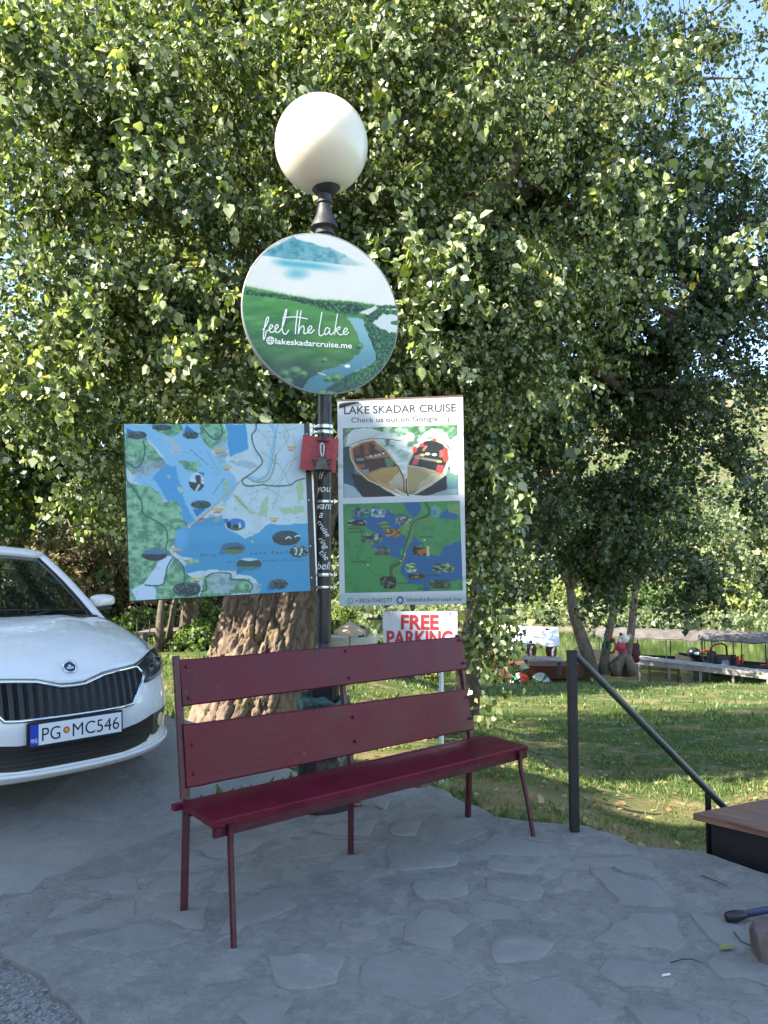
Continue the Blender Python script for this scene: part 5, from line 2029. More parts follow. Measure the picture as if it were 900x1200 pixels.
    nrm = (FW + Vector((0, 0, 0.75))).normalized()
    M = Matrix.Translation(c) @ Matrix((L, nrm.cross(L), nrm)).transposed().to_4x4()
    mb = MB()
    mb.lathe([(0.041, -0.02), (0.041, 0.006), (0.036, 0.009), (0.031, 0.006), (0.031, 0.002), (0.001, 0.002)], 32, M=M)
    em = mb.build('emblem', CHR, car, smooth=True)
    mb = MB()
    mb.lathe([(0.0315, 0.0025), (0.03, 0.0035), (0.001, 0.0036)], 28, M=M)
    mb.build('emblem_field', simple('emblem_dark', (0.02, 0.03, 0.03), 0.3), em, smooth=True)
    mb = MB()
    mb.prism([(x * 1.0, y * 1.0) for (x, y) in ((-0.022, -0.015), (0.012, -0.015), (0.022, -0.008), (0.016, 0.0), (0.004, 0.001), (0.010, 0.006), (0.002, 0.009), (0.006, 0.014), (-0.004, 0.015), (-0.012, 0.006), (-0.010, 0.0), (-0.022, -0.004))], 0.003, M @ Matrix.Translation((0.0, 0.0, 0.0068)))
    mb.build('emblem_wing', CHR, em)

    # number plate
    pc = P(0, -0.020, 0.430)
    pn = (FW + Vector((0, 0, 0.06))).normalized()
    MP = Matrix.Translation(pc) @ Matrix((L, pn.cross(L), pn)).transposed().to_4x4()
    mb = MB()
    mb.box((0, 0, -0.012), (0.545, 0.135, 0.022), MP, 0.006)
    pl = mb.build('number_plate', BLK, car)
    mb = MB()
    mb.box((0.022, 0, 0.001), (0.474, 0.110, 0.004), MP)
    mb.build('plate_face', simple('plate_white', (0.75, 0.76, 0.78), 0.4, 0.03, bump=0), pl)
    mb = MB()
    mb.box((-0.2385, 0, 0.0012), (0.044, 0.110, 0.004), MP)
    mb.build('plate_band', simple('plate_blue', (0.01, 0.05, 0.42), 0.4, 0.05, bump=0), pl)

    def ptext(s, x0, x1, y0, h, mat, bold=0.0):
        V, Fs = text_geo(s, 0, bold)
        a, b = V[:, 0].min(), V[:, 0].max()
        X = x0 + (V[:, 0] - a) / (b - a) * (x1 - x0)
        Y = y0 + V[:, 1] * h / 0.72
        m2 = MB()
        m2.add([MP @ Vector((x, y, 0.0036)) for x, y in zip(X, Y)], Fs)
        m2.build('lettering', mat, pl)

    PIN = simple('plate_ink', (0.01, 0.01, 0.012), 0.5, bump=0)
    ptext('PG', -0.198, -0.098, -0.036, 0.072, PIN)
    ptext('MC546', -0.030, 0.245, -0.036, 0.072, PIN)
    ptext('MNE', -0.2565, -0.2215, -0.040, 0.024, INKW)
    mb = MB()
    mb.lathe([(0.019, 0.0028), (0.018, 0.0038), (0.001, 0.0038)], 20, M=MP @ Matrix.Translation((-0.064, 0.004, 0)))
    cr = mb.build('plate_seal', simple('seal_red', (0.50, 0.10, 0.04), 0.5, bump=0), pl)
    mb = MB()
    mb.lathe([(0.010, 0.0040), (0.009, 0.0046), (0.001, 0.0046)], 8, M=MP @ Matrix.Translation((-0.064, 0.004, 0)))
    mb.build('plate_crest', simple('seal_gold', (0.62, 0.42, 0.06), 0.5, bump=0), pl)

    # greenhouse
    def ws(l, k):
        """windscreen surface, k 0 bottom .. 1 top"""
        hw = 0.70 + (0.545 - 0.70) * k
        x = l * hw
        b = 1.06 + 0.72 * k + (0.16 - 0.05 * k) * l * l
        z = 0.985 + 0.45 * k + 0.02 * math.sin(math.pi * k) - (0.035 * (1 - k) + 0.035 * k) * l * l
        return P(x, b, z)

    def grid(fn, nu, nv, u0=-1, u1=1, v0=0, v1=1, M=None):
        vs = [fn(u0 + (u1 - u0) * i / nu, v0 + (v1 - v0) * j / nv) for j in range(nv + 1) for i in range(nu + 1)]
        fs = [(j * (nu + 1) + i, j * (nu + 1) + i + 1, (j + 1) * (nu + 1) + i + 1, (j + 1) * (nu + 1) + i) for j in range(nv) for i in range(nu)]
        return vs, fs

    mb = MB()
    mb.add(*grid(ws, 16, 10, -0.955, 0.955, 0.02, 0.975))
    wso = mb.build('windscreen', GLASS, car, smooth=True)

    mb = MB()
    mb.tube([ws(u, 1.0) + Vector((0, 0, 0.006)) for u in np.linspace(-1, 1, 15)], 0.042, 8)
    mb.build('roof_header', PAINT, car, smooth=True)

    def roof(u, v):
        hw = 0.545 + 0.02 * math.sin(math.pi * v)
        x = u * hw
        b = 1.78 + 1.25 * v + 0.11 * u * u * (1 - v) - 0.05 * u * u * v
        z = 1.435 + 0.035 * math.sin(math.pi * min(1, v * 0.9 + 0.08)) - 0.03 * v - 0.035 * u * u
        return P(x, b, z)

    mb = MB()
    mb.add(*grid(roof, 16, 12))
    for s in (-1, 1):    # roof rails rolling into the doors
        a = [roof(s, v / 10) for v in range(11)]
        vs = a + [p + L * s * 0.018 + Vector((0, 0, -0.03)) for p in a] + [p + L * s * 0.022 + Vector((0, 0, -0.07)) for p in a]
        mb.add(vs, [(k * 11 + i, k * 11 + i + 1, (k + 1) * 11 + i + 1, (k + 1) * 11 + i) for k in range(2) for i in range(10)])
    mb.build('roof', PAINT, car, smooth=True)
    for s in (-1, 1):
        mb = MB()
        pts = [ws(s * 1.0, k) + L * s * 0.005 for k in np.linspace(-0.06, 1.0, 12)]
        mb.tube(pts, [0.040] * 12, 8)
        mb.build('pillar', PAINT, car, smooth=True)
        mb = MB()
        mb.tube([ws(s * 0.955, k) - FW * -0.004 for k in np.linspace(0.0, 1.0, 12)], 0.010, 6)
        mb.build('window_seal', BLK, wso, smooth=True)
        # side glass, door pillars
        top = [roof(s, v) + L * s * 0.02 + Vector((0, 0, -0.05)) for v in (0.06, 0.45, 0.52, 1.0)]
        bot = [P(s * 0.80, b, 0.955) for b in (1.35, 2.25, 2.32, 3.15)]
        for (i, j) in ((0, 1), (2, 3)):
            mb = MB()
            mb.add([bot[i], bot[j], top[j], top[i]], [(0, 1, 2, 3)])
            mb.build('side_window', GLASS, car)
        mb = MB()
        mb.tube([(bot[1] + bot[2]) / 2, (top[1] + top[2]) / 2], 0.04, 6)
        mb.tube([P(s * 0.80, 3.2, 0.955), P(s * 0.72, 3.15, 1.2), top[3]], 0.06, 6)
        mb.tube([bot[0] + L * s * 0.0, P(s * 0.80, 3.2, 0.955)], 0.02, 6)
        mb.build('door_pillar', PAINT if False else BLK, car, smooth=True)
        # mirrors
        mb = MB()
        c = P(s * 0.845, 1.43, 1.055)
        M = Matrix.Translation(c) @ Matrix((L, FW, Vector((0, 0, 1)))).transposed().to_4x4()
        bm = bmesh.new()
        bmesh.ops.create_uvsphere(bm, u_segments=24, v_segments=16, radius=1)
        for v in bm.verts:
            x, y, z = [math.copysign(abs(q) ** 0.62, q) for q in v.co]
            o_ = x * s
            hz = 0.058 - 0.012 * max(0, o_) if z > 0 else 0.034 + 0.012 * max(0, -o_)
            v.co = (x * 0.098, (0.070 - 0.02 * o_) * y if y > 0 else 0.02 * y, hz * z + 0.004 * o_)
        mb.addbm(bm, M)
        mi = mb.build('mirror', PAINT, car, smooth=True)
        mb = MB()
        mb.box((-s * 0.012, 0.012, -0.046), (0.145, 0.085, 0.036), M, 0.012)
        mb.bar(P(s * 0.70, 1.40, 0.985), P(s * 0.80, 1.42, 1.0), 0.05, 0.03)
        mb.build('mirror_base', BLK, mi)
        # wheels
        for b in (0.98, 3.30):
            M = Matrix.Translation(P(s * 0.752, b, 0.305)) @ Matrix((FW, Vector((0, 0, 1)), L * s)).transposed().to_4x4()
            mb = MB()
            mb.lathe([(0.20, -0.095), (0.28, -0.095), (0.303, -0.075), (0.307, 0.0), (0.303, 0.075), (0.28, 0.097), (0.20, 0.097)], 36, M=M)
            wh = mb.build('wheel', RUB, car, smooth=True)
            mb = MB()
            mb.lathe([(0.205, 0.080), (0.205, 0.100), (0.19, 0.098), (0.17, 0.07), (0.06, 0.075), (0.03, 0.085), (0.001, 0.086)], 24, M=M)
            mb.build('rim', RIM, wh, smooth=True)
            mb = MB()
            mb.lathe([(0.35, 0.0), (0.35, 0.122), (0.30, 0.122)], 30, M=M, cap=False)
            mb.build('wheel_arch', BLK, car)
    # rear window and tail lamps
    mb = MB()
    mb.add([P(-0.62, 3.62, 1.0), P(0.62, 3.62, 1.0), P(0.53, 3.06, 1.40), P(-0.53, 3.06, 1.40)], [(0, 1, 2, 3)])
    mb.build('rear_window', GLASS, car)
    for s in (-1, 1):
        mb = MB()
        mb.box(tuple(P(s * 0.66, 3.80, 0.80)), (0.2, 0.2, 0.16))
        mb.build('tail_light', simple('tail_lamp_red', (0.35, 0.01, 0.01), 0.15), car)
    # cowl, wipers, dashboard, seats, steering wheel
    mb = MB()
    a = [ws(u, 0.03) + Vector((0, 0, 0.003)) for u in np.linspace(-0.98, 0.98, 15)]
    c = [deckp(p * 0.70, 1.03) + Vector((0, 0, 0.004)) for p in np.linspace(-0.98, 0.98, 15)]
    mb.add(a + c, [(i, i + 1, 15 + i + 1, 15 + i) for i in range(14)])
    mb.build('cowl', BLK, car, smooth=True)
    for (u0, u1, k) in ((0.25, 0.88, 0.06), (-0.55, 0.20, 0.06)):
        mb = MB()
        pts = [ws(u, k + 0.015 * math.sin(3 * (u - u0))) + FW * 0.012 + Vector((0, 0, 0.014)) for u in np.linspace(u0, u1, 9)]
        mb.tube(pts, 0.007, 6)
        mb.tube([ws(u0, 0.0) + Vector((0, 0, 0.01)), pts[4] + Vector((0, 0, 0.01))], 0.008, 6)
        mb.build('wiper', BLK, car, smooth=True)
    SEAT = simple('seat_fabric_dark', (0.03, 0.03, 0.033), 0.9, 0.3, 20, 0.2)
    mb = MB()
    mb.box(tuple(P(0, 1.55, 0.93)), (0.01, 0.01, 0.01))
    mb.add([P(-0.68, 1.12, 0.97), P(0.68, 1.12, 0.97), P(0.68, 1.75, 0.99), P(-0.68, 1.75, 0.99), P(-0.68, 1.8, 0.7), P(0.68, 1.8, 0.7)], [(0, 1, 2, 3), (3, 2, 5, 4)])
    mb.build('dashboard', SEAT, car)
    for s in (-1, 1):
        mb = MB()
        M = Matrix.Translation(P(s * 0.36, 2.35, 0)) @ Matrix((L, -FW, Vector((0, 0, 1)))).transposed().to_4x4()
        mb.box((0, 0, 0.85), (0.48, 0.16, 0.62), M, 0.05)
        mb.box((0, 0.02, 1.25), (0.26, 0.10, 0.18), M, 0.04)
        mb.build('seat', SEAT, car, angle=50)
    mb = MB()
    M = Matrix.Translation(P(0.36, 1.85, 0.93)) @ Matrix((L, (Vector((0, 0, 1)) - FW * 0.45).normalized(), (FW * -1 - Vector((0, 0, 0.45))).normalized())).transposed().to_4x4()
    mb.tube([M @ Vector((0.18 * math.cos(a), 0.18 * math.sin(a), 0)) for a in np.linspace(0, 2 * math.pi, 25)], 0.013, 6, cap=False)
    mb.bar(M @ Vector((-0.18, 0, 0)), M @ Vector((0.18, 0, 0)), 0.03, 0.02)
    mb.build('steering_wheel', BLK, car, smooth=True)
    mb = MB()
    M = Matrix.Translation(ws(0.0, 0.88) - FW * 0.10) @ Matrix((L, FW, Vector((0, 0, 1)))).transposed().to_4x4()
    mb.box((0, 0, -0.02), (0.22, 0.03, 0.06), M, 0.012)
    mb.build('rear_view_mirror', BLK, car)
    return car


build_car()

# ------------------------------------------------------------------ hand rail at the top of the steps
def railing():
    Y = 4.42
    o = thing('hand_rail', gnd(673, 961) , 'dark steel handrail with square post going down beside the terrace', 'handrail')
    a = at(670.5, 764, Y)
    foot = at(673, 966, Y)
    RM = simple('rail_black_steel', (0.009, 0.009, 0.010), 0.5, 0.4, 9, 0.15)
    mb = MB()
    mb.bar((foot.x, Y, -0.15), (a.x - 0.003, Y, a.z), 0.050, 0.050, upv=(0, 1, 0), bev=0.004)
    mb.build('post', RM, o)
    mb = MB()
    mb.box((a.x - 0.003, Y, a.z + 0.003), (0.060, 0.060, 0.008), None, 0.003)
    mb.build('post_cap', RM, o)
    r0 = at(676, 769, Y)
    r1 = at(848, 945, 4.55)
    d = (r1 - r0).normalized()
    gm = NT('rail_bar_weathered')
    co = gm.coord('Object')
    n = gm.noise(3, 4, 0.6, co)
    gm.base(gm.ramp(n, [(0.35, (0.020, 0.021, 0.022)), (0.65, (0.055, 0.058, 0.030))]), 0.35, 0.6)
    mb = MB()
    mb.tube([r0 - d * 0.03, r0 + d * 0.5, r1 + d * 0.45], 0.0205, 12)
    mb.build('rail', gm.m, o, angle=40)
    b = at(829.5, 930, 4.54)
    mb = MB()
    mb.bar((b.x, 4.54, b.z - 0.62), (b.x, 4.54, b.z), 0.028, 0.028, upv=(0, 1, 0), bev=0.003)
    mb.build('baluster', RM, o)


railing()


# ------------------------------------------------------------------ storage bench with wooden lid at the right edge
def storage_bench():
    c = at(812, 953, 4.22)                       # near-left corner of the lid, top face
    u = Vector((0.80, -0.60, 0)).normalized()    # front edge, towards the viewer's right
    v = Vector((0.60, 0.80, 0)).normalized()     # backwards
    u = Vector((0.70, -0.714, 0))
    v = Vector((0.90, 0.436, 0)).normalized()
    z1 = c.z
    o = thing('storage_bench', (c.x + 0.5, c.y, z1 - 0.8), 'low black box bench with brown plank lid at the right edge', 'bench')
    WM = NT('lid_wood')
    co = WM.coord('Object')
    mp = WM.new('ShaderNodeMapping')
    mp.inputs['Rotation'].default_value = (0, 0, math.atan2(0.714, 0.70))
    WM.l.new(co, mp.inputs['Vector'])
    mp2 = WM.new('ShaderNodeMapping')
    mp2.inputs['Scale'].default_value = (1, 12, 12)
    WM.l.new(mp.outputs[0], mp2.inputs['Vector'])
    g = WM.noise(4, 5, 0.6, mp2.outputs[0], 0.8)
    WM.base(WM.ramp(g, [(0.3, (0.115, 0.055, 0.036)), (0.55, (0.20, 0.105, 0.070)), (0.75, (0.27, 0.155, 0.105))]), 0.62, 0.35)
    WM.bump(g, 0.35, 0.006)
    w = 0.165
    for i in range(4):
        mb = MB()
        a = c + v * (i * (w + 0.004) * 1.0)
        b = a + v * w
        e = u * 1.4
        t_ = Vector((0, 0, -0.034))
        mb.add([a, b, b + e, a + e, a + t_, b + t_, b + e + t_, a + e + t_], [(0, 3, 2, 1), (4, 5, 6, 7), (0, 1, 5, 4), (1, 2, 6, 5), (2, 3, 7, 6), (3, 0, 4, 7)])
        mb.build('lid_plank', WM.m, o)
    BX = simple('box_black_boards', (0.014, 0.014, 0.015), 0.55, 0.3, 8, 0.2)
    a = c + u * 0.075 + v * 0.03 + Vector((0, 0, -0.036))
    e = u * 1.2
    s = v * 0.60
    for k in range(3):
        mb = MB()
        z0, z2 = -0.24 * k, -0.24 * (k + 1) + 0.004
        q = [a, a + e, a + e + s, a + s]
        mb.add([p + Vector((0, 0, z0)) for p in q] + [p + Vector((0, 0, z2)) for p in q], [(0, 1, 2, 3), (7, 6, 5, 4), (0, 4, 5, 1), (1, 5, 6, 2), (2, 6, 7, 3), (3, 7, 4, 0)])
        mb.build('side_board', BX, o)


storage_bench()


# ------------------------------------------------------------------ small things on the terrace
def small_things():
    # tool handle with a black rubber end
    a, b = gnd(858, 1074, 0.022), gnd(1010, 1046, 0.09)
    d = (b - a).normalized()
    o = thing('tool_handle', a, 'blue tool handle with a black rubber end lying on the paving', 'tool handle')
    mb = MB()
    mb.tube([a + d * 0.05, a + d * 0.35, b], [0.0145, 0.0135, 0.0135], 12)
    mb.build('shaft', simple('navy_sleeve', (0.030, 0.045, 0.110), 0.4, 0.25, 15, 0.15), o, smooth=True)
    mb = MB()
    mb.tube([a + d * 0.07 + Vector((0, 0, -0.0135)), a + d * 0.35 + Vector((0, 0, -0.0135)), b + Vector((0, 0, -0.0135))], 0.004, 6)
    mb.build('seam', simple('tan_seam', (0.30, 0.22, 0.12), 0.7), o, smooth=True)
    mb = MB()
    mb.tube([a - d * 0.030, a - d * 0.026, a - d * 0.012, a + d * 0.02, a + d * 0.055, a + d * 0.062], [0.008, 0.018, 0.0225, 0.0225, 0.018, 0.015], 16)
    mb.build('rubber_end', simple('black_rubber', (0.016, 0.016, 0.017), 0.35, 0.2, 20, 0.1), o, smooth=True)
    # broken reddish stone
    def rock(px, py, s, seed, label, h=1.0):
        c = gnd(px, py, 0)
        bm = bmesh.new()
        bmesh.ops.create_icosphere(bm, subdivisions=3, radius=1)
        r = random.Random(seed)
        pl = [(Vector((r.gauss(0, 1), r.gauss(0, 1), r.gauss(0, 1))).normalized(), r.uniform(0.62, 0.85)) for _ in range(11)]
        for v in bm.verts:
            p = v.co.copy()
            for (n, k) in pl:
                q = p.dot(n)
                if q > k: p -= n * (q - k)
            p += p.normalized() * 0.04 * mnoise.noise(p * 6)
            v.co = (p.x * s, p.y * s, max(p.z * s * h, -0.35 * s))
        mb = MB().addbm(bm, Matrix.Translation((c.x, c.y, 0.35 * s)))
        m = NT('reddish_stone')
        co = m.coord('Object')
        n = m.noise(14, 5, 0.7, co)
        m.base(m.ramp(n, [(0.3, (0.085, 0.062, 0.055)), (0.6, (0.15, 0.11, 0.10)), (0.8, (0.23, 0.19, 0.17))]), 0.8, 0.3)
        m.bump(n, 0.6, 0.01)
        ob = mb.build('stone', m.m, angle=25, loc=(c.x, c.y, 0))
        tag(ob, label, 'stone')
    rock(908, 1122, 0.098, 5, 'broken reddish stone lying on the paving at the right edge', 1.35)
    rock(493, 920, 0.075, 9, 'flat dark stone at the terrace edge below the bench', 0.5)
    # leaf, cigarette end, twigs
    c = gnd(850, 1110, 0.012)
    mb = MB()
    d = Vector((0.95, 0.25, 0)).normalized()
    n = Vector((-d.y, d.x, 0))
    out = [(-0.03, 0, 0), (-0.015, 0.014, 0.004), (0.006, 0.018, 0.006), (0.022, 0.010, 0.003), (0.034, 0, 0.002), (0.022, -0.012, 0.001), (0.004, -0.017, 0.001), (-0.016, -0.013, 0)]
    vs = [c + d * x + n * y + Vector((0, 0, z)) for (x, y, z) in out] + [c + Vector((0, 0, -0.001))]
    mb.add(vs, [(i, (i + 1) % 8, 8) for i in range(8)])
    mb.tube([vs[4], vs[4] + d * 0.02 + Vector((0, 0, -0.004))], 0.001, 5)
    ob = mb.build('fallen_leaf', simple('leaf_yellow_green', (0.20, 0.22, 0.06), 0.6, 0.25, 40, 0.1), loc=c)
    tag(ob, 'yellow green fallen leaf on the paving near the tool handle', 'leaf')
    a = gnd(776, 1143, 0.011)
    b = gnd(785, 1141.5, 0.011)
    mb = MB()
    mb.tube([a, b], 0.0042, 8)
    ob = mb.build('cigarette_end', simple('cigarette_white', (0.7, 0.68, 0.64), 0.8), loc=a)
    tag(ob, 'white cigarette end lying on the paving', 'cigarette end')
    TW = simple('twig_dark', (0.035, 0.028, 0.024), 0.8, 0.3, 30, 0.2)
    for pts, lab in (([(860, 1092), (868, 1103), (880, 1108), (893, 1113)], 'thin dark twig beside the reddish stone'), ([(786, 1128), (800, 1124), (812, 1124), (824, 1129)], 'curved dark twig on the paving above the cigarette end'), ([(822, 1026), (838, 1032), (852, 1038)], 'short straight twig on the paving near the storage bench')):
        p = [gnd(x, y, 0.011) for (x, y) in pts]
        mb = MB()
        mb.tube(p, [0.0026, 0.0022, 0.002, 0.0012][:len(p)], 5)
        tag(mb.build('twig', TW, smooth=True, loc=p[0]), lab, 'twig')
    # dark piece under the bench by the lamp foot and a dark damp patch beside it
    c = gnd(400, 941, 0)
    mb = MB()
    bm = bmesh.new()
    bmesh.ops.create_uvsphere(bm, u_segments=20, v_segments=10, radius=1)
    for v in bm.verts:
        k = 1 + 0.18 * mnoise.noise(v.co * 2.5)
        v.co = (v.co.x * 0.19 * k, v.co.y * 0.10 * k, max(0.0, v.co.z) * 0.055 * k)
    mb.addbm(bm, Matrix.Translation((c.x - 0.06, c.y - 0.03, 0.0)))
    ob = mb.build('crumpled_cover', simple('dark_red_vinyl', (0.085, 0.012, 0.014), 0.3, 0.3, 14, 0.5, bscale=25), smooth=True, loc=(c.x, c.y, 0))
    tag(ob, 'crumpled dark red cover at the lamp foot under the bench', 'cover')


small_things()


# ------------------------------------------------------------------ river bank: jetty, boats, stalls
WOODG = simple('weathered_planks', (0.25, 0.22, 0.185), 0.85, 0.25, 2.5, 0.4)
WOODD = simple('dark_wet_wood', (0.06, 0.05, 0.042), 0.7, 0.3, 4, 0.3)


def jetty():
    o = thing('jetty', (10, 38, -3.2), 'long weathered plank jetty along the river bank at right', 'jetty')
    a, b = at(738, 771, 38.0), at(940, 794, 33.0)
    w = 1.25
    d = (b - a)
    dl = Vector((d.x, d.y, d.z))
    n = Vector((-d.y, d.x, 0)).normalized()
    N = 46
    plank = None
    for i in range(N):
        p = a + dl * ((i + 0.5) / N)
        hw = dl.length / N * 0.47
        dd = dl.normalized()
        mb = MB()
        r = random.Random(i)
        q = n * w * (1 + r.uniform(-0.03, 0.04))
        vs = [p - dd * hw, p + dd * hw, p + dd * hw + q, p - dd * hw + q]
        dz = Vector((0, 0, r.uniform(-0.012, 0.012)))
        mb.add([x + dz for x in vs] + [x + dz + Vector((0, 0, -0.06)) for x in vs], [(0, 1, 2, 3), (7, 6, 5, 4), (0, 4, 5, 1), (1, 5, 6, 2), (2, 6, 7, 3), (3, 7, 4, 0)])
        mb.build('plank', WOODG, o)
    for k in (0.03, w - 0.08):
        mb = MB()
        mb.bar(a + n * k + Vector((0, 0, -0.16)), b + n * k + Vector((0, 0, -0.16)), 0.10, 0.18)
        mb.build('bearer', WOODD if k > 0.5 else WOODG, o)
    for i in range(6):
        for k in (0.05, w - 0.05):
            p = a + dl * (0.06 + i * 0.19) + n * k
            mb = MB()
            mb.tube([(p.x, p.y, p.z - 0.1), (p.x + 0.04, p.y, -5.0)], 0.06, 7)
            mb.build('pile', WOODG, o)


jetty()


def canopy_boat(px0, px1, Y0, Y1, top_py, width, label, seed, wl=-3.95, roof_h=1.75, black=False, seats=True):
    """long wooden excursion boat; roof of reed mats on thin posts"""
    A = at(px0, 775, Y0)
    B = at(px1, 775, Y1)
    A.z = B.z = wl
    d = (B - A)
    Ln = d.length
    d.normalize()
    n = Vector((-d.y, d.x, 0))
    o = thing('excursion_boat', (A + B) / 2, label, 'boat', 'covered excursion boats at the jetty')

    def Q(x, y, z): return A + d * x + n * y + Vector((0, 0, z))

    mb = MB()
    vs, fs = [], []
    NS = 18
    for i in range(NS + 1):
        k = i / NS
        x = -1.2 + (Ln + 2.4) * k
        w = width / 2 * (math.sin(math.pi * min(1, max(0, k * 0.94 + 0.03))) ** 0.45)
        sh = 0.30 * (2 * k - 1) ** 2
        for (yy, zz) in ((-1, 0.55 + sh), (-0.9, 0.15), (-0.55, -0.25), (0, -0.32), (0.55, -0.25), (0.9, 0.15), (1, 0.55 + sh), (0.94, 0.55 + sh), (0.80, 0.1), (0, 0.0), (-0.80, 0.1), (-0.94, 0.55 + sh)):
            vs.append(Q(x, yy * w, zz))
    m = 12
    for i in range(NS):
        for j in range(m):
            fs.append((i * m + j, i * m + (j + 1) % m, (i + 1) * m + (j + 1) % m, (i + 1) * m + j))
    mb.add(vs, fs)
    mb.build('hull', simple('boat_hull_dark', (0.025, 0.022, 0.020) if black else (0.16, 0.07, 0.035), 0.5, 0.3, 3, 0.2), o, angle=50)
    mb = MB()
    NU, NV = 24, 8
    vs = []
    for i in range(NU + 1):
        for j in range(NV + 1):
            x = 0.1 + (Ln - 0.2) * i / NU
            t_ = -1 + 2 * j / NV
            z = roof_h + 0.42 * (1 - t_ * t_) - 0.05 * math.sin(4 * math.pi * i / NU) ** 2 + 0.02 * math.sin(i * 1.7 + j)
            vs.append(Q(x, t_ * (width / 2 + 0.18), z))
    fs = [(i * (NV + 1) + j, (i + 1) * (NV + 1) + j, (i + 1) * (NV + 1) + j + 1, i * (NV + 1) + j + 1) for i in range(NU) for j in range(NV)]
    mb.add(vs, fs)
    mb.add([(p[0], p[1], p[2] - 0.05) for p in vs], [tuple(reversed(f)) for f in fs])
    m_ = NT('reed_mat_roof')
    co = m_.coord('Object')
    g = m_.noise(2.0, 5, 0.7, co)
    m_.base(m_.ramp(g, [(0.3, (0.075, 0.066, 0.06)), (0.6, (0.145, 0.128, 0.112)), (0.8, (0.22, 0.195, 0.165))]), 0.9, 0.2)
    m_.bump(m_.noise(14, 4, 0.7, co), 0.6, 0.03)
    mb.build('roof', m_.m, o, smooth=True)
    PM = simple('boat_post_dark', (0.03, 0.03, 0.03), 0.5)
    k = max(3, int(Ln / 1.5))
    for i in range(k + 1):
        for s in (-1, 1):
            mb = MB()
            x = 0.3 + (Ln - 0.6) * i / k
            mb.tube([Q(x, s * width * 0.46, 0.45), Q(x, s * (width / 2 + 0.05), roof_h + 0.06)], 0.028, 6)
            mb.build('post', PM, o)
    if seats:
        RD = simple('seat_red', (0.38, 0.03, 0.03), 0.6, 0.2, 10, 0.1)
        for i in range(3):
            for s in (-1, 1):
                mb = MB()
                c = Q(Ln * 0.25 + i * 1.3, s * width * 0.27, 0.32)
                M = Matrix.Translation(c) @ Matrix((d, n, Vector((0, 0, 1)))).transposed().to_4x4()
                mb.box((0, 0, 0.12), (0.5, 0.42, 0.10), M, 0.02)
                mb.box((0.24, 0, 0.38), (0.08, 0.42, 0.48), M, 0.02)
                mb.build('seat', RD, o)
    return o, Q, Ln


b1, Q1, L1 = canopy_boat(700, 832, 42.0, 39.4, 750, 1.7, 'long boat with a faded reed roof behind the jetty, left of the motor boat', 1, roof_h=1.62, seats=False, black=True)
b2, Q2, L2 = canopy_boat(822, 990, 39.2, 35.6, 748, 2.0, 'black hulled boat with a grey reed roof and red seats at the right edge', 2, roof_h=1.72, black=True)
# outboard motor, windscreen hoop and red cushion on the second boat
mb = MB()
p = at(813, 766, 38.6)
bm = bmesh.new()
bmesh.ops.create_uvsphere(bm, u_segments=14, v_segments=10, radius=1)
for v in bm.verts: v.co = (v.co.x * 0.34, v.co.y * 0.26, v.co.z * (0.32 if v.co.z > 0 else 0.22))
mb.addbm(bm, Matrix.Translation(p))
mo = mb.build('outboard_motor', simple('motor_black', (0.015, 0.016, 0.018), 0.3), b2, smooth=True)
mb = MB()
mb.bar(p + Vector((0.05, 0.05, -0.2)), p + Vector((0.1, 0.05, -1.3)), 0.16, 0.2)
mb.bar(p + Vector((0.3, 0, 0.02)), p + Vector((0.85, 0, -0.08)), 0.06, 0.06)
mb.build('motor_leg', simple('motor_leg_black', (0.015, 0.016, 0.018), 0.4), mo)
mb = MB()
mb.box(tuple(p + Vector((0.05, -0.25, 0.04))), (0.22, 0.06, 0.14), None, 0.02)
mb.build('motor_badge', simple('motor_white', (0.7, 0.7, 0.7), 0.4), mo)
mb = MB()
hp = [at(x, y, 37.6) for (x, y) in ((832, 768), (833, 759), (838, 755), (846, 754), (851, 757), (852, 768))]
mb.tube(hp, 0.05, 6)
mb.build('hoop', simple('hoop_dark_red', (0.12, 0.02, 0.02), 0.5), b2, smooth=True)
mb = MB()
mb.box(tuple(at(829, 763, 37.8)), (0.45, 0.3, 0.10), None, 0.03)
mb.build('cushion', simple('cushion_red', (0.5, 0.05, 0.03), 0.6), b2)
mb = MB()
mb.box(tuple(at(846, 774, 37.4)), (0.75, 0.4, 0.55), None, 0.05)
mb.box(tuple(at(834, 772, 37.5)), (0.35, 0.4, 0.75), None, 0.05)
mb.build('console', simple('console_black', (0.015, 0.015, 0.016), 0.5), b2)
mb = MB()
mb.box(tuple(at(849, 778, 37.2)), (0.32, 0.3, 0.36), None, 0.03)
mb.build('bucket', simple('bucket_blue_grey', (0.16, 0.20, 0.26), 0.5), b2)


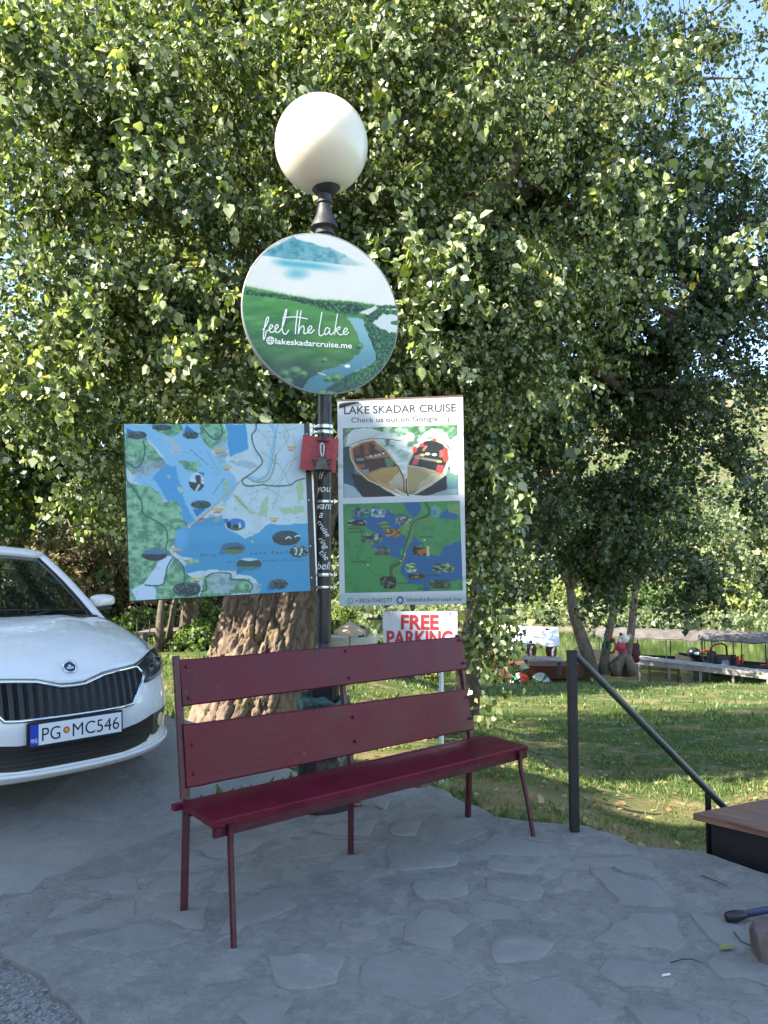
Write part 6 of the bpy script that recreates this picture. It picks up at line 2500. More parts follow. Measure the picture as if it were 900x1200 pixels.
def white_tent_boat():
    Y = 37.0
    o = thing('tent_boat', at(620, 765, Y), 'orange hulled boat under a white tarpaulin roof by the bank', 'boat')

    def q(x, y, dy=0): return at(x, y, Y + dy)

    TP = simple('white_tarpaulin', (0.82, 0.83, 0.84), 0.6, 0.04, 2, 0.1)
    mb = MB()
    NU, NV = 14, 8
    vs = []
    for i in range(NU + 1):
        for j in range(NV + 1):
            k, t_ = i / NU, j / NV
            f = Vector(q(573 + 83 * k, 748 + 8 * k, -0.7))
            bk = Vector(q(581 + 71 * k, 737.5 + 1.2 * k, 1.6))
            p = f + (bk - f) * t_
            p.z += 0.45 * math.sin(math.pi * t_) - 0.10 * math.sin(3 * math.pi * k) ** 2 * (1 - t_)
            vs.append(p)
    fs = [(i * (NV + 1) + j, (i + 1) * (NV + 1) + j, (i + 1) * (NV + 1) + j + 1, i * (NV + 1) + j + 1) for i in range(NU) for j in range(NV)]
    mb.add(vs, fs)
    mb.add([(p[0], p[1], p[2] - 0.03) for p in vs], [tuple(reversed(f)) for f in fs])
    mb.build('roof', TP, o, smooth=True)
    WP = simple('white_post', (0.72, 0.72, 0.70), 0.5)
    for (x0, y0, x1, y1) in ((601, 754, 600, 768), (623, 756, 622, 769), (649, 757, 648, 769)):
        mb = MB()
        mb.tube([q(x1, y1, -0.6), q((x0 + x1) / 2 - 0.6, (y0 + y1) / 2, -0.6), q(x0 + 0.6, y0, -0.6)], 0.055, 8)
        mb.build('post', WP, o, smooth=True)
    mb = MB()
    vs = []
    for i in range(15):
        k = i / 14
        x = 580 + 110 * k
        e = 0.25 * (2 * k - 1) ** 4
        w = 0.9 * (math.sin(math.pi * (0.04 + 0.92 * k)) ** 0.5)
        c = q(x, 769, 0.5)
        c.z = -3.95
        for (yy, zz) in ((-1, 0.62 + e), (-0.85, 0.0), (0, -0.3), (0.85, 0.0), (1, 0.62 + e), (0.9, 0.62 + e), (0, 0.1), (-0.9, 0.62 + e)):
            vs.append(c + Vector((0, yy * w, zz)))
    fs = [(i * 8 + j, i * 8 + (j + 1) % 8, (i + 1) * 8 + (j + 1) % 8, (i + 1) * 8 + j) for i in range(14) for j in range(8)]
    mb.add(vs, fs)
    mb.build('hull', simple('boat_orange_brown', (0.15, 0.055, 0.03), 0.5, 0.25, 3, 0.2), o, angle=50)
    for x in (622, 646):
        c = q(x, 762, 0.3)
        mb = MB()
        mb.ellipsoid(tuple(c), (0.28, 0.10, 0.42), 14, 8)
        mb.build('seat_back', simple('seat_back_brown', (0.16, 0.045, 0.03), 0.6), o, smooth=True)
    # beach umbrellas lying open / balls
    def half(x, y, r, cols, label, nm='beach_umbrella'):
        c = at(x, y, Y - 1.1)
        c.z = float(lawn_z(c.x, c.y)) + 0.02
        t = thing(nm, c, label, 'beach umbrella', 'beach umbrellas by the tarpaulin boat')
        for i in range(6):
            mb = MB()
            a0, a1 = math.pi * i / 6, math.pi * (i + 1) / 6
            vs = [c + Vector((0, 0, 0))]
            n_ = 4
            pts = []
            for kk in range(n_ + 1):
                a = a0 + (a1 - a0) * kk / n_
                for (rr, dy) in ((1.0, 0.0), (0.6, -0.22), (0.15, -0.32)):
                    pts.append(c + Vector((-math.cos(a) * r * rr, dy * r * 1.1, math.sin(a) * r * rr)))
            mb.add(pts, [(kk * 3 + j, (kk + 1) * 3 + j, (kk + 1) * 3 + j + 1, kk * 3 + j + 1) for kk in range(n_) for j in range(2)])
            mb.build('gore', cols[i % len(cols)], t, smooth=True)
    RDM, WHM, GNM = simple('canvas_red', (0.50, 0.05, 0.03), 0.7), simple('canvas_white', (0.75, 0.75, 0.72), 0.7), simple('canvas_green', (0.03, 0.22, 0.10), 0.7)
    half(609, 770, 0.46, [WHM, GNM, WHM, RDM, RDM, RDM], 'red, white and green beach umbrella lying on the bank')
    half(633, 771, 0.42, [GNM, WHM, WHM, WHM, GNM, WHM], 'white and green beach umbrella lying on the bank')
    # heaps at the left end of the boat
    r = random.Random(4)
    for (x, y, c, lab) in ((583, 764, (0.05, 0.28, 0.42), 'blue bag heaped at the left end of the tarpaulin boat'), (588, 767, (0.45, 0.05, 0.04), 'red bag on the grass at the left end of the tarpaulin boat'), (593, 766, (0.65, 0.65, 0.62), 'white bag on the grass beside the red bag'), (585, 757, (0.06, 0.30, 0.26), 'green bag hanging high at the left end of the tarpaulin boat'), (574, 764, (0.22, 0.06, 0.05), 'dark red bag at the far left of the tarpaulin boat')):
        cc = at(x, y, Y - 0.9)
        bm = bmesh.new()
        bmesh.ops.create_icosphere(bm, subdivisions=2, radius=0.2)
        for v in bm.verts: v.co += v.co * 0.8 * mnoise.noise(v.co * 7 + Vector((x, 0, 0)))
        tag(MB().addbm(bm, Matrix.Translation(cc)).build('bag', simple('bag_cloth_%d' % x, c, 0.6), smooth=True, loc=cc), lab, 'bag')
    # low plank landing in front
    t = thing('landing', at(645, 775, 34.5), 'short plank landing on the bank before the tarpaulin boat', 'landing')
    a, b = at(612, 772, 35.2), at(661, 775, 34.2)
    n = Vector((0.15, 1.0, 0)).normalized()
    for i in range(12):
        p = a + (b - a) * ((i + 0.5) / 12)
        hw = (b - a) / 24 * 0.92
        qd = n * 1.5
        vs = [p - hw, p + hw, p + hw + qd, p - hw + qd]
        mb = MB()
        mb.add(vs + [x + Vector((0, 0, -0.05)) for x in vs], [(0, 1, 2, 3), (7, 6, 5, 4), (0, 4, 5, 1), (1, 5, 6, 2), (2, 6, 7, 3), (3, 7, 4, 0)])
        mb.build('plank', WOODG, t)
    for k in (0.1, 0.9):
        p = a + (b - a) * k
        mb = MB()
        mb.bar(p + Vector((0, 0.1, -0.03)), p + Vector((0, 0.1, -0.6)), 0.12, 0.12)
        mb.build('pile', WOODD, t)


white_tent_boat()


def clothes_on_tree():
    RM = simple('cloth_pink_red', (0.42, 0.045, 0.085), 0.8, 0.3, 6, 0.3)
    def blob(name, pts, r, mat, lab, cat, sq=0.5, seed=0):
        c = pts[0]
        mb = MB()
        bm = bmesh.new()
        for k, p in enumerate(pts):
            x = bmesh.ops.create_icosphere(bm, subdivisions=2, radius=r[k], matrix=Matrix.Translation(p) @ Matrix.Diagonal((1, sq, 1, 1)))
        for v in bm.verts:
            v.co += Vector((mnoise.noise(v.co * 5), mnoise.noise(v.co * 5 + Vector((9, 0, 0))), mnoise.noise(v.co * 5 + Vector((0, 9, 0))))) * 0.09
        mb.addbm(bm)
        tag(mb.build(name, mat, smooth=True, loc=c), lab, cat)
    Y = 33.0
    blob('life_vest', [at(728, 758, Y), at(730, 763, Y), at(726, 755, Y)], [0.24, 0.2, 0.15], RM, 'pink and red life vests hung on the left of the riverside trunk', 'life vest')
    blob('cloth_bundle', [at(731, 748.5, Y), at(727, 751, Y)], [0.24, 0.17], simple('cloth_white', (0.62, 0.58, 0.50), 0.8, 0.2, 9, 0.3), 'white cloth bundle hung above the pink life vests', 'cloth')
    blob('dark_jacket', [at(743.5, 759, Y + 0.3), at(744, 766, Y + 0.3), at(745, 771, Y + 0.3)], [0.22, 0.24, 0.19], simple('cloth_maroon', (0.06, 0.012, 0.018), 0.8, 0.3, 6, 0.3), 'dark maroon jacket hung on the right of the riverside trunk', 'jacket')
    for (px, col, lab, rr, dy) in ((711.5, (0.015, 0.10, 0.08), 'green coiled rope hanging on the middle riverside trunk', 0.20, 0.0), (716.5, (0.24, 0.04, 0.03), 'red coiled rope hanging beside the green rope', 0.28, 0.1)):
        c = at(px, 757, 32.4 + dy)
        mb = MB()
        for k in range(3):
            mb.tube([c + Vector((math.cos(a) * (rr * 0.55 + 0.03 * k), 0.05 * k, math.sin(a) * (rr * 1.25 - 0.05 * k) + 0.03 * math.sin(3 * a + k))) for a in np.linspace(0, 2 * math.pi, 20)], 0.035, 6, cap=False)
        mb.tube([c + Vector((0, 0, rr * 1.2)), c + Vector((-0.05, 0.15, rr * 2.2))], 0.03, 6)
        tag(mb.build('rope_coil', simple('rope_%d' % int(px), col, 0.7), smooth=True, loc=c), lab, 'rope')


clothes_on_tree()


def far_parasol():
    Y = 24.0
    c = at(410, 733, Y)
    gz = float(lawn_z(c.x, Y))
    o = thing('parasol', (c.x, Y, gz), 'tan parasol on a pole seen behind the lamp post', 'parasol')
    R_ = 33 / 900 * Y / 2 * 1.15
    TN = simple('parasol_tan', (0.42, 0.31, 0.22), 0.8, 0.12, 5, 0.1)
    mb = MB()
    n = 8
    top = Vector((c.x, Y, c.z + 0.14))
    for i in range(n):
        a0, a1 = 2 * math.pi * i / n, 2 * math.pi * (i + 1) / n
        p0 = Vector((c.x + R_ * math.cos(a0), Y + R_ * math.sin(a0), c.z - 0.16))
        p1 = Vector((c.x + R_ * math.cos(a1), Y + R_ * math.sin(a1), c.z - 0.16))
        m = MB()
        mid = (p0 + p1) / 2 * 0.985 + Vector((c.x, Y, c.z)) * 0.015
        m.add([top, p0, mid, p1, p0 + Vector((0, 0, -0.12)), mid + Vector((0, 0, -0.10)), p1 + Vector((0, 0, -0.12))], [(0, 1, 2), (0, 2, 3), (1, 4, 5, 2), (2, 5, 6, 3)])
        m.build('canopy_panel', TN, o)
    m = MB()
    m.tube([(c.x, Y, gz - 0.1), (c.x, Y, c.z + 0.16)], 0.03, 8)
    m.build('pole', simple('parasol_pole', (0.25, 0.22, 0.18), 0.6), o)
    # pale rowing boat lying on the grass beyond it
    Yb = 25.5
    b = at(408, 752, Yb)
    bo = thing('rowing_boat', b, 'small pale rowing boat on the grass behind the lamp post', 'boat')
    vs = []
    for i in range(13):
        k = i / 12
        w = 0.42 * math.sin(math.pi * (0.05 + 0.9 * k)) ** 0.6
        x = (k - 0.5) * 2.1
        e = 0.12 * (2 * k - 1) ** 2
        for (yy, zz) in ((-1, 0.16 + e), (-0.7, -0.16), (0, -0.22), (0.7, -0.16), (1, 0.16 + e), (0.88, 0.16 + e), (0, -0.1), (-0.88, 0.16 + e)):
            vs.append(b + Vector((x, yy * w, zz)))
    m = MB()
    m.add(vs, [(i * 8 + j, i * 8 + (j + 1) % 8, (i + 1) * 8 + (j + 1) % 8, (i + 1) * 8 + j) for i in range(12) for j in range(8)])
    m.build('hull', simple('boat_pale', (0.60, 0.58, 0.52), 0.5, 0.1), bo, angle=50)
    m = MB()
    m.box(tuple(b + Vector((0.35, 0, 0.1))), (0.18, 0.7, 0.04))
    m.build('thwart', WOODG, bo)
    m = MB()
    m.ellipsoid(tuple(b + Vector((0.42, 0.0, 0.33))), (0.16, 0.16, 0.2), 10, 8)
    m.build('tarp', simple('tarp_dark', (0.02, 0.02, 0.022), 0.6), bo, smooth=True)


far_parasol()


def footbridge():
    Y = 21.0
    a, b = at(158, 741, Y), at(205, 739.5, Y + 2.0)
    o = thing('footbridge', a, 'small grey plank footbridge with a thin rail beyond the car', 'footbridge')
    for i in range(10):
        p = a + (b - a) * ((i + 0.5) / 10)
        hw = (b - a) / 20 * 0.93
        q = Vector((0.1, 1.4, 0))
        vs = [p - hw, p + hw, p + hw + q, p - hw + q]
        mb = MB()
        mb.add(vs + [x + Vector((0, 0, -0.08)) for x in vs], [(0, 1, 2, 3), (7, 6, 5, 4), (0, 4, 5, 1), (1, 5, 6, 2), (2, 6, 7, 3), (3, 7, 4, 0)])
        mb.build('plank', WOODG, o)
    mb = MB()
    for k in (0.05, 0.35):
        p = a + (b - a) * k
        mb.tube([p + Vector((0, 0, -0.3)), p + Vector((0, 0, 0.38 - 0.2 * k))], 0.018, 6)
    mb.tube([a + Vector((-0.1, 0, 0.36)), a + (b - a) * 0.5 + Vector((0, 0, 0.15))], 0.018, 6)
    mb.build('rail', WOODD, o)
    for k in (0.1, 0.9):
        p = a + (b - a) * k + Vector((0.05, 0.3, 0))
        mb = MB()
        mb.bar(p + Vector((0, 0, -0.04)), p + Vector((0, 0, -0.9)), 0.15, 0.15)
        mb.build('pile', WOODD, o)


footbridge()

# ------------------------------------------------------------------ foliage
def unit(a):
    return a / (np.linalg.norm(a, axis=-1, keepdims=True) + 1e-9)


LEAF_T = np.array([(0, 0, 0), (0.12, 0.34, 0.05), (0.50, 0.40, 0.07), (1.0, 0, -0.08), (0.50, -0.40, 0.07), (0.12, -0.34, 0.05)])
FLAT_T = np.array([(0, 0, 0.02), (0.34, 0.42, 0.05), (1.0, 0, -0.05), (0.34, -0.42, 0.05)])
LEAF_F = np.array([(0, 1, 2, 3), (0, 3, 4, 5)])


def leaf_mesh(name, C, T, N, S, wid=1.0, flat=False):
    T = unit(T)
    N = unit(N - (N * T).sum(1, keepdims=True) * T)
    B = np.cross(T, N)
    V = C[:, None, :] + S[:, None, None] * (LEAF_T[None, :, 0:1] * T[:, None, :] + LEAF_T[None, :, 1:2] * wid * B[:, None, :] + LEAF_T[None, :, 2:3] * N[:, None, :])
    n = len(C)
    if flat:
        V = C[:, None, :] + S[:, None, None] * (FLAT_T[None, :, 0:1] * T[:, None, :] + FLAT_T[None, :, 1:2] * wid * B[:, None, :] + FLAT_T[None, :, 2:3] * N[:, None, :])
        F_ = (np.array([[0, 1, 2, 3]])[None] + (np.arange(n) * 4)[:, None, None]).reshape(-1, 4)
        return np_mesh(name, V.reshape(-1, 3), F_)
    F_ = (LEAF_F[None] + (np.arange(n) * 6)[:, None, None]).reshape(-1, 4)
    return np_mesh(name, V.reshape(-1, 3), F_)


def sprays(C, D, rg, per, tw, length, size, droop=0.5, outw=0.8, jit=0.05):
    """clusters of twigs: C (m,3) cluster centres, D (m,3) outward directions -> arrays of leaves"""
    m = len(C)
    base = np.repeat(C, tw, 0)
    dd = np.repeat(D, tw, 0)
    n = len(base)
    base = base + rg.normal(0, length * 0.35, (n, 3))
    tdir = unit(dd * 0.6 + rg.normal(0, 0.7, (n, 3)) + np.array([0, 0, -droop]))
    ln = length * rg.uniform(0.5, 1.2, (n, 1))
    k = rg.uniform(0, 1, (n, per, 1))
    sag = np.array([0, 0, -1.0]) * (k ** 2) * ln[:, None] * 0.35
    pos = base[:, None] + tdir[:, None] * ln[:, None] * k + sag + rg.normal(0, jit, (n, per, 3))
    pos = pos.reshape(-1, 3)
    q = len(pos)
    T = rg.normal(0, 0.55, (q, 3)) + np.array([0, 0, -0.75]) + np.repeat(tdir, per, 0) * 0.45
    N = rg.normal(0, 0.75, (q, 3)) + np.repeat(dd, per, 0) * outw
    S = size * np.clip(np.exp(rg.normal(-0.05, 0.32, q)), 0.45, 1.8)
    return pos, T, N, S


def boughs(C, D, rg, ntw, per, L, twl, size, outw=1.0, jit=0.025):
    """leafy boughs: twigs set along a drooping branch, leaves along the twigs"""
    m = len(C)
    b = unit(D * np.array([0.9, 0.9, 0.45]) + rg.normal(0, 0.5, (m, 3)) * np.array([1, 1, 0.6]) + np.array([0, 0, -0.18]))
    ln = L * rg.uniform(0.6, 1.3, (m, 1, 1))
    t = rg.uniform(-0.5, 0.5, (m, ntw, 1))
    st = C[:, None] + b[:, None] * t * ln + np.array([0, 0, -0.22]) * (t + 0.5) ** 2 * ln + rg.normal(0, 0.05, (m, ntw, 3))
    td = unit(b[:, None] * 0.55 + rg.normal(0, 0.62, (m, ntw, 3)) + np.array([0, 0, -0.18]))
    k = rg.uniform(0, 1, (m, ntw, per, 1))
    pos = (st[:, :, None] + td[:, :, None] * twl * k + np.array([0, 0, -0.3]) * twl * k ** 2 + rg.normal(0, jit, (m, ntw, per, 3))).reshape(-1, 3)
    q = len(pos)
    tr = np.repeat(td.reshape(-1, 3), per, 0)
    T = rg.normal(0, 0.5, (q, 3)) + np.array([0, 0, -0.7]) + tr * 0.5
    N = rg.normal(0, 0.7, (q, 3)) + np.repeat(D, ntw * per, 0) * outw + np.array([0, 0, 0.25])
    S = size * np.clip(np.exp(rg.normal(-0.04, 0.30, q)), 0.45, 1.8)
    return pos, T, N, S


def ellipsoid_pts(c, r, n, rg, shell=0.45, lump=0.0):
    d = unit(rg.normal(0, 1, (n, 3)))
    k = rg.uniform(0, 1, (n, 1)) ** shell
    if lump:
        k = k * (1 + lump * np.array([mnoise.noise(Vector(q) * 3.3 + Vector(c)) for q in d])[:, None])
    return np.array(c) + d * k * np.array(r), d


def in_view(P, m=1.15):
    d = P - np.array([0, 0, CAMZ])
    k = d @ np.array(_f)
    x = d @ np.array(_r) / k * FPX
    y = d @ np.array(_u) / k * FPX
    return (np.abs(x) < 450 * m) & (np.abs(y) < 600 * m) & (k > 0)


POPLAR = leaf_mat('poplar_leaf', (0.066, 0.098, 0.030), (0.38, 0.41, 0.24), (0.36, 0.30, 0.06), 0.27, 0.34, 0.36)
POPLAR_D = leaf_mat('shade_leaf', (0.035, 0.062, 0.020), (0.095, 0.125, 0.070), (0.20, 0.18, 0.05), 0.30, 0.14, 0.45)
WILLOW = leaf_mat('willow_leaf', (0.13, 0.165, 0.075), (0.25, 0.27, 0.16), (0.30, 0.28, 0.12), 0.30, 0.30, 0.6)
SCRUB = leaf_mat('dry_scrub_leaf', (0.13, 0.115, 0.065), (0.26, 0.225, 0.15), (0.30, 0.24, 0.12), 0.15, 0.30, 0.8)
BUSHG = leaf_mat('bush_leaf', (0.070, 0.120, 0.028), (0.19, 0.24, 0.08), (0.35, 0.33, 0.10), 0.35, 0.25, 0.5)
YELLOWG = leaf_mat('bank_plant_leaf', (0.16, 0.20, 0.05), (0.32, 0.34, 0.13), (0.40, 0.36, 0.12), 0.35, 0.35, 0.6)


def bark(name, c, bs=9.0):
    t = NT(name)
    co = t.coord('Object', (1, 1, 0.38))
    n1 = t.noise(bs, 6, 0.7, co, 0.8)
    n2 = t.noise(bs * 0.3, 3, 0.6, t.coord('Object'))
    c = np.array(c)
    col = t.ramp(n1, [(0.30, tuple(c * 0.45)), (0.48, tuple(c * 0.9)), (0.7, tuple(c * 1.35))])
    # a little ochre lichen
    col = t.mix(t.ramp(n2, [(0.56, 0.0), (0.68, 0.45)]), col, (0.30, 0.22, 0.07))
    t.base(col, 0.95, 0.15)
    t.bump(n1, 0.9, 0.04)
    return t.m


BARK = bark('poplar_bark', (0.225, 0.165, 0.122))
BARK2 = bark('thin_bark', (0.13, 0.105, 0.085), 14)


def big_poplar():
    x0, y0 = -1.57, 8.75
    zg = float(lawn_z(x0, y0)) - 0.1
    tree = thing('poplar_tree', (x0, y0, zg), 'huge old poplar with thick furrowed trunk behind the map board', 'tree')
    # trunk with real furrows
    NZ, NA = 190, 230
    zs = np.linspace(0, 3.6, NZ)
    vs = []
    for z in zs:
        k = z
        cx = x0 + 0.155 * k + 0.02 * k * k
        cy = y0 + 0.03 * k
        r = 0.545 + 0.16 * math.exp(-k * 2.6) + 0.02 * math.sin(k * 2.2) - 0.02 * k
        for i in range(NA):
            a = 2 * math.pi * i / NA
            ca, sa = math.cos(a), math.sin(a)
            lob = 1 + 0.07 * math.cos(3 * a + 0.6 + 0.35 * k) + 0.035 * math.cos(7 * a + 1 - 0.3 * k) + 0.10 * math.exp(-k * 2.5) * max(0, math.cos(5 * a + 2)) ** 2
            w = mnoise.noise(Vector((ca * 2.0, sa * 2.0, z * 0.9))) * 0.5
            n1 = mnoise.noise(Vector((ca * 6.5 + w, sa * 6.5 + w, z * 2.1)))
            n2 = mnoise.noise(Vector((ca * 11, sa * 11, z * 6.5 + w)))
            n1 = mnoise.noise(Vector((ca * 5.5 + w, sa * 5.5 + w, z * 2.3 + 0.4 * w)))
            n3 = mnoise.noise(Vector((ca * 11 + 2 * w, sa * 11, z * 6.5 + 5)))
            cr1 = math.exp(-abs(n1) / 0.075)
            cr2 = math.exp(-abs(n3) / 0.06)
            fur = -0.085 * cr1 - 0.035 * cr2 + 0.020 * n2 + 0.014 * mnoise.noise(Vector((ca * 30, sa * 30, z * 17))) + 0.008 * mnoise.noise(Vector((ca * 60, sa * 60, z * 40)))
            rr = r * lob + fur
            vs.append((cx + rr * ca, cy + rr * sa, zg + z))
    F_ = [(j * NA + i, j * NA + (i + 1) % NA, (j + 1) * NA + (i + 1) % NA, (j + 1) * NA + i) for j in range(NZ - 1) for i in range(NA)]
    trunk = link('trunk', np_mesh('trunk', np.array(vs), np.array(F_), False), BARK, tree)
    top = Vector((x0 + 0.155 * 3.6 + 0.02 * 13, y0 + 0.1, zg + 3.5))
    rr = random.Random(12)
    tips = []
    targets = [(-4.8, 10.2, 4.6), (-4.2, 10.0, 7.2), (-2.6, 9.6, 9.5), (-0.4, 8.4, 11.0), (1.6, 8.8, 10.0), (3.4, 9.6, 8.6), (4.8, 11.0, 9.2), (4.6, 11.8, 6.4), (3.6, 12.0, 3.8), (5.2, 12.6, 3.6), (1.4, 10.0, 6.0), (-1.6, 9.4, 6.4), (2.6, 12.8, 2.6), (-3.4, 10.6, 8.4), (5.4, 11.9, 5.2), (1.0, 8.9, 3.3)]
    for q in targets:
        q = Vector(q)
        d = q - top
        pts = []
        for i in range(9):
            k = i / 8
            p = top + d * k + Vector((0, 0, 1)) * (0.16 * d.length * math.sin(math.pi * k) * (1 if d.z < 4 else 0.5))
            p += Vector((rr.uniform(-1, 1), rr.uniform(-1, 1), rr.uniform(-1, 1))) * 0.14 * (1 if 0 < i else 0)
            if i == 0: p = top + d.normalized() * -0.25
            pts.append(p)
        rad = [0.19 * (1 - k / 8) ** 0.9 + 0.014 for k in range(9)]
        mb = MB()
        mb.tube(pts, rad, 9)
        for j in range(5):      # side branches
            s = pts[3 + j]
            e = s + (d.normalized() * 0.5 + Vector((rr.gauss(0, 1), rr.gauss(0, 0.8), rr.gauss(-0.3, 0.6))) * 0.7) * rr.uniform(0.8, 1.6)
            mid = (s + e) / 2 + Vector((0, 0, 0.15))
            mb.tube([s, mid, e], [rad[3 + j] * 0.5 + 0.008, rad[3 + j] * 0.3 + 0.006, 0.006], 6)
        mb.build('limb', BARK2, tree, smooth=True)
    # crown
    vols = [((-1.0, 10.2, 9.0), (6.0, 3.8, 5.2), 1900, 0.5), ((-5.2, 9.8, 7.9), (4.2, 3.3, 4.0), 960, 0.5), ((4.6, 11.2, 9.6), (3.6, 2.7, 3.9), 480, 0.5), ((2.2, 10.9, 7.4), (2.6, 2.2, 2.6), 420, 0.5),
            ((1.4, 9.0, 4.5), (1.3, 0.8, 1.2), 100, 0.5), ((-2.6, 7.1, 5.6), (2.0, 0.6, 1.6), 150, 0.5), ((0.4, 7.5, 6.6), (1.6, 0.7, 1.4), 100, 0.5), ((6.9, 11.8, 7.0), (1.5, 1.8, 3.8), 170, 0.6), ((0.6, 9.2, 3.9), (2.0, 1.2, 1.2), 150, 0.6), ((-2.7, 8.2, 4.1), (2.2, 0.6, 0.9), 130, 0.6), ((-0.2, 8.2, 5.2), (1.6, 0.6, 1.2), 110, 0.6)]
    small = [((1.12, 8.3, 2.3), (0.20, 0.4, 1.2), 80, 0.6), ((1.12, 8.1, 0.75), (0.12, 0.25, 0.75), 26, 0.6), ((-3.0, 7.95, 2.30), (0.36, 0.3, 0.40), 26, 0.6), ((-1.0, 7.4, 2.95), (1.3, 0.4, 0.33), 90, 0.6),
             ((0.12, 6.6, 1.02), (0.16, 0.12, 0.20), 6, 0.7), ((-3.4, 7.6, 3.4), (0.8, 0.5, 0.7), 70, 0.6), ((-0.2, 7.6, 3.6), (0.9, 0.5, 0.5), 60, 0.6)]
    Cs, Ds = [], []
    for (c, r, n, sh) in vols:
        p, d = ellipsoid_pts(c, r, n, rng, sh, 0.34 if n > 300 else 0.0)
        # leave gaps: noise-modulated density
        keep = np.array([mnoise.noise(Vector(q) * 0.85) for q in p]) > (-0.06 if n > 160 else -9)
        vis = in_view(p, 1.25)
        keep &= vis | (rng.uniform(0, 1, n) < 0.45)
        keep &= ~((p[:, 1] < 6.5) & (np.abs(p[:, 0] + 0.4) < 2.0))
        Cs.append(p[keep])
        Ds.append(d[keep])
    C, D = np.concatenate(Cs), np.concatenate(Ds)
    big = boughs(C, D, rng, 12, 12, 1.05, 0.30, 0.055, 1.0)
    Cs, Ds = [C], [D]
    ps, ds = zip(*[ellipsoid_pts(c, r, n, rng, sh) for (c, r, n, sh) in small])
    lit = sprays(np.concatenate(ps), np.concatenate(ds), rng, 10, 5, 0.26, 0.060, 0.6, 0.75)
    # nearest boughs, hanging toward the viewer
    hp = [at(x, y, Y) for (x, y, Y) in ((500, 275, 6.9), (530, 305, 6.8), (575, 330, 7.0), (640, 290, 7.2), (440, 60, 6.8), (700, 200, 7.4), (60, 30, 6.4), (150, 70, 6.6), (30, 250, 6.6), (200, 130, 6.8), (240, 30, 6.7), (300, 470, 7.0), (640, 450, 7.6), (570, 560, 7.7), (90, 420, 7.0), (120, 330, 6.9), (560, 120, 7.0), (800, 60, 7.6), (760, 240, 7.8), (870, 300, 8.0), (20, 130, 6.3))]
    rh = random.Random(31)
    hp += [at(rh.uniform(-10, 470), rh.uniform(-10, 470), rh.uniform(6.3, 7.3)) for _ in range(34)] + [at(rh.uniform(470, 640), rh.uniform(180, 470), rh.uniform(6.9, 7.6)) for _ in range(5)]
    hp = [q for q in hp if not (q.y < 6.5 and abs(q.x + 0.4) < 1.2)]
    hC = np.repeat(np.array(hp), 2, 0) + rng.normal(0, 0.12, (len(hp) * 2, 3))
    hero = boughs(hC, unit(rng.normal(0, 0.6, (len(hC), 3)) + np.array([0.1, -0.8, -0.1])), rng, 9, 10, 0.75, 0.26, 0.074, 0.8, 0.02)
    hc = link('near_leaves', leaf_mesh('near_leaves', *hero), POPLAR, tree)
    hc['kind'] = 'stuff'
    P_, T_, N_, S_ = [np.concatenate([a_, b_]) for a_, b_ in zip(big, lit)]
    C, D = np.concatenate([C] + list(ps)), np.concatenate([D] + list(ds))
    # sky openings at the right
    pr = P_ - np.array([0, 0, CAMZ])
    k = pr @ np.array(_f)
    sx = 450 + pr @ np.array(_r) / k * FPX
    dens = np.array([mnoise.noise(Vector((q[0] * 1.1, q[1] * 0.6, q[2] * 1.1 + 4))) for q in P_])
    thin = (P_[:, 0] > 2.9) & (P_[:, 2] > 4.6) & (dens > 0.14)
    dn2 = np.array([mnoise.noise(Vector((q[0] * 0.55 + 3, q[1] * 0.35, q[2] * 0.55))) for q in P_])
    thin |= (P_[:, 0] > 3.2) & (P_[:, 2] > 5.2) & (dn2 > 0.20)
    # opening through which the low sun reaches the trunk
    sdv = np.array(SUN_DIR)
    sdist = (P_[:, 1] - 8.15) / sdv[1]
    qx, qz = P_[:, 0] - sdv[0] * sdist, P_[:, 2] - sdv[2] * sdist
    thin |= (sdist > 0) & (qx > -2.3) & (qx < -1.0 + 0.25 * np.sin(qz * 9)) & (qz > -0.5) & (qz < 1.2) & (rng.uniform(0, 1, len(P_)) < 0.93)
    thin |= (P_[:, 0] > 1.7) & (P_[:, 2] < 3.9) & (dens > -0.02) & (P_[:, 1] > 9)
    ok = ~thin & ~((P_[:, 1] < 5.9) & (np.abs(P_[:, 0] + 0.3) < 1.8)) & (P_[:, 1] > 4.6)
    P_, T_, N_, S_ = P_[ok], T_[ok], N_[ok], S_[ok]
    print('poplar leaves', len(P_))
    cr = link('crown', leaf_mesh('crown', P_, T_, N_, S_, 1.05, True), POPLAR, tree)
    cr['kind'] = 'stuff'
    # the dense inside of the crown and its top above the picture
    pc, dc = zip(ellipsoid_pts((-0.6, 10.0, 8.0), (4.4, 2.2, 4.2), 560, rng, 0.9), ellipsoid_pts((0.3, 10.4, 13.2), (6.2, 3.8, 3.2), 260, rng, 0.7), ellipsoid_pts((2.2, 10.8, 7.6), (2.4, 1.6, 3.0), 160, rng, 0.8))
    a_ = sprays(np.concatenate(pc), np.concatenate(dc), rng, 12, 5, 0.6, 0.100, 0.45, 0.75)
    cr = link('inner_crown', leaf_mesh('inner_crown', *a_, 1.15, True), POPLAR, tree)
    cr['kind'] = 'stuff'
    # thin twigs that carry the outer sprays
    mb = MB()
    idx = rng.choice(len(C), 420, replace=False)
    for i in idx:
        c = Vector(C[i])
        d = Vector(D[i])
        a = c - d * 0.55 + Vector((0, 0, 0.12))
        mb.tube([a, c, c + d * 0.35 + Vector((0, 0, -0.12))], [0.011, 0.007, 0.003], 4, cap=False)
    tw = mb.build('twigs', BARK2, tree)
    tw['kind'] = 'stuff'


big_poplar()


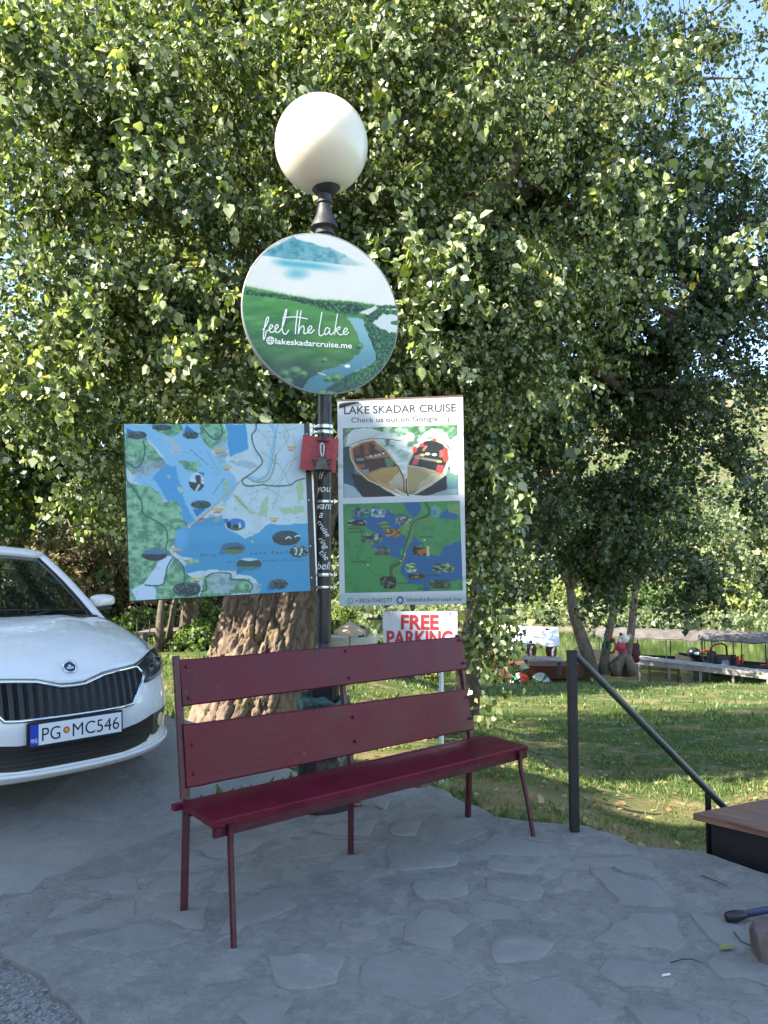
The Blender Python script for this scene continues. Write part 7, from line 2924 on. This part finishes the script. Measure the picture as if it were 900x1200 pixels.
def tree(name, label, cat, base, trunk_pts, rads, vols, leafm, per, tw, length, size, seed, group=None, barkm=None, droop=0.4, twist=0.05, limbs=4):
    rg = np.random.default_rng(seed)
    o = thing(name, base, label, cat, group)
    mb = MB()
    mb.tube(trunk_pts, rads, 9)
    mb.build('trunk', barkm or BARK2, o, smooth=True)
    r = random.Random(seed)
    top = Vector(trunk_pts[-1])
    mb = MB()
    for i in range(limbs):
        c, rr = vols[i % len(vols)][0], vols[i % len(vols)][1]
        e = Vector(c) + Vector((r.uniform(-.7, .7) * rr[0], r.uniform(-.7, .7) * rr[1], r.uniform(-.2, .8) * rr[2]))
        mid = (top + e) / 2 + Vector((r.uniform(-.2, .2), 0, 0.2))
        mb.tube([Vector(trunk_pts[-2]) * 0.3 + top * 0.7, mid, e], [rads[-1] * 0.75, rads[-1] * 0.45, 0.012], 6)
    if limbs: mb.build('limbs', barkm or BARK2, o, smooth=True)
    Cs, Ds = [], []
    for (c, rr, n) in vols:
        p, d = ellipsoid_pts(c, rr, n, rg, 0.5)
        Cs.append(p)
        Ds.append(d)
    a = sprays(np.concatenate(Cs), np.concatenate(Ds), rg, per, tw, length, size, droop, 0.7, size * 0.6)
    cr = link('crown', leaf_mesh('crown', *a, 1.25, True), leafm, o)
    cr['kind'] = 'stuff'
    return o


# trees that close the view behind the poplar
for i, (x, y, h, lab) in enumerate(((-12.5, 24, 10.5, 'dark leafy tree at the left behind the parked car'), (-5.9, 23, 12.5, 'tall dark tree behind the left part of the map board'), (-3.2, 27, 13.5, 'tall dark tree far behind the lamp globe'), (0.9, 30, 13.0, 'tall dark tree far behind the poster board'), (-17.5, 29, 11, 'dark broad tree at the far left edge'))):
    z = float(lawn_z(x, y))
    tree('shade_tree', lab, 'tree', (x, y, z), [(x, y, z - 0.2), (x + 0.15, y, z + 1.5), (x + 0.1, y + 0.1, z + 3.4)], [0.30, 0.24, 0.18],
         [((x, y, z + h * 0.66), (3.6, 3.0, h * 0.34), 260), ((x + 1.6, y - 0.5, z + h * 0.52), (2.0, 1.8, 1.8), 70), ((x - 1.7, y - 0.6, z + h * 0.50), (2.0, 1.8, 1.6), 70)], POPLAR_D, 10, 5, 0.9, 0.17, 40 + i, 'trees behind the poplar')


def shaded_crown():  # separate tree made for the dark right side of the crown
    x, y = 1.32, 12.8
    z = float(lawn_z(x, y))
    rg = np.random.default_rng(77)
    o = thing('shaded_crown_tree', (x, y, z), 'dark small-leaved tree with hanging boughs right of the poster board', 'tree')
    mb = MB()
    tp = [(x, y, z - 0.2), (x + 0.1, y, z + 1.2), (x + 0.35, y - 0.1, z + 2.6), (x + 0.75, y - 0.1, z + 4.2), (x + 1.1, y, z + 6.5)]
    mb.tube(tp, [0.24, 0.19, 0.16, 0.13, 0.08], 10)
    mb.build('trunk', BARK2, o, smooth=True)
    r = random.Random(5)
    for e, st in (((3.3, 12.2, 3.4), 2), ((4.6, 12.4, 4.6), 3), ((5.9, 12.6, 4.4), 3), ((5.4, 12.2, 6.6), 4), ((3.6, 11.6, 6.2), 3), ((2.4, 11.7, 3.2), 2), ((3.9, 11.2, 2.6), 2), ((6.6, 12.8, 6.0), 4)):
        a = Vector(tp[st])
        e = Vector(e)
        pts = [a + (e - a) * k + Vector((0, 0, 0.5 * math.sin(math.pi * k))) + Vector((r.uniform(-1, 1), r.uniform(-1, 1), r.uniform(-1, 1))) * (0.12 if k > 0 else 0) for k in np.linspace(0, 1, 7)]
        mb = MB()
        mb.tube(pts, [0.085, 0.07, 0.055, 0.045, 0.033, 0.022, 0.010], 7)
        mb.build('limb', BARK2, o, smooth=True)
    Cs, Ds = [], []
    for (c, rr, n, sh) in (((3.8, 12.4, 5.4), (2.3, 2.0, 3.4), 760, 0.6), ((2.6, 11.8, 5.6), (1.9, 1.6, 2.6), 330, 0.6), ((5.6, 12.6, 6.2), (1.6, 1.6, 2.4), 230, 0.6), ((2.5, 11.0, 2.9), (1.0, 0.9, 1.2), 70, 0.6), ((3.6, 11.4, 2.2), (0.9, 0.6, 0.9), 46, 0.6), ((4.45, 10.6, 1.35), (0.50, 0.35, 0.50), 15, 0.7), ((5.2, 11.6, 2.9), (0.9, 0.7, 0.9), 46, 0.6), ((3.3, 12.0, 1.7), (1.5, 0.7, 0.8), 120, 0.7)):
        p, d = ellipsoid_pts(c, rr, n, rg, sh, 0.25)
        keep = np.array([mnoise.noise(Vector(q) * 0.85) for q in p]) > (-0.16 if n > 100 else -9)
        Cs.append(p[keep])
        Ds.append(d[keep])
    a = boughs(np.concatenate(Cs), np.concatenate(Ds), rg, 12, 11, 0.95, 0.30, 0.062, 0.9)
    P_ = a[0]
    dens = np.array([mnoise.noise(Vector((q[0] * 1.3, q[1] * 0.6, q[2] * 1.3 + 4))) for q in P_])
    ok = ~((P_[:, 2] < 3.6) & (dens > 0.05)) & ~((P_[:, 2] > 5.0) & (dens > 0.30))
    a = [q[ok] for q in a]
    print('alder leaves', len(a[0]))
    lm = leaf_mat('shaded_crown_leaf', (0.036, 0.060, 0.022), (0.13, 0.16, 0.09), (0.22, 0.20, 0.06), 0.22, 0.16, 0.42)  # crown shade put into the leaf colour, darker than the poplar's
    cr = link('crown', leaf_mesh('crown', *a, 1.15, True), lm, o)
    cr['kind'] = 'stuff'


shaded_crown()

# three riverside trunks with crowns above
RB = bark('riverside_bark', (0.15, 0.12, 0.095), 8)


def riverside():
    Y = 33.0
    specs = [([(694, 792), (688, 765), (680, 742), (672, 716), (668, 690)], [0.34, 0.29, 0.26, 0.23, 0.17], 'thick leaning riverside tree behind the handrail post', (650, 650), 0),
             ([(707, 790), (709, 768), (713, 745), (719, 715), (722, 690)], [0.25, 0.19, 0.17, 0.15, 0.12], 'middle riverside tree with coiled ropes on its trunk', (712, 640), 0),
             ([(737, 792), (734, 772), (739, 745), (742, 715), (746, 685)], [0.3, 0.19, 0.17, 0.15, 0.12], 'riverside tree with forked base and hung life vests', (765, 645), 1)]
    for i, (px, rad, lab, cc, fork) in enumerate(specs):
        pts = [at(x, y, Y + (0.15 * i)) for (x, y) in px]
        c = at(cc[0], cc[1], Y)
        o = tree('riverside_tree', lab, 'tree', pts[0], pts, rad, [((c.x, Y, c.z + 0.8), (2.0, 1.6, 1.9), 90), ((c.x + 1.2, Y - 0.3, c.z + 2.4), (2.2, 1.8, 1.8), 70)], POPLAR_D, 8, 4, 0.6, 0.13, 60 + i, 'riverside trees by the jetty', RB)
        if fork:
            mb = MB()
            mb.tube([at(722, 792, Y), at(721, 780, Y), at(727, 774, Y), at(734, 765, Y)], [0.24, 0.30, 0.22, 0.16], 9)
            mb.tube([at(741, 791, Y - .1), at(739, 779, Y - .1), at(735, 768, Y - .1)], [0.26, 0.22, 0.18], 9)
            mb.build('buttress', RB, o, smooth=True)


riverside()

# saplings left of the trunk
for i, (px, rad, lab) in enumerate((([(186, 762), (187, 740), (188, 720), (191, 690)], [0.16, 0.13, 0.10, 0.08], 'thin dark sapling trunk, left one of the close pair beyond the car'), ([(196, 760), (199, 738), (203, 715), (206, 690)], [0.11, 0.09, 0.08, 0.06], 'thin dark sapling trunk, right one of the close pair beyond the car'), ([(216, 762), (219, 742), (226, 715), (232, 690)], [0.14, 0.12, 0.11, 0.09], 'leaning sapling trunk left of the big poplar trunk'))):
    Y = 22.0 + 0.3 * i
    pts = [at(x, y, Y) for (x, y) in px]
    c = pts[-1]
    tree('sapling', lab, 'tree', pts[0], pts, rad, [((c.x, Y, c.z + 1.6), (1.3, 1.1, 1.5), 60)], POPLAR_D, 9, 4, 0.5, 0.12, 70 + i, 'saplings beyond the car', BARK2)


def bush(name, label, cat, c, r, n, leafm, size, seed, group, per=9, tw=4, stems=True):
    rg = np.random.default_rng(seed)
    o = thing(name, (c[0], c[1], c[2]), label, cat, group)
    p, d = ellipsoid_pts((c[0], c[1], c[2] + r[2] * 0.75), r, n, rg, 0.5)
    p[:, 2] = np.maximum(p[:, 2], c[2] + 0.05)
    k = 1 + 0.35 * np.array([mnoise.noise(Vector(q) * 1.3) for q in p])[:, None]
    p = np.array((c[0], c[1], c[2])) + (p - np.array((c[0], c[1], c[2]))) * k
    a = sprays(p, d, rg, per, tw, max(r[0] * 0.25, 0.2), size, -0.25, 0.7, size * 0.5)
    cr = link('foliage', leaf_mesh('foliage', *a, 1.25, True), leafm, o)
    cr['kind'] = 'stuff'
    if stems:
        mb = MB()
        rr = random.Random(seed)
        for i in range(6):
            e = Vector(c) + Vector((rr.uniform(-.6, .6) * r[0], rr.uniform(-.6, .6) * r[1], r[2] * rr.uniform(0.7, 1.4)))
            mb.tube([Vector(c) + Vector((rr.uniform(-.1, .1), 0, -0.1)), (Vector(c) + e) / 2 + Vector((0, 0, 0.1)), e], [0.05, 0.035, 0.012], 5)
        mb.build('stems', BARK2, o)
    return o


# dry scrub on the hillside at the left, green bushes and bank plants
SB = [(-14.5, 30, 2.0, 2.2), (-11.6, 29, 1.9, 2.0), (-9.0, 30.5, 1.8, 1.9), (-16.5, 35, 2.4, 2.8), (-12.8, 36, 2.4, 2.6), (-9.6, 37, 2.2, 2.4), (-19.5, 33, 2.4, 2.6), (-7.4, 33.5, 1.5, 1.5), (-21, 39, 2.6, 3.2), (-15.5, 41, 2.6, 3.0), (-11, 42, 2.6, 2.6)]
SBL = ['dry grey scrub bush right above the car windscreen', 'dry brown scrub bush left of the map board', 'low dry bush beside the lower left corner of the map board', 'tall dry scrub bush high on the slope above the car', 'pale dry bush high on the slope left of the map board', 'dry bush behind the lower map board corner', 'dry scrub bush above the car roof at the left edge', 'small dry bush left of the saplings', 'large dry bush at the top of the slope at the left edge', 'large dry bush at the top of the slope above the car', 'dry bush at the top of the slope behind the map board']
for i, (x, y, rx, rz) in enumerate(SB):
    bush('dry_bush', SBL[i], 'bush', (x, y, float(lawn_z(x, y))), (rx, 1.4, rz), 150, SCRUB, 0.15, 100 + i, 'dry scrub bushes on the slope')
GB = [(-6.2, 27, 0.9, 0.75, 0), (-4.9, 25.5, 0.8, 0.5, 0), (-3.9, 27, 1.1, 0.7, 0), (-7.6, 24.5, 0.9, 0.6, 0), (-3.0, 24.5, 0.7, 0.5, 0), (-2.0, 28, 1.2, 0.8, 0), (-8.2, 33, 1.3, 0.9, 1), (-6.3, 34, 1.4, 0.9, 1), (-4.2, 34.5, 1.5, 0.9, 1), (-2.2, 35, 1.4, 0.9, 1), (-0.2, 35, 1.4, 0.9, 1), (1.8, 35.5, 1.3, 0.8, 1), (-5.6, 22.5, 0.5, 0.35, 0)]
GBL = ['green bush behind the sapling pair', 'low green bush between the saplings', 'broad green bush right of the leaning sapling', 'dark green bush by the footbridge', 'small green bush at the left side of the big trunk', 'broad green bush behind the big trunk', 'yellow green bank plants beyond the car mirror', 'yellow green bank plants under the left map board corner', 'yellow green bank plants under the map board', 'yellow green bank plants left of the big trunk', 'yellow green bank plants right of the big trunk', 'yellow green bank plants behind the parking sign', 'small green weed clump at the foot of the saplings']
for i, (x, y, rx, rz, k) in enumerate(GB):
    bush('green_bush' if k == 0 else 'bank_plant', GBL[i], 'bush', (x, y, float(lawn_z(x, y))), (rx, 0.8, rz), 80 if k == 0 else 90, BUSHG if k == 0 else YELLOWG, 0.11, 130 + i, 'green bushes beyond the car' if k == 0 else 'bank plants along the river')

# far bank: pale willows and bushes, each its own plant
FT = [(6, 78, 9), (13, 84, 10), (20, 80, 9.5), (27, 88, 11), (34, 82, 10), (41, 90, 12), (49, 84, 11), (2, 92, 11), (24, 104, 14), (38, 108, 15), (10, 108, 14), (54, 104, 15), (-8, 90, 12), (-20, 86, 12), (-34, 92, 13), (62, 92, 12)]
FL = ['pale willow across the river right behind the parking sign', 'pale willow across the river above the tarpaulin boat', 'pale willow across the river behind the leaning riverside trunk', 'tall pale willow across the river behind the coiled ropes', 'pale willow across the river behind the forked riverside tree', 'tall pale willow across the river above the left boat roof', 'pale willow across the river above the right boat roof', 'pale willow across the river behind the lamp post', 'tall willow on the far slope behind the riverside trees', 'tall willow on the far slope above the jetty', 'tall willow on the far slope above the parking sign', 'tall willow on the far slope at the right edge', 'willow across the river behind the big trunk', 'willow across the river behind the saplings', 'willow across the river behind the car', 'pale willow across the river at the right edge']
for i, (x, y, h) in enumerate(FT):
    z = float(far_z(x, y))
    tree('willow_tree', FL[i], 'tree', (x, y, z), [(x, y, z - 0.3), (x + 0.2, y, z + h * 0.2), (x, y, z + h * 0.4)], [0.35, 0.28, 0.2],
         [((x, y, z + h * 0.55), (h * 0.40, h * 0.3, h * 0.45), 170), ((x + h * 0.2, y - 1, z + h * 0.3), (h * 0.28, h * 0.2, h * 0.25), 60)], WILLOW, 8, 4, 1.3, 0.44, 160 + i, 'willows across the river', None, 0.6, 0.2, 3)
BS = [(16, 70, 2.2, 1.5), (23, 69, 2.4, 1.7), (26.5, 70, 1.8, 1.3), (31, 69.5, 2.6, 1.8), (37, 70.5, 1.8, 1.2), (8, 71, 2, 1.3), (43, 70, 2.2, 1.6)]
BSL = ['green bush on the far bank above the tarpaulin boat', 'bright green bush on the far bank right of the riverside trees', 'small bright bush on the far bank above the left boat', 'big bright bush on the far bank above the outboard motor', 'low bush on the far bank above the right boat roof', 'green bush on the far bank behind the parking sign', 'green bush on the far bank at the right edge']
for i, (x, y, rx, rz) in enumerate(BS):
    bush('bank_bush', BSL[i], 'bush', (x, y, float(far_z(x, y))), (rx, 1.2, rz), 110, BUSHG if i % 3 else YELLOWG, 0.26, 190 + i, 'bushes on the far bank')

# reeds and low growth along the far shore: one mass
rg = np.random.default_rng(15)
n = 1500
xx = rg.uniform(-12, 62, n)
yy = 64.5 + 9 * rg.uniform(0, 1, n) ** 1.6
P = np.stack([xx, yy, far_z(xx, yy) + 0.3 + 0.5 * rg.uniform(0, 1, n)], 1)
D = unit(rg.normal(0, 0.5, (n, 3)) + np.array([0, -0.3, 0.8]))
a = sprays(P, D, rg, 6, 3, 0.7, 0.34, -0.4, 0.6, 0.15)
o = link('shore_reeds', leaf_mesh('shore_reeds', *a, 0.9, True), WILLOW)
tag(o, 'yellow green reeds and low growth along the far shore', 'reeds', None, 'stuff')

# scrub cover of the far hills: one mass
rg = np.random.default_rng(5)
n = 5000
yy = 112 + 260 * rg.uniform(0, 1, n) ** 1.4
xx = (rg.uniform(-0.75, 0.75, n)) * yy
P = np.stack([xx, yy, far_z(xx, yy) + 0.6], 1)
D = unit(rg.normal(0, 1, (n, 3)) + np.array([0, -0.4, 0.6]))
a = sprays(P, D, rg, 7, 3, 1.9, 0.95, -0.2, 0.7, 0.5)
o = link('hill_scrub', leaf_mesh('hill_scrub', *a, 1.25, True), WILLOW)
tag(o, 'pale olive scrub covering the far hills', 'scrub', None, 'stuff')


# ------------------------------------------------------------------ grass and litter on the lawn
def road_mask(x, y):
    m = inpoly_np(x, y, ROAD_OUT)
    m |= inpoly_np(x, y, [(p[0], p[1]) for p in patio_poly])
    return m


def grass():
    rg = np.random.default_rng(9)
    n = 52000
    y = 4.0 + 15 * rg.uniform(0, 1, n) ** 1.7
    x = rg.uniform(-0.62, 0.62, n) * (y + 1.2)
    d = fbm(x * 1.4 + 50, y * 1.4 + 50, 4)
    ok = ~road_mask(x, y) & (d + rg.normal(0, 0.07, n) < 0.56)
    ok &= rg.uniform(0, 1, n) > 0.85 * dryness(x, y)
    x, y, d = x[ok], y[ok], d[ok]
    n = len(x)
    B = 4
    bx = np.repeat(x, B) + rg.normal(0, 0.03, n * B)
    by = np.repeat(y, B) + rg.normal(0, 0.03, n * B)
    keep = ~road_mask(bx, by)
    bx, by = bx[keep], by[keep]
    m = len(bx)
    bz = lawn_z(bx, by) - 0.005
    h = rg.uniform(0.018, 0.048, m) * (1 + 0.5 * (fbm(bx * 0.8, by * 0.8) > 0.52)) * np.where(by > 10, 1.3, 1.0)
    a = rg.uniform(0, 2 * np.pi, m)
    w = rg.uniform(0.003, 0.0065, m) * np.where(by > 8, 1.8, 1.0)
    lean = rg.normal(0, 0.5, (m, 2)) * h[:, None]
    V = np.zeros((m, 3, 3))
    V[:, 0] = np.stack([bx - w * np.cos(a), by - w * np.sin(a), bz], 1)
    V[:, 1] = np.stack([bx + w * np.cos(a), by + w * np.sin(a), bz], 1)
    V[:, 2] = np.stack([bx + lean[:, 0], by + lean[:, 1], bz + h], 1)
    F_ = np.arange(m * 3).reshape(-1, 3)
    gm = leaf_mat('grass_blade', (0.068, 0.120, 0.026), (0.24, 0.24, 0.09), (0.36, 0.29, 0.14), 0.30, 0.24, 0.6)
    o = link('grass', np_mesh('grass', V.reshape(-1, 3), F_), gm)
    tag(o, 'short green and straw coloured lawn grass', 'grass', None, 'stuff')
    print('grass blades', m)
    # taller weeds along the terrace edge, at the lamp foot and round the trunk
    pts = []
    for (cx, cy, s, k) in ((-0.72, 5.0, 0.10, 60), (-0.95, 4.85, 0.10, 50), (-0.55, 5.3, 0.08, 40), (0.62, 4.92, 0.10, 70), (0.85, 4.75, 0.08, 60), (1.62, 4.28, 0.08, 60), (-2.1, 7.25, 0.25, 160), (-1.75, 7.2, 0.2, 120), (-1.2, 7.9, 0.3, 160), (-2.4, 8.1, 0.3, 160), (0.25, 5.65, 0.2, 80)):
        q = rg.normal(0, s, (k, 2)) + np.array([cx, cy])
        pts.append(q)
    q = np.concatenate(pts)
    ok = ~inpoly_np(q[:, 0], q[:, 1], [(p[0], p[1]) for p in patio_poly])
    q = q[ok]
    m = len(q)
    z = np.maximum(lawn_z(q[:, 0], q[:, 1]), np.array([road_z(a_, b_) if inpoly(a_, b_, ROAD_OUT) else -9 for a_, b_ in q])) - 0.004
    P = np.stack([q[:, 0], q[:, 1], z], 1)
    T = rg.normal(0, 0.5, (m, 3)) + np.array([0, 0, 1.0])
    N = rg.normal(0, 1, (m, 3)) + np.array([0, -0.5, 0])
    o = link('weeds', leaf_mesh('weeds', P, T, N, rg.uniform(0.05, 0.12, m), 0.5), BUSHG)
    tag(o, 'green weeds along the terrace edge and round the trunk', 'weeds', None, 'stuff')
    # fallen leaves
    m = 2600
    y = 4.2 + 14 * rg.uniform(0, 1, m) ** 1.6
    x = rg.uniform(-0.55, 0.62, m) * (y + 1)
    ok = ~road_mask(x, y)
    x, y = x[ok], y[ok]
    m = len(x)
    P = np.stack([x, y, lawn_z(x, y) + 0.015], 1)
    T = rg.normal(0, 1, (m, 3)) * np.array([1, 1, 0.25])
    N = rg.normal(0, 0.35, (m, 3)) + np.array([0, 0, 1.0])
    lm = leaf_mat('dry_leaf', (0.20, 0.135, 0.060), (0.36, 0.28, 0.15), (0.42, 0.36, 0.10), 0.15, 0.3, 0.7)
    o = link('fallen_leaves', leaf_mesh('fallen_leaves', P, T, N, rg.uniform(0.035, 0.075, m), 1.0), lm)
    tag(o, 'dry brown leaves scattered over the lawn', 'leaves', None, 'stuff')
    # coarser grass tufts farther down the slope
    n = 16000
    y = 15 + 21.5 * rg.uniform(0, 1, n)
    x = rg.uniform(-0.6, 0.62, n) * (y + 1)
    d = fbm(x * 0.9 + 50, y * 0.9 + 50, 4)
    ok = d + rg.normal(0, 0.07, n) < 0.58
    x, y = x[ok], y[ok]
    m = len(x)
    P = np.stack([x, y, lawn_z(x, y) - 0.01], 1)
    T = rg.normal(0, 0.45, (m, 3)) + np.array([0, 0, 1.0])
    N = rg.normal(0, 1, (m, 3)) + np.array([0, -0.6, 0])
    o = link('bank_grass', leaf_mesh('bank_grass', P, T, N, rg.uniform(0.06, 0.16, m), 0.5, True), BUSHG)
    tag(o, 'rough grass on the lower slope toward the river', 'grass', None, 'stuff')


grass()
